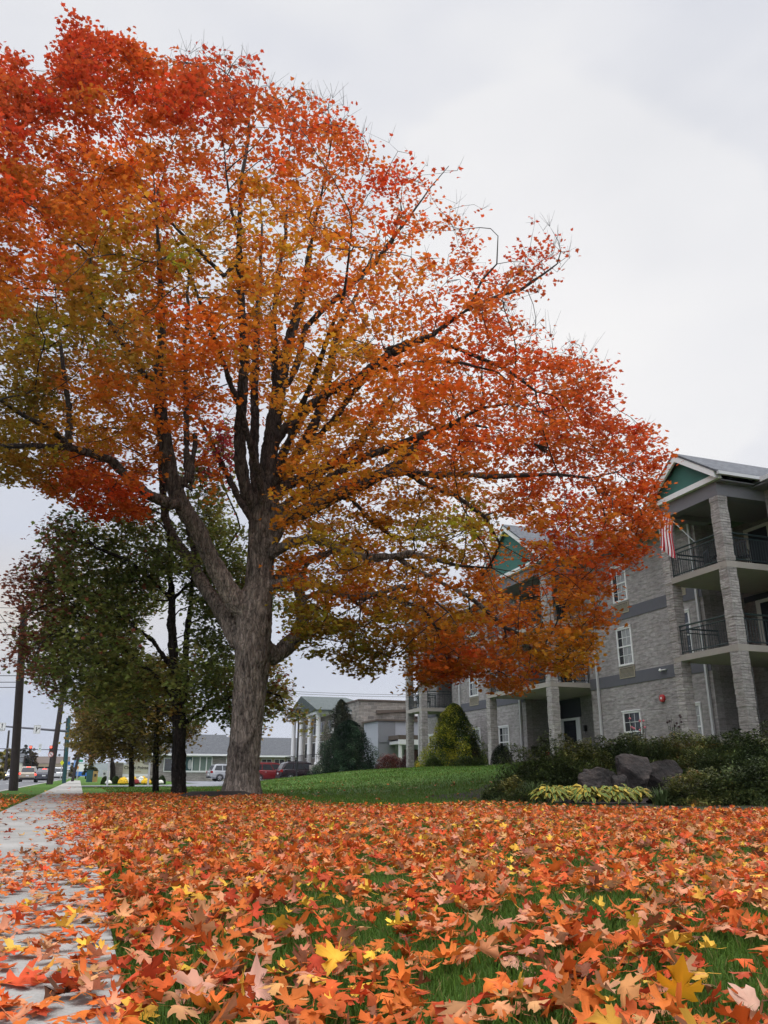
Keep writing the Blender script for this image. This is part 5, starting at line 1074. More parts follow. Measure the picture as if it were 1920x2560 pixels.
far_tree(6, 144, 320, 7, 1880, [(.025, .035, .022), (.04, .05, .03)], (1, 1), 'narrow dark conifer right of the orange tree', n_=80)
far_tree(7, 34, 180, 10, 1895, YG, (1, 3, 3, 1), 'low yellow tree beside the wooden pole', n_=80)
far_tree(8, 186, 230, 12, 1880, [(.12, .09, .05), (.16, .12, .06), (.08, .07, .04)], (1, 1, 1), 'thin brown tree behind the leaning far poles', n_=90)
far_tree(9, 225, 160, 14, 1870, [(.06, .075, .03), (.10, .10, .035)], (1, 1), 'dark green tree behind the teal cabinet', n_=100)
far_tree(10, 600, 170, 30, 1800, OL, (1, 1, 1, 1), 'olive tree behind the low stone wing', n_=160)
far_tree(11, 470, 165, 40, 1790, OL, (2, 1, 1, 0), 'green tree rising behind the bungalow roof', n_=160)

# ------------------------------------------------------------------ apartment building
PC, PW, PD = 20.4, 22.6, 24.6           # column line, wall line, recess wall line
ZS = (4.55, 7.46); TOP = 10.1
BAYS = [(21.3, 25.1, 24.4), (33.3, 39.6, 39.8), (49.2, 51.6, 51.8)]     # recess from, to, far column
def apartment():
    b = thing('apartment_building', PW, 36, .6, 'three storey grey block apartment building with stone columns, balconies and green gables', 'building')
    def P(name, mb, mat, **k): return part(name, mb, mat, k.pop('parent', b), **k)
    # street wall with recesses, floor plates
    s_prev = 6.0
    for a, c, _ in BAYS+[(55.0, 0, 0)]:
        w = MB(); w.box(PW, PW+.35, s_prev, a, .4, 10.55); P('wall', w, 'block'); s_prev = c
    e = MB(); e.box(PW+.352, 40, 54.65, 55.0, .4, 10.55); P('end_wall', e, 'block')
    for a, c, _ in BAYS:
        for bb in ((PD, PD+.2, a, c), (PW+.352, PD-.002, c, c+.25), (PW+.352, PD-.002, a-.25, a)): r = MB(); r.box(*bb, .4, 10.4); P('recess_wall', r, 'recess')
    s_prev = 6.0
    for a, c, _ in BAYS+[(55.0, 0, 0)]:
        for z in (4.42, 7.33):
            if a > s_prev: bd = MB(); bd.box(PW-.03, PW-.002, s_prev, a, z, z+.25); bd.box(PW-.022, PW-.002, s_prev, a, z+.25, z+.51); P('dark_band', bd, 'band')
        s_prev = c
    # columns
    def column(p, s, z0, z1, w_=.42):
        m = MB(); rg = random.Random(int(s*10)); z = z0
        while z < z1-.02:
            h = min(.2, z1-z); g = .004
            V = []
            ro = rg.uniform(-.006, .010)
            for zz, ins in ((z+g*.5, .012), (z+.012, ro), (z+h-.012, ro+rg.uniform(-.004, .004)), (z+h-g*.5, .012)):
                for sx, sy in ((-1, -1), (1, -1), (1, 1), (-1, 1)): V.append((p+sx*(w_/2-ins+rg.uniform(-.004, .004)), s+sy*(w_/2-ins+rg.uniform(-.005, .005)), zz))
            F = [(3, 2, 1, 0), (12, 13, 14, 15)]+[(4*q+i, 4*q+(i+1) % 4, 4*q+4+(i+1) % 4, 4*q+4+i) for q in range(3) for i in range(4)]; m.add(V, F); z += h
        m.box(p-w_/2+.02, p+w_/2-.02, s-w_/2+.02, s+w_/2-.02, z0, z1-.01); return P('column', m, 'column')
    for a, c, far in BAYS:
        column(PC+.21, a+.21, .5, TOP); column(PC+.21, far, .5, TOP)
    # balconies
    railn = [0]
    def railing(pts, z, handrail=True):
        m = MB(); q = [Vector((x, y, 0)) for x, y in pts]
        for u, v in zip(q[:-1], q[1:]):
            L_ = (v-u).length; d = (v-u)/L_
            for zz, t in ((z+1.06, .032), (z+.90, .022), (z+.10, .024)): m.tube([(u.x, u.y, zz), (v.x, v.y, zz)], t, 6)
            k = max(2, int(L_/.115))
            for i in range(1, k): x = u+d*(L_*i/k); m.tube([(x.x, x.y, z+.10), (x.x, x.y, z+.90)], .012, 4)
            npst = max(1, round(L_/1.7))
            for i in range(npst+1): x = u+d*min(max(L_*i/npst, .03), L_-.03); m.tube([(x.x, x.y, z-.02), (x.x, x.y, z+1.06)], .024, 4)
        P('railing', m, 'rail')
    for bi, (a, c, far) in enumerate(BAYS):
        fe = far+.12
        for z in ZS:
            m = MB(); m.box(PC, PD-.01, a, fe if fe < c else c, z, z+.22)
            if fe > c: m.box(PC, PW-.04, c+.002, fe, z+.002, z+.218)
            P('balcony_slab', m, 'slab'); zt = z+.22
            railing([(PC+.1, a+.45), (PC+.1, far-.22)], zt); railing([(PC+.45, a+.07), (PW-.04, a+.07)], zt); railing([(PC+.42, fe-.07), (PW-.04, fe-.07)], zt)
        # roof beam, ceiling, gable
        m = MB(); m.box(PC, PC+.42, a, fe, TOP, 10.62); m.box(PC+.422, PW-.002, a, a+.42, TOP, 10.62); m.box(PC+.422, PW-.002, fe-.42, fe, TOP, 10.62); P('roof_beam', m, 'beam')
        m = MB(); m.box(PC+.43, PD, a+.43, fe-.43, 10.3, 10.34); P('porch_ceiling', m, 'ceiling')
        mid = (a+fe)/2; hw = (fe-a)/2+.32; ap = 10.78+hw*.70; fp = PC-.28
        g = MB(); g.prism([(mid-hw+.2, 10.80), (mid+hw-.2, 10.80), (mid, ap-.14)], PC-.06, PC+.1, 'x'); P('gable', g, 'green_gable')
        t = MB(); t.box(fp+.12, PC-.002, mid-hw, mid+hw, 10.62, 10.82)
        for sg in (-1, 1):
            n2 = [(mid+sg*hw, 10.62), (mid+sg*hw, 10.86), (mid, ap+.06), (mid, ap-.20)]; t.prism(n2 if sg < 0 else n2[::-1], fp-.04, fp+.06, 'x')
        P('gable_trim', t, 'white')
        rf = MB(); x1 = 31.5
        for sg in (-1, 1):
            q = [(mid+sg*(hw+.10), 10.80), (mid+sg*(hw+.10), 10.88), (mid, ap+.16), (mid, ap+.08)]; rf.prism(q if sg < 0 else q[::-1], fp-.06, x1-(.0 if sg < 0 else 0.002), 'x')
        P('gable_roof', rf, 'shingle')
        gt = MB(); gt.box(fp, PW+2, mid-hw-.20, mid-hw-.09, 10.70, 10.82); P('gutter', gt, 'white_dull'); gt = MB(); gt.box(fp, PW-.6, mid+hw+.09, mid+hw+.2, 10.70, 10.82); P('gutter', gt, 'white_dull')
        for y0_, y1_ in ((mid-hw+.02, a-.002), (fe+.002, mid+hw-.02)): sf = MB(); sf.box(PC-.02, PW-.7, y0_, y1_, 10.56, 10.60); P('soffit', sf, 'beam')
    # main roof
    rf = MB(); rf.prism([(21.95, 10.62), (21.95, 10.72), (31.5, 14.0), (41, 10.72), (41, 10.62), (31.5, 13.88)], 5.5, 55.4, 'y'); P('roof', rf, 'shingle')
    s_prev = 5.5
    for a, c, far in BAYS+[(55.4, 0, 0)]:
        if a > s_prev+1: fs = MB(); fs.box(21.86, 21.945, s_prev, a-.6, 10.58, 10.74); P('eaves_gutter', fs, 'white_dull')
        s_prev = far+.6
    so = MB(); so.box(21.96, PW-.002, 5.6, 55.3, 10.50, 10.56); P('eaves_soffit', so, 'beam')
    # windows
    def window(s0, s1, z0, z1, grid=True, dark=False, wallp=PW):
        f = MB(); t = .085; x0, x1 = wallp-.045, wallp+.05
        f.box(x0, x1, s0, s1, z1-t, z1); f.box(x0, x1, s0, s1, z0, z0+t); f.box(x0, x1, s0, s0+t, z0+t+.001, z1-t-.001); f.box(x0, x1, s1-t, s1, z0+t+.001, z1-t-.001); zm = (z0+z1)/2; f.box(x0+.01, x1, s0+t+.001, s1-t-.001, zm-.03, zm+.03)
        f.box(x0-.03, x0-.001, s0-.05, s1+.05, z1+.001, z1+.05); fr = P('window', f, 'white', bevel=.006)
        pn = MB(); pn.box(wallp-.012, wallp-.003, s0+t, s1-t, z0+t, z1-t); part('pane', pn, 'glass', fr)
        if grid:
            g = MB(); W_ = s1-s0-2*t
            for zl, zh in ((z0+t, zm-.03), (zm+.03, z1-t)):
                for i in (1, 2): y = s0+t+W_*i/3; g.box(wallp-.022, wallp-.013, y-.009, y+.009, zl, zh)
                g.box(wallp-.024, wallp-.0135, s0+t, s1-t, (zl+zh)/2-.009, (zl+zh)/2+.009)
            part('glazing_bar', g, 'white', fr)
        if not dark:
            cu = MB()
            for i in range(7): y = s0+t+.02+(W_ if grid else (s1-s0-2*t))*i/10.5; cu.box(wallp-.0128, wallp-.0122, y, y+.055, z0+t+.01, z1-t-.01)
            part('curtain', cu, 'curtain', fr)
        return fr
    def ac(s0, s1, z0, z1):
        m = MB(); m.box(PW-.05, PW-.002, s0, s1, z0, z0+.03); m.box(PW-.05, PW-.002, s0, s1, z1-.03, z1); m.box(PW-.05, PW-.002, s0, s0+.03, z0+.031, z1-.031); m.box(PW-.05, PW-.002, s1-.03, s1, z0+.031, z1-.031); k = 8
        for i in range(k): z = z0+.04+(z1-z0-.08)*i/k; m.box(PW-.045, PW-.015, s0+.031, s1-.031, z, z+.022)
        g = P('air_conditioner_grille', m, 'grille'); d = MB(); d.box(PW-.012, PW-.003, s0+.03, s1-.03, z0+.03, z1-.03); part('backing', d, 'black', g)
    for s0, s1, in ((29.8, 30.9), (45.3, 46.5)):
        window(s0, s1, 5.25, 6.95); ac(s0+.0, s1, 4.70, 5.18); window(s0, s1, 8.15, 9.85); ac(s0, s1, 7.60, 8.08)
    window(29.7, 30.95, 1.5, 3.25, dark=True); window(41.6, 42.8, 1.5, 3.24); window(45.2, 46.3, 1.5, 3.3); window(52.2, 53.2, 1.4, 3.25); window(25.95, 26.9, 1.5, 3.25); window(25.95, 26.9, 5.0, 6.95, dark=True)
    window(41.6, 42.8, 5.3, 6.95); window(41.6, 42.8, 8.2, 9.85)
    ac(26.0, 27.1, 7.60, 8.02)
    # doors on the recess walls
    def door(s0, s1, z0, z1, slide=False, leaf='white', panel=True):
        f = MB(); x0, x1 = PD-.06, PD-.002; t = .12
        f.box(x0, x1, s0, s0+t, z0, z1); f.box(x0, x1, s1-t, s1, z0, z1); f.box(x0, x1, s0+t+.001, s1-t-.001, z1-t, z1); fr = P('door_frame', f, leaf)
        d = MB(); sm_ = (s0+s1)/2
        if slide: d.box(x0+.02, x1, sm_-.05, sm_+.05, z0, z1-t-.001); d.box(x0+.02, x1, s0+t, s0+t+.07, z0, z1-t-.001); d.box(x0+.02, x1, s1-t-.07, s1-t-.001, z0, z1-t-.001)
        else: d.box(x0+.015, x1, s0+t+.001, s0+t+.30, z0, z1-t-.001); d.box(x0+.015, x1, s1-t-.14, s1-t-.001, z0, z1-t-.001); d.box(x0+.016, x1, s0+t+.301, s1-t-.141, z0, z0+.3)
        dr = part('door', d, leaf, fr); g = MB(); g.box(PD-.02, PD-.003, s0+t+.01, s1-t-.01, z0+.02, z1-t-.01); part('glass', g, 'glass', fr)
        if slide:
            c = MB()
            for i in range(9): y = s0+t+.1+i*.11; c.box(PD-.0215, PD-.0205, y, y+.06, z0+.05, z1-t-.03)
            part('curtain', c, 'curtain', fr)
        h = MB(); h.box(x0-.04, x0+.012, s1-t-.2, s1-t-.16, z0+.95, z0+1.1); part('handle', h, 'black', dr)
    door(37.4, 39.3, 1.1, 3.50); door(22.0, 24.4, 4.77, 7.15, slide=True, leaf='cream'); door(22.0, 24.5, 7.68, 10.1, slide=True, leaf='cream'); door(21.7, 23.9, 1.75, 3.75, slide=True, leaf='cream')
    door(36.4, 39.2, 4.77, 7.0, slide=True); door(36.4, 39.2, 7.68, 9.9, slide=True); door(49.6, 51.0, 4.77, 6.9); door(49.6, 51.0, 7.68, 9.85)
    for bb in ((37.3, 39.5, 3.52, 4.5), (21.4, 24.0, 3.77, 4.5), (21.4, 25.0, 7.17, 7.40)): m = MB(); m.box(PD-.03, PD-.002, *bb); P('infill_panel', m, 'navy')
    # downspouts with brackets
    for s in (25.35, 32.6, 40.1, 47.9, 54.9):
        m = MB(); m.box(PW-.12, PW-.035, s-.05, s+.05, .8, 10.5); dn = P('downspout', m, 'white_dull'); k = MB()
        for z in (2.2, 4.2, 6.6, 9.0): k.box(PW-.125, PW-.034, s-.065, s+.065, z, z+.03)
        part('bracket', k, 'white_dull', dn)
    # red alarm bell, wall lamp, floodlight, hose box
    m = MB(); V = []; m.add([], []); 
    def disc_x(mb, x0, x1, s, z, r, k=18):
        vs = [(x, s+r*f*math.cos(2*math.pi*i/k), z+r*f*math.sin(2*math.pi*i/k)) for x, f in ((x1, 1), (x0+.02, 1), (x0, .75)) for i in range(k)]
        mb.add(vs, [(q*k+i, q*k+(i+1) % k, (q+1)*k+(i+1) % k, (q+1)*k+i) for q in range(2) for i in range(k)]+[tuple(2*k+i for i in range(k)), tuple(range(k))[::-1]])
    disc_x(m, PW-.10, PW-.002, 28.15, 3.62, .155); al = P('alarm_bell', m, 'red'); m = MB(); disc_x(m, PW-.115, PW-.101, 28.15, 3.62, .05); part('bell_boss', m, 'white', al)
    m = MB(); m.box(PD-.16, PD-.02, 36.85, 36.97, 2.75, 3.05); m.tube([(PD-.02, 36.91, 2.6), (PD-.09, 36.91, 2.6), (PD-.09, 36.91, 2.75)], .015, 6); P('wall_lamp', m, 'black')
    m = MB(); m.lathe(PW-.12, 28.0, [(.02, 4.70), (.07, 4.74), (.03, 4.82)], 8); m.box(PW-.12, PW-.035, 27.7, 27.95, 4.74, 4.78); P('floodlight', m, 'white')
    m = MB(); m.box(PW-.10, PW-.002, 28.85, 29.0, 1.75, 1.98); P('hose_box', m, 'cream')
    return b
apartment()
# flag on a slanted pole tied to the top balcony
def flag():
    s0 = 22.75; base = (PC+.02, s0, 8.75); tip = (PC-.75, s0+.55, 9.95)
    f = thing('flag', PC, s0, 8.7, 'striped flag on a slanted pole at the top balcony railing', 'flag'); m = MB(); m.tube([base, tip], .016, 7); part('pole', m, 'metal', f)
    t = Vector(tip); cols = {0: MB(), 1: MB()}; canton = MB(); n_ = 26; rows = 9; hoist = .85; ln = 1.42
    dirn = (Vector(base)-t).normalized()
    def pt(u, v):
        a = t+dirn*(hoist*v*.62); sw = .07*math.sin(v*9+u*3)+.05*math.sin(v*17+1); return (a.x-.06+sw*u-.10*u, a.y+.30*u*(1-v)+sw*.8*u+.06*math.sin(u*5), a.z-u*ln+.04*math.sin(v*6)*u)
    for r in range(rows):
        for k in range(n_):
            u0, u1, v0, v1 = k/n_, (k+1)/n_, r/rows, (r+1)/rows; mb_ = canton if (u0 < .38 and v0 < .53 and False) else cols[r % 2]; mb_.add([pt(u0, v0), pt(u1, v0), pt(u1, v1), pt(u0, v1)], [(0, 1, 2, 3)])
    part('red_stripes', cols[0], 'flag_red', f, sm=True); part('white_stripes', cols[1], 'flag_white', f, sm=True)
flag()
# balcony and porch furniture
def chair(p, s, z, rot, label, mat='black', group='patio chairs on the balconies'):
    c = thing('patio_chair', p, s, z, label, 'chair', group, rot); m = MB(); m.box(-.26, .26, -.25, .25, .40, .44); part('seat', m, mat, c, local=True)
    m = MB()
    for i in range(7): m.box(-.24+i*.075, -.21+i*.075, .25, .27, .44, .88)
    m.box(-.27, .27, .245, .275, .88, .93); part('backrest', m, mat, c, local=True)
    for x in (-.24, .24):
        for y in (-.23, .23): m = MB(); m.tube([(x, y, .40), (x*1.05, y*1.08, 0)], .018, 6); part('leg', m, mat, c, local=True)
        m = MB(); m.tube([(x, .25, .64), (x, -.22, .64), (x, -.22, .44)], .016, 6); part('armrest', m, mat, c, local=True)
    return c
def table(p, s, z, label, r=.4, mat='black', h=.7):
    c = thing('patio_table', p, s, z, label, 'table'); m = MB(); m.lathe(0, 0, [(r, h-.03), (r, h)], 20); part('table_top', m, mat, c, local=True)
    for k in range(4): a = k*math.pi/2+.4; m = MB(); m.tube([(.1*math.cos(a), .1*math.sin(a), h-.03), (r*.8*math.cos(a), r*.8*math.sin(a), 0)], .016, 6); part('leg', m, mat, c, local=True)
chair(21.6, 23.2, 7.69, 1.2, 'dark chair on the top balcony beside the flag'); chair(21.8, 22.0, 7.69, 2.2, 'dark chair on the top balcony beside the near column'); table(21.4, 22.6, 7.69, 'small dark round table between the chairs on the top balcony', .3, h=.55)
chair(21.1, 50.0, 4.78, 2.6, 'black chair on the far low balcony, nearer one'); chair(21.2, 51.2, 4.78, .4, 'black chair on the far low balcony, farther one'); table(21.1, 50.6, 4.78, 'black table on the far low balcony', .42)
def bench():
    c = thing('porch_bench', 23.15, 39.3, 1.1, 'dark bench in the shadow of the middle ground floor porch', 'bench'); m = MB(); m.box(22.65, 23.55, 38.85, 39.3, 1.5, 1.56); part('seat', m, 'black', c); m = MB(); m.box(22.65, 23.55, 39.3, 39.36, 1.56, 2.05); part('backrest', m, 'black', c)
    for x in (22.7, 23.45): m = MB(); m.box(x, x+.06, 38.87, 39.32, 1.1, 1.499); part('leg', m, 'black', c)
bench()
def wreath(): 
    m = MB(); k = 26; rg = random.Random(2)
    m.tube([(22.9+.38*math.cos(2*math.pi*i/k)*1.0, 38.3+rg.uniform(-.02, .02), 1.9+.38*math.sin(2*math.pi*i/k)) for i in range(k+1)], [.05+.03*rg.random() for _ in range(k+1)], 6)
    c = thing('wreath_stand', 22.9, 38.3, 1.1, 'round twig ornament with a red bow on the middle ground floor porch', 'ornament'); part('twig_ring', m, 'twig', c); m = MB(); m.lathe(23.0, 38.25, [(.02, 1.5), (.12, 1.58), (.1, 1.75), (.02, 1.8)], 8); part('red_bow', m, 'red', c); m = MB(); m.tube([(22.9, 38.32, 1.1), (22.9, 38.32, 1.55)], .02, 6); part('stake', m, 'black', c)
wreath()
m = MB(); m.box(20.2, PW, 33.1, 40.1, .55, 1.08); solo('porch_floor', m, 'slab', 22, 36, .6, kind='structure')
m = MB(); m.box(20.2, PW, 21.0, 24.8, .55, 1.7); solo('porch_floor', m, 'slab', 22, 23, .6, kind='structure')
pp = at(1048, 1910, 52.5)[0]
t_ = thing('flower_pot', pp, 52.5, tz(pp, 52.5), 'pot of yellow mums between the two leftmost columns', 'plant'); m = MB(); m.lathe(0, 0, [(.12, 0), (.17, .25)], 12); part('pot', m, 'brown_roof', t_, local=True)
m = MB(); rg0 = random.Random(5)
for k in range(160):
    d = Vector((rg0.gauss(0, 1), rg0.gauss(0, 1), abs(rg0.gauss(0, 1)))).normalized(); q = Vector((0, 0, .25))+Vector((d.x*.26, d.y*.26, d.z*.32)); u = d.orthogonal().normalized()*.05; w_ = d.cross(u).normalized()*.05; m.add([q+u, q+w_, q-u, q-w_], [(0, 1, 2, 3)])
M['mum_yellow'] = simple('yellow_mum', (.72, .45, .02), .8); part('flowers', m, 'mum_yellow', t_, local=True)

# ------------------------------------------------------------------ middle distance: grey block, stone hall, portico, low wings
def grey_block():
    b = thing('annex_building', 28, 70, 0, 'grey stucco flat roofed annex with one window behind the dark conifer', 'building')
    m = MB(); m.box(23.4, 40, 66.0, 69.9, 0, 5.0); part('wall', m, 'stucco', b); m = MB(); m.box(23.35, 24.9, 65.94, 65.998, 0, 4.96); part('corner_panel', m, 'stucco_dark', b); m = MB(); m.box(23.2, 40.1, 65.85, 70.0, 5.0, 5.14); part('roof_edge', m, 'brown_roof', b)
    f = MB(); x0, _ = at(951, 1870, 66); x1, _ = at(979, 1870, 66); _, zt = at(960, 1860, 66); zb = 1.95; f.box(x0, x1, 65.95, 65.999, zb, zb+.09); f.box(x0, x1, 65.95, 65.999, zt-.09, zt); f.box(x0, x0+.1, 65.95, 65.999, zb+.091, zt-.091); f.box(x1-.1, x1, 65.95, 65.999, zb+.091, zt-.091); fr = part('window', f, 'white', b)
    g = MB(); g.box(x0+.1, x1-.1, 65.975, 65.99, zb+.09, zt-.09); part('pane', g, 'glass', fr); c = MB()
    for k in range(9): z = zb+.15+k*(zt-zb-.25)/9; c.box(x0+.12, x1-.12, 65.968, 65.972, z, z+.07)
    part('blind', c, 'curtain', fr); l = MB(); l.box(x0-.15, x1+.15, 65.9, 65.998, zt+.12, zt+.38); part('lintel', l, 'stucco_dark', b)
    p0, za = at(993, 1848, 64); m = MB(); m.box(p0, p0+6, 63.5, 65.84, 3.05, 3.3); m.box(p0-.1, p0+6, 63.4, 63.498, 3.0, 3.4); part('canopy', m, 'white', b); m = MB(); m.box(p0-.1, p0+6, 63.4, 65.84, 3.41, 3.75); part('canopy_roof', m, 'brown_roof', b); m = MB(); m.box(p0, p0+.22, 63.5, 63.72, .3, 2.99); part('canopy_post', m, 'white', b)
    m = MB(); m.box(p0+1.4, p0+3.4, 65.93, 65.998, .8, 2.7); d = part('door', m, 'red_brown', b); m = MB()
    for k in range(4): m.box(p0+1.6+k*.45, p0+1.85+k*.45, 65.90, 65.929, 1.7, 2.3)
    part('door_glass', m, 'glass', d)
M['red_brown'] = simple('red_brown_door', (.09, .03, .03), .5)
grey_block()
def hall():
    b = thing('stone_hall', 30, 76, 0, 'tall flat roofed pale stone hall behind the grey annex', 'building'); m = MB(); m.box(23.0, 42, 70.1, 86, 0, 7.0); part('wall', m, 'stone', b); m = MB(); m.box(22.9, 42.1, 70.0, 86.1, 7.0, 7.14); part('parapet_cap', m, 'brown_roof', b)
    m = MB(); m.box(27.4, 31, 69.9, 70.06, 5.55, 5.7); m.prism([(24.6, 5.9), (28.4, 6.25), (28.4, 6.38), (24.6, 6.2)], 69.86, 70.05, 'y'); part('steel_brace', m, 'brown_roof', b); m = MB(); m.box(28.3, 32, 69.7, 69.98, 5.75, 6.35); part('roof_duct', m, 'white', b)
hall()
def portico():
    P0, P1, S0, S1 = 19.9, 23.0, 71.8, 83.4
    b = thing('portico_building', 22, 77, 0, 'stone building with tall white columned portico and grey green hipped roof', 'building'); m = MB(); m.box(21.4, 22.95, 72.6, 86, 0, 6.0); part('wall', m, 'stone', b)
    for s in (73.4, 76.4, 79.6, 82.8):
        m = MB(); m.lathe(P0+.25, s, [(.30, 1.55), (.30, 1.7), (.225, 1.75), (.20, 5.75), (.27, 5.85), (.27, 5.98)], 18); part('column', m, 'white', b, sm=False)
    m = MB(); m.box(P0-.1, 21.39, 72.8, 83.4, 5.98, 6.3); m.box(21.391, 24.6, 72.3, 72.598, 5.98, 6.3); part('entablature', m, 'white', b)
    mid, ap = 78.1, 8.0; m = MB(); m.prism([(72.6, 6.3), (83.6, 6.3), (mid, ap-.15)], P0, P0+.15, 'x'); part('pediment', m, 'white', b)
    m = MB(); V = [(P0-.3, 72.2, 6.32), (P0-.3, 84.0, 6.32), (26.5, 84, 6.32), (26.5, 72.2, 6.32), (P0-.3, mid, ap), (24.2, mid, ap), (P0-.3, 72.2, 6.22), (P0-.3, 84.0, 6.22), (26.5, 84, 6.22), (26.5, 72.2, 6.22)]
    m.add(V, [(0, 3, 5, 4), (1, 4, 5, 2), (3, 2, 5), (0, 4, 1), (6, 7, 8, 9), (0, 6, 9, 3), (1, 2, 8, 7), (0, 1, 7, 6), (2, 3, 9, 8)]); part('roof', m, 'shingle_green', b)
    m = MB(); m.box(19.4, 21.39, 72.4, 84, 0, 1.5); part('porch_floor', m, 'slab', b)
    m = MB()
    for y in np.arange(72.6, 83.8, .22): m.tube([(19.6, y, 1.5), (19.6, y, 2.4)], .012, 4)
    for x in np.arange(19.6, 21.4, .22): m.tube([(x, 72.55, 1.5), (x, 72.55, 2.4)], .012, 4)
    m.tube([(19.6, 72.5, 2.4), (19.6, 83.9, 2.4)], .03, 5); m.tube([(19.6, 72.55, 2.4), (21.39, 72.55, 2.4)], .03, 5); part('railing', m, 'black', b)
    for s0 in (73.2, 75.8, 78.6, 81.4):
        for z0, z1 in ((2.2, 3.7), (4.3, 5.5)): m = MB(); m.box(21.33, 21.398, s0, s0+1.1, z0, z1); w = part('window', m, 'white', b); m = MB(); m.box(21.31, 21.329, s0+.08, s0+1.02, z0+.08, z1-.08); part('pane', m, 'glass', w)
    for x0 in (21.7, 22.3): m = MB(); m.box(x0, x0+.4, 72.53, 72.598, 1.6, 3.3); w = part('window', m, 'white', b); m = MB(); m.box(x0+.05, x0+.35, 72.51, 72.529, 1.66, 3.24); part('pane', m, 'glass', w)
    m = MB(); m.box(21.2, 23.4, 72.4, 72.598, 3.85, 4.0); part('string_course', m, 'cream', b); m = MB(); m.tube([(21.30, 72.5, 5.9), (21.30, 72.5, .2)], .05, 6); part('downspout', m, 'white', b)
portico()
def bungalow():
    b = thing('bungalow', 10, 98, 0, 'low stone bungalow with white framed picture window and grey roof left of the maple trunk', 'building'); x0, x1 = 5.2, 15.7
    m = MB(); m.box(x0, x1, 96, 106, 0, 2.75); part('wall', m, 'brickpale', b); m = MB(); m.prism([(95.2, 2.78), (95.2, 2.92), (101, 5.3), (106.8, 2.92), (106.8, 2.78), (101, 5.12)], x0-.6, x1+.5, 'x'); part('roof', m, 'shingle_dark', b)
    m = MB(); m.box(x0-.6, x1+.5, 95.08, 95.19, 2.72, 2.92); part('gutter', m, 'white', b)
    a0, a1 = at(462, 1900, 96)[0], at(530, 1900, 96)[0]; m = MB(); zb, zt = .95, 2.6; m.box(a0, a1, 95.9, 95.998, zb, zb+.18); m.box(a0, a1, 95.9, 95.998, zt, zt+.13)
    for f in (0, .28, .56, .80, 1.0): x = a0+(a1-a0)*f; m.box(x-.06, x+.06, 95.9, 95.998, zb+.181, zt-.001)
    w = part('window', m, 'white', b); m = MB(); m.box(a0, a1, 95.94, 95.96, zb+.18, zt); part('pane', m, 'pane_pale', w)
    m = MB(); xd = a0+(a1-a0)*.19; m.box(xd-.42, xd+.42, 95.915, 95.935, zb+.2, zt-.02); d = part('door', m, 'teal', b); m = MB(); k = 16; m.add([(xd+.22*math.cos(2*math.pi*i/k), 95.905, 1.8+.55*math.sin(2*math.pi*i/k)) for i in range(k)], [tuple(range(k))]); part('oval_glass', m, 'curtain', d)
    m = MB(); m.tube([(x1-.1, 95.9, 2.7), (x1-.1, 95.92, .1)], .06, 6); part('downspout', m, 'white', b)
    for z in (1.6,): m = MB(); m.box(at(410, 1900, 96)[0], at(432, 1900, 96)[0], 95.93, 95.998, z-.6, z+.9); w = part('window', m, 'white', b); 
    m = MB(); m.box(at(412, 1900, 96)[0], at(430, 1900, 96)[0], 95.90, 95.929, 1.1, 2.4); part('pane', m, 'glass', w)
M['pane_pale'] = simple('pale_reflecting_glass', (.17, .22, .19), .15, var=.15)
bungalow()
def wing():
    b = thing('stone_wing', 20, 112, 0, 'low tan wing with a row of windows seen above the red car', 'building'); m = MB(); m.box(15.9, 32, 108, 118, 0, 2.9); part('wall', m, 'tan', b); m = MB(); m.prism([(107.2, 3.0), (107.2, 3.12), (113, 5.6), (118.8, 3.12), (118.8, 3.0), (113, 5.45)], 15.5, 33, 'x'); part('roof', m, 'shingle_dark', b); m = MB(); m.box(15.5, 33, 107.08, 107.19, 2.9, 3.1); part('gutter', m, 'white', b)
    for k in range(9): x = 17.0+k*1.7; m = MB(); m.box(x, x+1.35, 107.93, 107.998, 1.1, 2.7); w = part('window', m, 'white', b); m = MB(); m.box(x+.07, x+.64, 107.90, 107.929, 1.18, 2.62); m.box(x+.71, x+1.28, 107.90, 107.929, 1.18, 2.62); part('pane', m, 'glass', w)
wing()
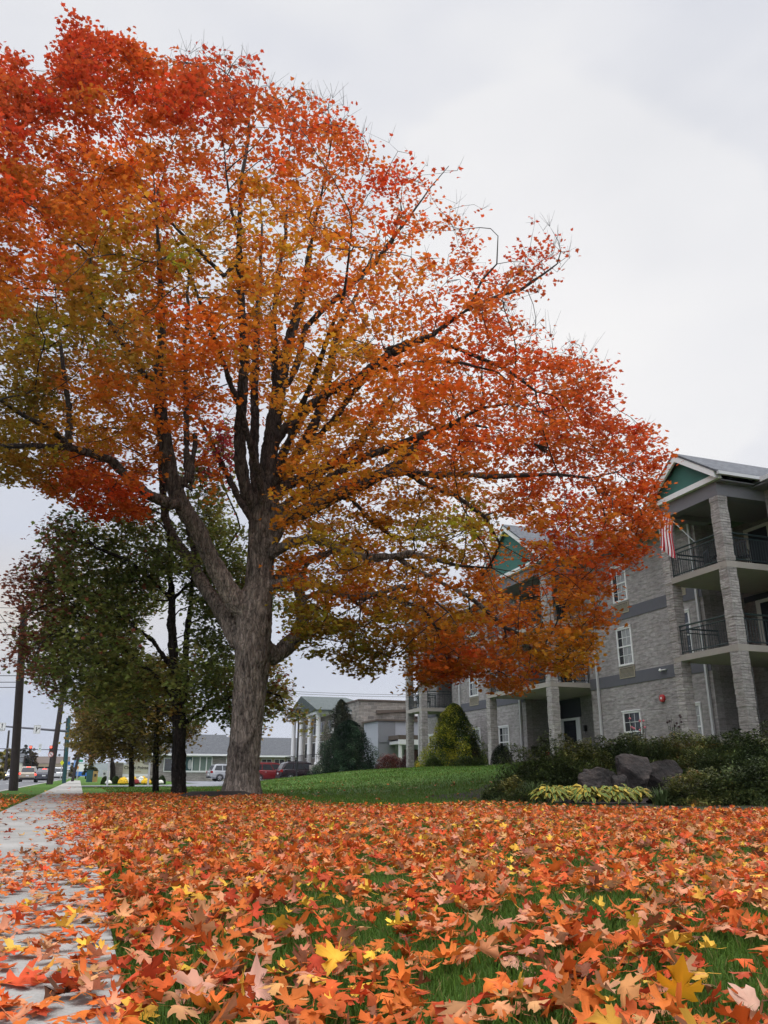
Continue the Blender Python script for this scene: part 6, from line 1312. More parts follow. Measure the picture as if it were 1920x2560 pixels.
# entrance sign
def sign():
    S_ = 66.0; b = thing('entrance_sign', 4.0, S_, tz(4, S_), 'grey stone entrance sign with a cream name panel among potted mums', 'sign'); 
    for a_, c_ in ((2.40, 3.02), (4.95, 5.60)): m = MB(); m.box(a_, c_, S_, S_+.7, -.1, 1.46); pr_ = part('pier', m, 'stone', b); m = MB(); m.box(a_-.04, c_+.04, S_-.04, S_+.74, 1.462, 1.52); part('pier_cap', m, 'cream', pr_)
    m = MB(); arc = [(3.03, .70), (4.94, .70), (4.94, 1.36)]+[(3.985+.52*math.cos(a), 1.36+.42*math.sin(a)) for a in np.linspace(0, math.pi, 12)]+[(3.03, 1.36)]; m.prism(arc, S_+.15, S_+.45, 'y'); pn = part('name_panel', m, 'sign_panel', b)
    m = MB(); m.box(3.021, 4.949, S_+.1, S_+.5, .50, .69); m.box(3.1, 4.9, S_+.12, S_+.48, .1, .44); part('panel_base', m, 'white', b)
    ox, oy, oz = ORG[b.name][:3]
    text_part('lettering', 'Chapel Pointe', .315, 'darktext', b, (3.985-4.0, .14, 1.14-oz), (R(90), 0, 0), sx=.98, offset=.006)
    text_part('small_lettering', 'at Carlisle', .16, 'sandtext', b, (3.985-4.0, .14, .87-oz), (R(90), 0, 0), sx=1.15)
    m = MB()
    for r_, c0 in ((.16, -.10), (.22, .0), (.16, .10)):
        pts = [(3.985+c0+r_*math.cos(a)*.9, S_+.135, 1.44+r_*math.sin(a)) for a in np.linspace(.5, 2.6, 9)]; m.tube(pts, .014, 5)
    m.tube([(3.985, S_+.135, 1.38), (3.985, S_+.135, 1.60)], .014, 5); part('emblem', m, 'sandtext', b)
sign()
M['mum_white'] = simple('white_mum', (.70, .69, .62), .8); M['mum_red'] = simple('dark_red_mum', (.22, .02, .02), .8)
def mum(x, y, s, hw, hh, mat, label):
    p, _ = at(x, 1950, s); pe, _ = at(x+hw, 1950, s); r = abs(pe-p); h = hh/1997*s*1.05; root = thing('potted_mum', p, s, tz(p, s), label, 'flower', 'mums in front of the entrance sign'); m = MB(); rg = random.Random(int(x))
    for k in range(420):
        d = Vector((rg.gauss(0, 1), rg.gauss(0, 1), abs(rg.gauss(0, 1)))).normalized(); q = Vector((d.x*r, d.y*r, .1+d.z*(h-.1)))*rg.uniform(.93, 1.03); u = d.orthogonal().normalized()*.05; w_ = d.cross(u).normalized()*.05; n2 = d*.02; m.add([q+u, q+w_, q-u, q-w_, q+n2], [(0, 1, 4), (1, 2, 4), (2, 3, 4), (3, 0, 4)])
    part('flowers', m, mat, root, local=True); m = MB(); m.lathe(0, 0, [(r*.6, 0), (r*.75, .16)], 12); part('pot', m, 'brown_roof', root, local=True); m = MB()
    m.lathe(0, 0, [(r*.75, .12), (r*.93, h*.35), (r*.8, h*.7), (r*.3, h*.93)], 12); part('foliage', m, 'green_leafy', root, local=True)
for a in [(308, 1965, 58, 12.5, 15, 'mum_yellow', 'leftmost big yellow mum mound'), (310, 1955, 60.5, 6, 15, 'mum_yellow', 'small yellow mum behind the leftmost mound'), (340, 1963, 58, 9, 11, 'mum_red', 'dark red mum mound in the middle'), (334, 1958, 60.5, 9, 16, 'mum_yellow', 'yellow mum behind the dark red one'),
          (320, 1958, 61.2, 8, 14, 'mum_white', 'white mum left of the young trunk'), (352, 1958, 60.3, 9, 16, 'mum_white', 'white mum behind the rightmost yellow mound'), (366, 1964, 58, 12.5, 13, 'mum_yellow', 'rightmost big yellow mum mound'), (358, 1956, 62.2, 8, 16, 'mum_yellow', 'yellow mum at the back beside the right pier'),
          (402, 1961, 58.2, 7, 9, 'mum_white', 'white mum on the right beside the round green bush'), (272, 1962, 58, 8, 9, 'mum_white', 'white mum at the left end beside the clipped bushes')]: mum(*a)
for i, (x, s, hw, hh, lb) in enumerate([(262, 60, 10, 17, 'leftmost clipped round bush by the entrance sign'), (289, 60, 11, 18, 'second clipped bush, left of the yellow mums'), (405, 61, 10, 19, 'round bush right of the entrance sign'), (383, 61, 8, 15, 'half hidden round bush behind the right post')]):
    p, _ = at(x, 1950, s); pe, _ = at(x+hw, 1950, s); shrub('round_bush', lb, 'shrub', p, s, abs(pe-p), abs(pe-p), hh/1997*s*1.05, 4200, [(.02, .035, .016), (.035, .055, .022), (.05, .075, .028)], (1, 1, 1), leaf=.07, group='clipped round bushes by the entrance sign', seed=400+i, lump=.06)
def post(x, s, ytop, label, w_=.10):
    p, _ = at(x, 1960, s); _, zt = at(x, ytop, s); z0 = tz(p, s); t = thing('white_post', p, s, z0, label, 'post', 'white posts on the verge lawn'); m = MB(); m.box(-w_/2, w_/2, -w_/2, w_/2, -.1, zt-z0); part('shaft', m, 'white_dull', t, local=True, bevel=.01); m = MB(); m.box(-w_*.62, w_*.62, -w_*.62, w_*.62, zt-z0, zt-z0+.04); part('cap', m, 'white_dull', t, local=True)
post(268, 50.7, 1898, 'white post left of the entrance sign, beside the white mum'); post(370, 49.9, 1908, 'white post in front of the right stone pier')
def board(x, s, ybot, ytop, hw, label, mat='white_dull'):
    p, zb = at(x, ybot, s); pe, _ = at(x+hw, ybot, s); _, zt = at(x, ytop, s); r = abs(pe-p); z0 = tz(p, s); t = thing('notice_board', p, s, z0, label, 'sign', 'notice boards left of the entrance sign'); m = MB(); m.box(-r, r, -.04, .04, zb-z0, zt-z0); pn = part('board', m, mat, t, local=True); m = MB(); m.box(-r, -r+.08, -.039, .039, -.1, zb-z0-.001); m.box(r-.08, r, -.039, .039, -.1, zb-z0-.001); part('legs', m, 'white_dull', t, local=True); return t, r, zb-z0, zt-z0
t_, r_, a_, b_ = board(260, 72, 1943, 1926, 5, 'white board with a dark round symbol, left of the two'); m = MB(); k = 18; rr = r_*.42; zc = b_-.25
m.tube([(rr*math.cos(2*math.pi*i/k), -.05, zc+rr*math.sin(2*math.pi*i/k)) for i in range(k+1)], .022, 5); m.tube([(0, -.05, zc-rr*.5), (0, -.05, zc+rr*.5)], .025, 5); part('round_symbol', m, 'darktext', t_, local=True)
board(271, 74, 1943, 1927, 5, 'plain cream board beside the one with the round symbol', 'cream')
# small directory sign and lamp post in front of the cars
def directory():
    p, z0 = at(808, 1955, 66); z0 = tz(p, 66); pa, za = at(801, 1939, 66); pb, zb = at(815, 1915, 66); t = thing('directory_sign', p, 66, z0, 'small pale directory sign in front of the purple car', 'sign'); m = MB(); m.box(pa, pb, 65.97, 66.03, za, zb); bd = part('board', m, 'pale_green_board', t); m = MB(); m.box((pa+pb)/2-.04, (pa+pb)/2+.04, 65.98, 66.02, z0-.1, za-.001); part('post', m, 'white', t)
    c = (pa+pb)/2; m = MB(); m.prism([(c-.13, zb+.001), (c+.13, zb+.001), (c+.13, zb+.09), (c, zb+.19), (c-.13, zb+.09)], 65.98, 66.02, 'y'); part('crest', m, 'green_sign', t)
    o = ORG[t.name]
    for k, (tx, sz) in enumerate((('Visitor', .095), ('Parking', .095), ('Deliveries', .075), ('Office', .085), ('Entrance', .085))): text_part('line_of_text', tx, sz, 'darktext', t, (c-o[0], -.035, zb-.12-k*.14-o[2]), (R(90), 0, 0), extrude=.001)
directory()
def lamp_post():
    p, _ = at(741, 1960, 68); z0 = tz(p, 68); t = thing('lamp_post', p, 68, z0, 'tall black lamp post in front of the purple car', 'lamp post'); m = MB(); m.tube([(0, 0, -.1), (0, 0, 5.6)], [.075, .055], 8); part('shaft', m, 'black', t, local=True); m = MB(); m.lathe(0, 0, [(.15, 0), (.15, .25), (.09, .35)], 10); part('base', m, 'black', t, local=True); m = MB(); m.lathe(0, 0, [(.05, 5.6), (.19, 5.7), (.22, 6.0), (.10, 6.12), (.02, 6.25)], 10); part('lantern', m, 'black', t, local=True)
lamp_post()

# ------------------------------------------------------------------ street furniture and traffic
def lean_pole(name, label, x0, y0, s, x1, y1, r0, r1, mat, extra=0.0, group=None, cat='pole'):
    """a straight pole from its foot through a second point seen higher up, at the same distance along the street"""
    p, z = at(x0, y0, s); p1, z1 = at(x1, y1, s); z = tz(p, s); L_ = 1+extra; t = thing(name, p, s, z, label, cat, group)
    e = (p+(p1-p)*L_, s, z+(z1-z)*L_); m = MB(); m.tube([(p, s, z-.2), e], [r0, r1], 12); part('shaft', m, mat, t); return t, e
POLES = 'wooden utility poles along the street'
pole1, e1 = lean_pole('utility_pole', 'thick dark wooden utility pole at the left edge beside the kerb', 34, 1977, 35, 61, 1525, .17, .13, 'wood_pole', .02, POLES)
def crossarm(t, e, w_=1.2, drop=.4):
    m = MB(); m.box(e[0]-w_, e[0]+w_, e[1]-.06, e[1]+.06, e[2]-drop-.06, e[2]-drop+.06); part('crossarm', m, 'wood_pole', t)
    for k in (-1, -.45, .45, 1): i = MB(); i.lathe(e[0]+k*w_*.92, e[1], [(.03, e[2]-drop+.061), (.05, e[2]-drop+.1), (.05, e[2]-drop+.17), (.02, e[2]-drop+.2)], 8); part('insulator', i, 'metal', t)
pole2, e2 = lean_pole('utility_pole', 'wooden utility pole leaning right behind the no turn sign', 124, 1961, 62, 148, 1795, .20, .15, 'wood_pole', 1.0, POLES); crossarm(pole2, e2)
pole3, e3 = lean_pole('utility_pole', 'thin far utility pole leaning right beside the teal signal mast', 180, 1951, 95, 196, 1893, .16, .12, 'wood_pole', .8, POLES); crossarm(pole3, e3, .9)
pole4, e4 = lean_pole('utility_pole', 'distant leaning utility pole across the street at the far left', 13, 1936, 150, 22, 1832, .22, .15, 'wood_pole', .05, POLES)
pole5, e5 = lean_pole('utility_pole', 'short distant utility pole between the yellow and the dark trees', 57, 1932, 190, 62, 1893, .2, .15, 'wood_pole', .05, POLES); crossarm(pole5, e5, .9, .3)
def cable(name, label, a, b, sag=.3, r=.014, group='overhead cables'):
    a, b = Vector(a), Vector(b); n_ = 14; m = MB(); pts = [a.lerp(b, i/n_)-Vector((0, 0, sag*4*(i/n_)*(1-i/n_))) for i in range(n_+1)]; m.tube(pts, r, 5); solo(name, m, 'black', a.x, a.y, a.z, label, 'cable', group)
cable('cable', 'upper cable running from the thick pole to the leaning pole', (e1[0]-1, e1[1], e1[2]-.2), (e2[0]-1, e2[1], e2[2]-.2), .5)
cable('cable', 'second cable running from the thick pole to the leaning pole', (e1[0]+1, e1[1], e1[2]-.2), (e2[0]+1, e2[1], e2[2]-.2), .5)
for i, (z, k) in enumerate(((7.0, 'topmost'), (6.4, 'second'), (4.3, 'third'), (4.05, 'fourth'), (3.85, 'lowest'))):
    cable('cable', f'{k} cable leaving the thick pole to the far left', (-2.6, 35, z), (-34, 37, z+.25), .35, .011 if i < 2 else .014)
for i, z in enumerate((15.7, 16.1)): cable('cable', ['lower', 'upper'][i]+' of two thin cables in the gap right of the maple trunk', (24, 150, z-.1), (72, 150, z+.2), .5, .035)
cable('cable', 'thin cable drooping from the leaning pole to the far pole', (e2[0], e2[1], e2[2]-.3), (e3[0], e3[1], e3[2]-.3), .8, .02)
def signal(t, p, s, z, h=.95):
    w_ = h*.36; m = MB(); m.box(p-w_/2, p+w_/2, s-.1, s+.12, z-h/2, z+h/2); hd = part('signal_head', m, 'black', t)
    for k, (mm, col) in enumerate((('signal_red', 0), ('lens_off', 0), ('lens_off', 0))):
        zc = z+h*(.31-.31*k); r = h*.125; n_ = 14; v = MB(); v.add([(p+r*math.cos(2*math.pi*i/n_), s-.112, zc+r*math.sin(2*math.pi*i/n_)) for i in range(n_)], [tuple(range(n_))]); part('lamp', v, mm, hd)
        v = MB(); a = np.linspace(-.3, math.pi+.3, 9); v.add([(p+r*1.15*math.cos(q), s-.10, zc+r*1.15*math.sin(q)) for q in a]+[(p+r*1.15*math.cos(q), s-.26, zc+r*1.15*math.sin(q)) for q in a], [(i, i+1, i+10, i+9) for i in range(8)]); part('visor', v, 'yellow_dull', hd)
M['yellow_dull'] = simple('signal_yellow', (.30, .17, .03), .6)
def arrow(m, pts, w_, y, head=2.6):
    """flat arrow along a polyline in the p-z plane"""
    P_ = [Vector((q[0], q[1])) for q in pts]
    for a, b in zip(P_[:-1], P_[1:]): d = (b-a).normalized(); n2 = Vector((-d.y, d.x))*w_; m.add([(q.x, y, q.y) for q in (a+n2, a-n2, b-n2, b+n2)], [(0, 1, 2, 3)])
    d = (P_[-1]-P_[-2]).normalized(); n2 = Vector((-d.y, d.x))*w_*head; b = P_[-1]; m.add([(q.x, y, q.y) for q in (b+n2, b-n2, b+d*w_*head*1.7)], [(0, 1, 2)])
def near_mast():
    s = 72; p, _ = at(160, 1958, s); t = thing('signal_mast', p, s, tz(p, s), 'teal steel mast with a long arm carrying two lane signs', 'traffic sign'); pt, zt = at(174, 1790, s); m = MB(); m.tube([(p, s, -.1), (pt, s, zt)], [.16, .12], 10); part('mast', m, 'teal', t)
    pa, za = at(167, 1828, s); pb, zb = at(-40, 1812, s); m = MB(); m.tube([(pa, s, za), (pb, s, zb)], [.10, .05], 8); part('arm', m, 'metal_dark', t)
    for x0, x1, y0, y1, kind in ((83, 103, 1834, 1813, 'b'), (-5, 16, 1828, 1807, 'a')):
        a, z0 = at(x0, y0, s); b, z1 = at(x1, y1, s); sn = MB(); sn.box(a, b, s-.14, s-.11, z0, z1); pn = part('lane_sign', sn, 'white', t); bd = MB(); g = .03
        for q in ((a+g, b-g, z0+g, z0+g+.015), (a+g, b-g, z1-g-.015, z1-g), (a+g, a+g+.015, z0+g, z1-g), (b-g-.015, b-g, z0+g, z1-g)): bd.box(q[0], q[1], s-.1425, s-.1405, q[2], q[3])
        part('border', bd, 'darktext', pn); c, w_, h = (a+b)/2, b-a, z1-z0; m = MB()
        if kind == 'b': arrow(m, [(c-.12*w_, z0+.14*h), (c-.12*w_, z0+.62*h)], .028, s-.143); arrow(m, [(c-.12*w_, z0+.25*h), (c+.02*w_, z0+.48*h), (c+.2*w_, z0+.58*h)], .028, s-.1435)
        else: arrow(m, [(c, z0+.36*h), (c, z0+.72*h)], .03, s-.143); o = ORG[t.name]; text_part('lettering', 'ONLY', .20, 'darktext', pn, (c-o[0], s-.143-o[1], z0+.2*h-o[2]), (R(90), 0, 0), extrude=.001)
        part('arrow', m, 'darktext', pn)
M['metal_dark'] = simple('weathered_steel', (.10, .10, .115), .5, .4)
near_mast()
def far_mast():
    s = 118; p, _ = at(157, 1955, s); t = thing('signal_mast', p, s, tz(p, s), 'dark pole with a thin arm holding two red traffic lights', 'traffic light'); pt, zt = at(168, 1795, s); m = MB(); m.tube([(p, s, -.1), (pt, s, zt)], [.15, .11], 10); part('mast', m, 'black', t)
    pa, za = at(165, 1875, s); pb, zb = at(-30, 1871, s); m = MB(); m.tube([(pa, s, za), (pb, s, zb)], .06, 6); part('arm', m, 'metal_dark', t)
    for x in (76.5, 127): q, z = at(x, 1874, s); signal(t, q, s-.2, z, .98)
    a, z0 = at(95, 1881, s); b, z1 = at(105, 1860, s); m = MB(); m.box(a, b, s-.14, s-.11, z0, z1); pn = part('yield_sign', m, 'white', t); o = ORG[t.name]; c = (a+b)/2; h = z1-z0
    for k, (tx, f, sz) in enumerate((('LEFT', .90, .16), ('TURN', .77, .16), ('YIELD', .64, .15), ('ON GREEN', .18, .10))): text_part('lettering', tx, sz, 'darktext', pn, (c-o[0], s-.143-o[1], z0+h*f-o[2]), (R(90), 0, 0), extrude=.001)
    m = MB(); n_ = 16; m.add([(c+.10*math.cos(2*math.pi*i/n_), s-.143, z0+h*.42+.10*math.sin(2*math.pi*i/n_)) for i in range(n_)], [tuple(range(n_))]); part('green_ball', m, 'green_sign', pn)
far_mast()
def no_turn():
    s = 60; p, _ = at(117, 1958, s); z = tz(p, s); pt, zt = at(127, 1886, s); t = thing('road_sign', p, s, z, 'round no turn sign on a thin black post by the leaning pole', 'traffic sign'); m = MB(); m.tube([(p, s, z-.1), (pt, s, zt)], .035, 6); part('post', m, 'black', t)
    m = MB(); n_ = 20; r = .17; m.add([(pt+r*math.cos(2*math.pi*i/n_), s-.05, zt+r*math.sin(2*math.pi*i/n_)) for i in range(n_)]+[(pt+r*math.cos(2*math.pi*i/n_), s-.04, zt+r*math.sin(2*math.pi*i/n_)) for i in range(n_)], [tuple(range(n_)), tuple(range(n_, 2*n_))[::-1]]+[(i, (i+1) % n_, n_+(i+1) % n_, n_+i) for i in range(n_)]); f = part('disc', m, 'white', t)
    m = MB(); arrow(m, [(pt+.04, zt-.09), (pt+.04, zt+.02), (pt-.03, zt+.03)], .014, s-.053); part('arrow', m, 'darktext', f)
    m = MB(); m.tube([(pt+r*.9*math.cos(2*math.pi*i/n_), s-.055, zt+r*.9*math.sin(2*math.pi*i/n_)) for i in range(n_+1)], .016, 5); m.tube([(pt-r*.6, s-.058, zt+r*.6), (pt+r*.6, s-.058, zt-r*.6)], .013, 5); part('red_ring', m, 'red', f)
no_turn()
def road_sign(x, ytop, ybot, hw, s, mat, label, shape='rect', body=None, bm='darktext', bs=.3):
    p, zt = at(x, ytop, s); _, zb = at(x, ybot, s); pe, _ = at(x+hw, ytop, s); r = abs(pe-p); z0 = tz(p, s); t = thing('road_sign', p, s, z0, label, 'sign', None); m = MB(); m.box(-.05, .05, -.03, .03, -.1, zt-z0); part('post', m, 'metal', t, local=True); c = (zt+zb)/2-z0; h = (zt-zb)/2
    pl = [(-r, c-h), (r, c-h), (r, c+h), (-r, c+h)] if shape == 'rect' else ([(0, c-h), (r, c), (0, c+h), (-r, c)] if shape == 'diamond' else [(r*math.cos(math.pi/8+k*math.pi/4), c+h*math.sin(math.pi/8+k*math.pi/4)) for k in range(8)])
    m = MB(); m.prism(pl, -.09, -.05, 'y'); f = part('face', m, mat, t, local=True)
    if body: text_part('lettering', body, bs, bm, f, (0, -.094, c), (R(90), 0, 0), extrude=.001)
    elif shape != 'rect': m = MB(); arrow(m, [(0, c-h*.4), (0, c+h*.2)], r*.08, -.093); part('symbol', m, 'darktext', f, local=True)
    return t
road_sign(156, 1900, 1914, 5, 110, 'yellow_sign', 'bright yellow green pedestrian sign between the two masts', 'diamond'); road_sign(172, 1915, 1925, 4, 150, 'white', 'white route sign with a blue shield right of the teal mast', body='34', bm='blue', bs=.6)
road_sign(173, 1904, 1912, 3, 152, 'blue', 'small blue sign above the white route sign'); road_sign(189, 1901, 1918, 3.5, 160, 'blue_pale', 'tall pale blue street banner sign'); road_sign(199, 1899, 1905, 9, 175, 'green_sign', 'wide green street sign far down the sidewalk'); road_sign(195, 1914, 1924, 3, 165, 'orange_sign', 'orange diamond warning sign far down the sidewalk', 'diamond')
def cabinet():
    p, z = at(223, 1951, 85); z0 = tz(p, 85); t = thing('utility_cabinet', p, 85, z0, 'dark teal utility cabinet beside the far end of the sidewalk', 'cabinet'); m = MB(); m.box(-.28, .28, -.3, .3, -.1, 1.05); part('body', m, 'teal', t, local=True, bevel=.02); m = MB(); m.box(-.2, .2, -.325, -.301, .15, .9); part('door', m, 'teal', t, local=True); m = MB(); m.box(-.32, .32, -.34, .34, 1.05, 1.1); part('lid', m, 'teal', t, local=True)
    p, z = at(236, 1951, 86); t = thing('sign_pillar', p, 86, tz(p, 86), 'mustard yellow pillar board with white side beside the teal cabinet', 'sign'); m = MB(); m.box(-.20, .26, -.1, .1, -.1, 1.0); part('body', m, 'mustard', t, local=True); m = MB(); m.box(-.32, -.201, -.12, .12, -.1, 1.1); part('side_panel', m, 'white_dull', t, local=True); m = MB(); m.box(-.06, .14, -.12, -.101, .5, .75); part('plate', m, 'darktext', t, local=True)
cabinet()
def store():
    s = 300; a, z0 = at(86, 1936, s); b, _ = at(170, 1936, s); _, zt = at(110, 1909, s); t = thing('store_building', (a+b)/2, s, 0, 'low tan fronted store with brown roof beyond the traffic lights', 'building'); m = MB(); m.box(a+.6, b, s+3, s+16, 0, 3.6); part('wall', m, 'black_warm', t); m = MB(); m.box(a, b, s, s+2.9, 3.6, 4.55); part('fascia', m, 'tan', t)
    m = MB(); m.prism([(s-.3, 4.56), (s+8, 7.0), (s+17, 4.56)], a-.5, b, 'x'); part('roof', m, 'brown_roof', t)
    for k in range(5): x = a+.2+(b-a-.6)*k/4; m = MB(); m.box(x, x+.4, s+.2, s+.6, 0, 3.598); part('pillar', m, 'tan', t)
    for k in range(4): x = a+1.2+(b-a-2)*k/4; m = MB(); m.box(x, x+1.5, s+2.93, s+2.998, .5, 2.9); w = part('window', m, 'glass', t)
    m = MB(); q, _ = at(139, 1930, s); m.box(q-1.0, q+1.0, s-.1, s-.02, 1.9, 3.2); part('banner', m, 'pink', t)
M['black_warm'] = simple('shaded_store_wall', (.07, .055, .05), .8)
store()
for i, (x, s, w_, d, h, lb, mt) in enumerate([(2, 240, 9, 10, 4.0, 'pale low house across the street at the far left', 'cream'), (88, 420, 12, 10, 6.5, 'distant pale house above the store roof', 'white_dull')]):
    p, _ = at(x, 1930, s); t = thing('house', p, s, 0, lb, 'building'); m = MB(); m.box(p-w_/2, p+w_/2, s, s+d, 0, h); part('wall', m, mt, t); m = MB(); m.prism([(s-.5, h+.01), (s+d/2, h+2.4), (s+d+.5, h+.01)], p-w_/2-.4, p+w_/2+.4, 'x'); part('roof', m, 'shingle_dark', t)
    for k in range(3): xx = p-w_/2+1+k*(w_-2)/3; m = MB(); m.box(xx, xx+1.2, s-.06, s-.002, 1.2, 2.6); part('window', m, 'glass', t)
# vehicles: nose towards +x in their own frame, wheels on z = 0
def vehicle(name, label, cat, p, s, rot, L_=4.65, Wd=1.85, Ht=1.68, paint_='paint_silver', kind='suv', lit=False, group=None, zoff=0.0, head=False):
    z0 = tz(p, s)+.03+zoff; t = thing(name, p, s, z0, label, cat, group, rot); hl = L_/2; hw = Wd/2
    if kind == 'suv': st = [(-hl, .48, .92, .90), (-hl+.06, .34, 1.02, .96), (-hl+.45, .26, 1.08, 1.0), (-hl*.45, .22, 1.04, 1.0), (0, .22, 1.02, 1.0), (hl*.42, .22, 1.02, 1.0), (hl*.62, .24, 1.00, .99), (hl*.82, .28, .95, .95), (hl-.10, .36, .84, .88), (hl, .46, .70, .80)]
    elif kind == 'sedan': st = [(-hl, .45, .84, .88), (-hl+.06, .34, .95, .95), (-hl+.6, .26, 1.0, 1.0), (-hl*.45, .2, .97, 1.0), (0, .2, .93, 1.0), (hl*.42, .2, .93, 1.0), (hl*.62, .22, .90, .98), (hl*.82, .26, .84, .94), (hl-.1, .34, .74, .87), (hl, .44, .62, .8)]
    else: st = [(-hl, .5, 1.1, .95), (-hl+.06, .4, 1.2, 1.0), (0, .3, 1.2, 1.0), (hl*.6, .3, 1.2, 1.0), (hl*.9, .35, 1.1, .95), (hl, .45, .8, .85)]
    m = MB(); V = []; 
    for x, zb, zt, wf in st:
        w_ = hw*wf; V += [(x, -w_*.86, zb), (x, -w_, zb+.14), (x, -w_*1.0, (zb+zt)/2+.04), (x, -w_*.95, zt-.05), (x, -w_*.84, zt), (x, w_*.84, zt), (x, w_*.95, zt-.05), (x, w_, (zb+zt)/2+.04), (x, w_, zb+.14), (x, w_*.86, zb)]
    k = 10; F = [tuple(range(k))[::-1], tuple((len(st)-1)*k+i for i in range(k))]+[(a*k+i, a*k+(i+1) % k, (a+1)*k+(i+1) % k, (a+1)*k+i) for a in range(len(st)-1) for i in range(k)]; m.add(V, F); part('body', m, paint_, t, local=True, sm=False, bevel=.02)
    # greenhouse: pillars and roof in paint, glass set into it
    zb_ = 1.0 if kind != 'sedan' else .93
    cab = {'suv': [(-hl+.10, zb_), (-hl+.42, Ht-.10), (-hl+.80, Ht), (hl*.02, Ht), (hl*.22, Ht-.08), (hl*.56, zb_)], 'sedan': [(-hl+.55, zb_), (-hl+1.15, Ht-.06), (-hl*.25, Ht), (hl*.12, Ht-.02), (hl*.2, Ht-.06), (hl*.58, zb_)], 'van': [(-hl+.02, 1.15), (-hl+.06, Ht-.08), (-hl+.2, Ht), (hl*.35, Ht), (hl*.5, Ht-.1), (hl*.8, 1.15)]}[kind]
    m = MB(); n_ = len(cab); wt, wb = hw*.76, hw*.90; wid = [wb]+[wt]*(n_-2)+[wb]
    V = [(x, -w_, z) for (x, z), w_ in zip(cab, wid)]+[(x, w_, z) for (x, z), w_ in zip(cab, wid)]; m.add(V, [tuple(range(n_))[::-1], tuple(range(n_, 2*n_))]+[(i, (i+1) % n_, n_+(i+1) % n_, n_+i) for i in range(n_)]); ch = part('cabin', m, paint_, t, local=True, bevel=.03)
    def lerp(a, b, f): return (a[0]+(b[0]-a[0])*f, a[1]+(b[1]-a[1])*f)
    def side_y(z): f = (z-cab[0][1])/(Ht-cab[0][1]); return wb+(wt-wb)*min(1, max(0, f))+.012
    zlo, zhi = zb_+.06, Ht-.16
    def xs(z, e):     # cabin edge at height z: rear or front
        a, b = (cab[0], cab[1]) if e < 0 else (cab[-1], cab[-2]); f = (z-a[1])/(b[1]-a[1]); return a[0]+(b[0]-a[0])*min(1, f)
    cuts = [(0.07, .30), (.33, .62), (.65, .93)] if kind != 'sedan' else [(.12, .48), (.52, .88)]
    for sy in (-1, 1):
        for f0, f1 in cuts:
            q = []
            for z, f in ((zlo, f0), (zlo, f1), (zhi, f1), (zhi, f0)): a, b = xs(z, -1), xs(z, 1); q.append((a+(b-a)*f, sy*side_y(z), z))
            g = MB(); g.add(q, [(0, 1, 2, 3)]); part('side_window', g, 'glass', t, local=True)
    for e, nm in ((-1, 'rear_window'), (1, 'windscreen')):
        z0_, z1_ = zlo+.02, zhi+.02; x0_, x1_ = xs(z0_, e)+e*.02, xs(z1_, e)+e*.02; w0, w1 = side_y(z0_)*.86, side_y(z1_)*.86; g = MB(); g.add([(x0_, -w0, z0_), (x0_, w0, z0_), (x1_, w1, z1_), (x1_, -w1, z1_)], [(0, 1, 2, 3)]); part(nm, g, 'glass', t, local=True)
    if kind != 'sedan':
        for sy in (-1, 1): m = MB(); m.tube([(-hl+.7, sy*wt*.9, Ht+.01), (-hl+.85, sy*wt*.9, Ht+.05), (hl*.0, sy*wt*.9, Ht+.05), (hl*.08, sy*wt*.9, Ht+.01)], .018, 5); part('roof_rail', m, 'black', t, local=True)
    r = .345 if kind != 'sedan' else .32
    for xw in (-hl*.60, hl*.62):
        for sy in (-1, 1):
            w_ = MB(); k = 22; yo, yi = sy*(hw+.012), sy*(hw-.22); prof = [(r*.62, yo), (r*.92, yo), (r, yo-sy*.03), (r, yi)]
            V = [(xw+q*math.cos(2*math.pi*i/k), y, r+q*math.sin(2*math.pi*i/k)) for q, y in prof for i in range(k)]; w_.add(V, [(a*k+i, a*k+(i+1) % k, (a+1)*k+(i+1) % k, (a+1)*k+i) for a in range(3) for i in range(k)]+[tuple(3*k+i for i in range(k))]); wh = part('wheel', w_, 'rubber', t, local=True, sm=False)
            m = MB(); m.add([(xw+r*.62*math.cos(2*math.pi*i/k), yo-sy*.05, r+r*.62*math.sin(2*math.pi*i/k)) for i in range(k)], [tuple(range(k))]); part('wheel_well', m, 'black', wh, local=True)
            m = MB()
            for j in range(5):
                a = 2*math.pi*j/5+.3; c1, s1 = math.cos(a), math.sin(a); q = [(r*.05, -.05), (r*.64, -.035), (r*.64, .035), (r*.05, .05)]; m.add([(xw+c1*u-s1*v, yo-sy*.01, r+s1*u+c1*v) for u, v in q], [(0, 1, 2, 3)])
            V = [(xw+q*math.cos(2*math.pi*i/k), yo-sy*.008, r+q*math.sin(2*math.pi*i/k)) for q in (r*.56, r*.66) for i in range(k)]; m.add(V, [(i, (i+1) % k, k+(i+1) % k, k+i) for i in range(k)]); part('rim', m, 'rim', wh, local=True)
            m = MB(); a = np.linspace(0, math.pi, 13); V = [(xw+q*math.cos(b_), sy*(hw+.004), r+q*math.sin(b_)) for q in (r*1.03, r*1.17) for b_ in a]; m.add(V, [(i, i+1, 13+i+1, 13+i) for i in range(12)]); part('wheel_arch', m, 'black', t, local=True)
    tl = 'tail_lit' if lit else 'tail'
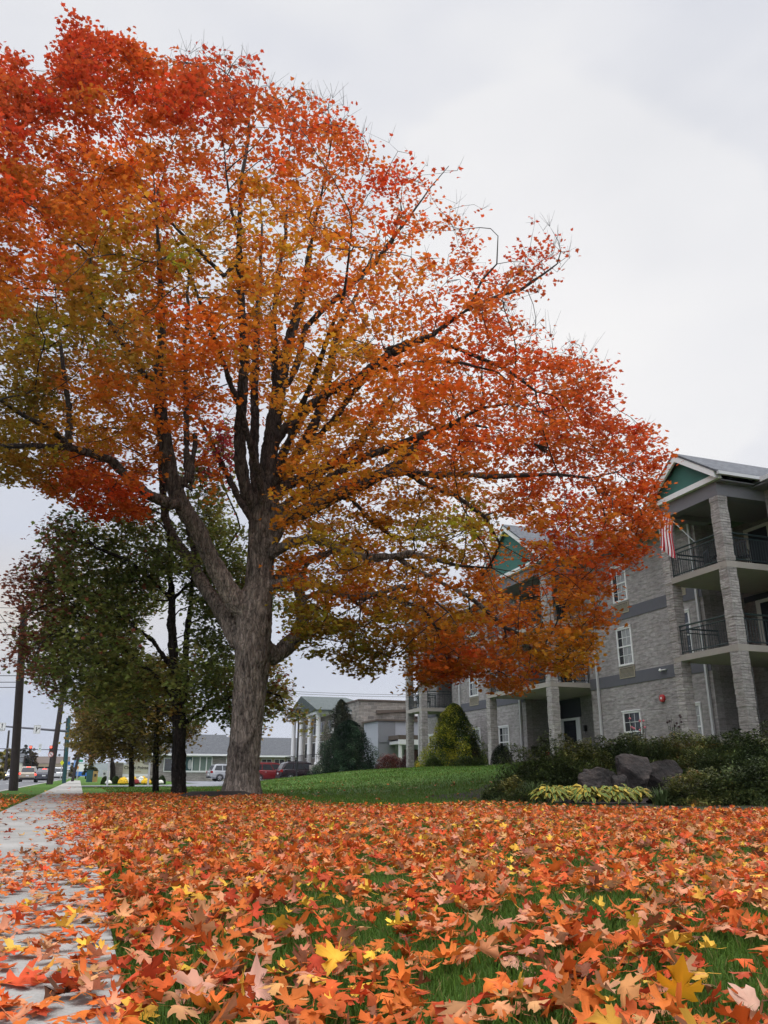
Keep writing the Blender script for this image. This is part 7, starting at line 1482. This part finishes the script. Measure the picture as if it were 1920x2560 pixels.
    for sy in (-1, 1):
        m = MB(); m.box(-hl-.015, -hl+.22, sy*hw*.90-.09, sy*hw*.90+.09, .80 if kind != 'sedan' else .72, 1.02 if kind != 'sedan' else .86); part('tail_light', m, tl, t, local=True, bevel=.02)
        m = MB(); m.box(hl-.30, hl-.02, sy*hw*.80-.12, sy*hw*.80+.10, .62, .76); part('headlight', m, 'head_lit' if head else 'white', t, local=True, bevel=.02)
        m = MB(); m.box(hl*.36, hl*.36+.16, sy*(hw+.02), sy*(hw+.20), zb_+.02, zb_+.17) if sy > 0 else m.box(hl*.36, hl*.36+.16, -hw-.20, -hw-.02, zb_+.02, zb_+.17); part('mirror', m, paint_, t, local=True, bevel=.02)
        for xh in (-hl*.38, hl*.12): m = MB(); m.box(xh, xh+.16, min(sy*(hw*.985), sy*(hw*1.0+.02)), max(sy*(hw*.985), sy*(hw*1.0+.02)), .86, .89); part('door_handle', m, 'rim' if paint_ != 'paint_silver' else 'black', t, local=True)
    if lit: m = MB(); m.box(-hl+.34, -hl+.40, -.22, .22, Ht-.10, Ht-.04); part('brake_light', m, 'tail_lit', t, local=True)
    m = MB(); m.box(-hl-.02, -hl+.01, -.17, .17, .62, .76); part('number_plate', m, 'plate', t, local=True)
    m = MB(); m.box(-hl-.03, -hl+.08, -hw*.84, hw*.84, .32, .50); part('rear_bumper', m, 'black' if kind != 'sedan' else paint_, t, local=True, bevel=.03); m = MB(); m.box(hl-.10, hl+.03, -hw*.78, hw*.78, .30, .46); part('front_bumper', m, 'black', t, local=True, bevel=.03)
    return t
PK = 'cars parked in the lot'; TR = 'cars waiting at the lights'
vehicle('parked_car', 'dark plum crossover parked side on behind the directory sign', 'car', 19.05, 74.2, 0.04, 4.7, 1.85, 1.68, 'paint_plum', group=PK, zoff=.05)
vehicle('parked_car', 'red crossover parked beyond the dark plum one', 'car', 16.9, 77.6, 0.04, 4.6, 1.8, 1.72, 'paint_red', group=PK)
vehicle('parked_car', 'white car mostly hidden between the red and the plum one', 'car', 18.6, 80.6, 0.04, 4.6, 1.8, 1.6, 'paint_white', group=PK)
vehicle('parked_car', 'silver crossover parked left of the big maple trunk', 'car', 14.7, 87.0, 0.10, 4.7, 1.88, 1.70, 'paint_silver', group=PK)
pg = at(67, 1950, 105)[0]; vehicle('waiting_car', 'gold crossover seen from behind with lit brake lights', 'car', pg, 107.3, math.pi/2, 4.6, 1.85, 1.72, 'paint_gold', lit=True, group=TR)
pg = at(108, 1950, 96)[0]; vehicle('waiting_car', 'charcoal sedan with bright red tail lights beside the leaning pole', 'car', pg, 98.4, math.pi/2, 4.7, 1.82, 1.42, 'paint_charcoal', 'sedan', lit=True, group=TR)
pg = at(138, 1950, 112)[0]; vehicle('waiting_car', 'brownish sedan ahead of the charcoal one, half hidden by the leaning pole', 'car', pg-1.2, 113, math.pi/2, 4.6, 1.8, 1.5, 'paint_brown', 'sedan', lit=True, group=TR) if False else None
pg = at(148, 1945, 125)[0]; vehicle('waiting_car', 'white crossover seen between the poles in the right lane', 'car', pg-.1, 126, math.pi/2, 4.7, 1.9, 1.7, 'paint_white', lit=False, group=TR, zoff=.12)
pg = at(112, 1945, 150)[0]; vehicle('waiting_car', 'small pale car farther up the street over the charcoal sedan', 'car', pg, 150, math.pi/2, 4.4, 1.8, 1.6, 'paint_silver', lit=True, group=TR, zoff=.1)
pg = at(27, 1945, 135)[0]; vehicle('oncoming_car', 'silver car coming towards us with an orange lit headlamp', 'car', pg, 138, -math.pi/2, 4.5, 1.8, 1.55, 'paint_silver', head=True, zoff=.1)
def truck():
    p, z = at(204, 1934, 190); t = thing('box_truck', p, 190, 0, 'blue and white box truck far down the sidewalk line', 'truck', rot=math.pi/2); m = MB(); m.box(-3, 1.2, -1.1, 1.1, 1.5, 3.0); part('box_top', m, 'white', t, local=True); m = MB(); m.box(-3.002, 1.202, -1.12, 1.12, .6, 1.498); part('box_base', m, 'blue', t, local=True); m = MB(); m.box(1.25, 2.9, -1.0, 1.0, .6, 2.3); part('cab', m, 'white', t, local=True, bevel=.1)
    for x in (-2, 2.1):
        for y in (-1.0, .75): m = MB(); k = 16; m.add([(x+.42*math.cos(2*math.pi*i/k), y+dy, .42+.42*math.sin(2*math.pi*i/k)) for dy in (0, .25) for i in range(k)], [tuple(range(k)), tuple(range(k, 2*k))]+[(i, (i+1) % k, k+(i+1) % k, k+i) for i in range(k)]); part('wheel', m, 'rubber', t, local=True)
truck()

# ------------------------------------------------------------------ air
def haze():
    m, nt, b = new_mat('hazy_air'); nt.nodes.remove(b); v = nt.nodes.new('ShaderNodeVolumePrincipled'); v.inputs['Color'].default_value = (.80, .86, .95, 1); v.inputs['Density'].default_value = .00010; v.inputs['Anisotropy'].default_value = .2
    nt.links.new(v.outputs[0], nt.nodes['Material Output'].inputs['Volume']); mb = MB(); mb.box(-5200, 5200, -900, 7200, -2, 135); o = solo('haze', mb, m, 0, 0, 0, kind='stuff')
HAZE = True
if HAZE: haze()
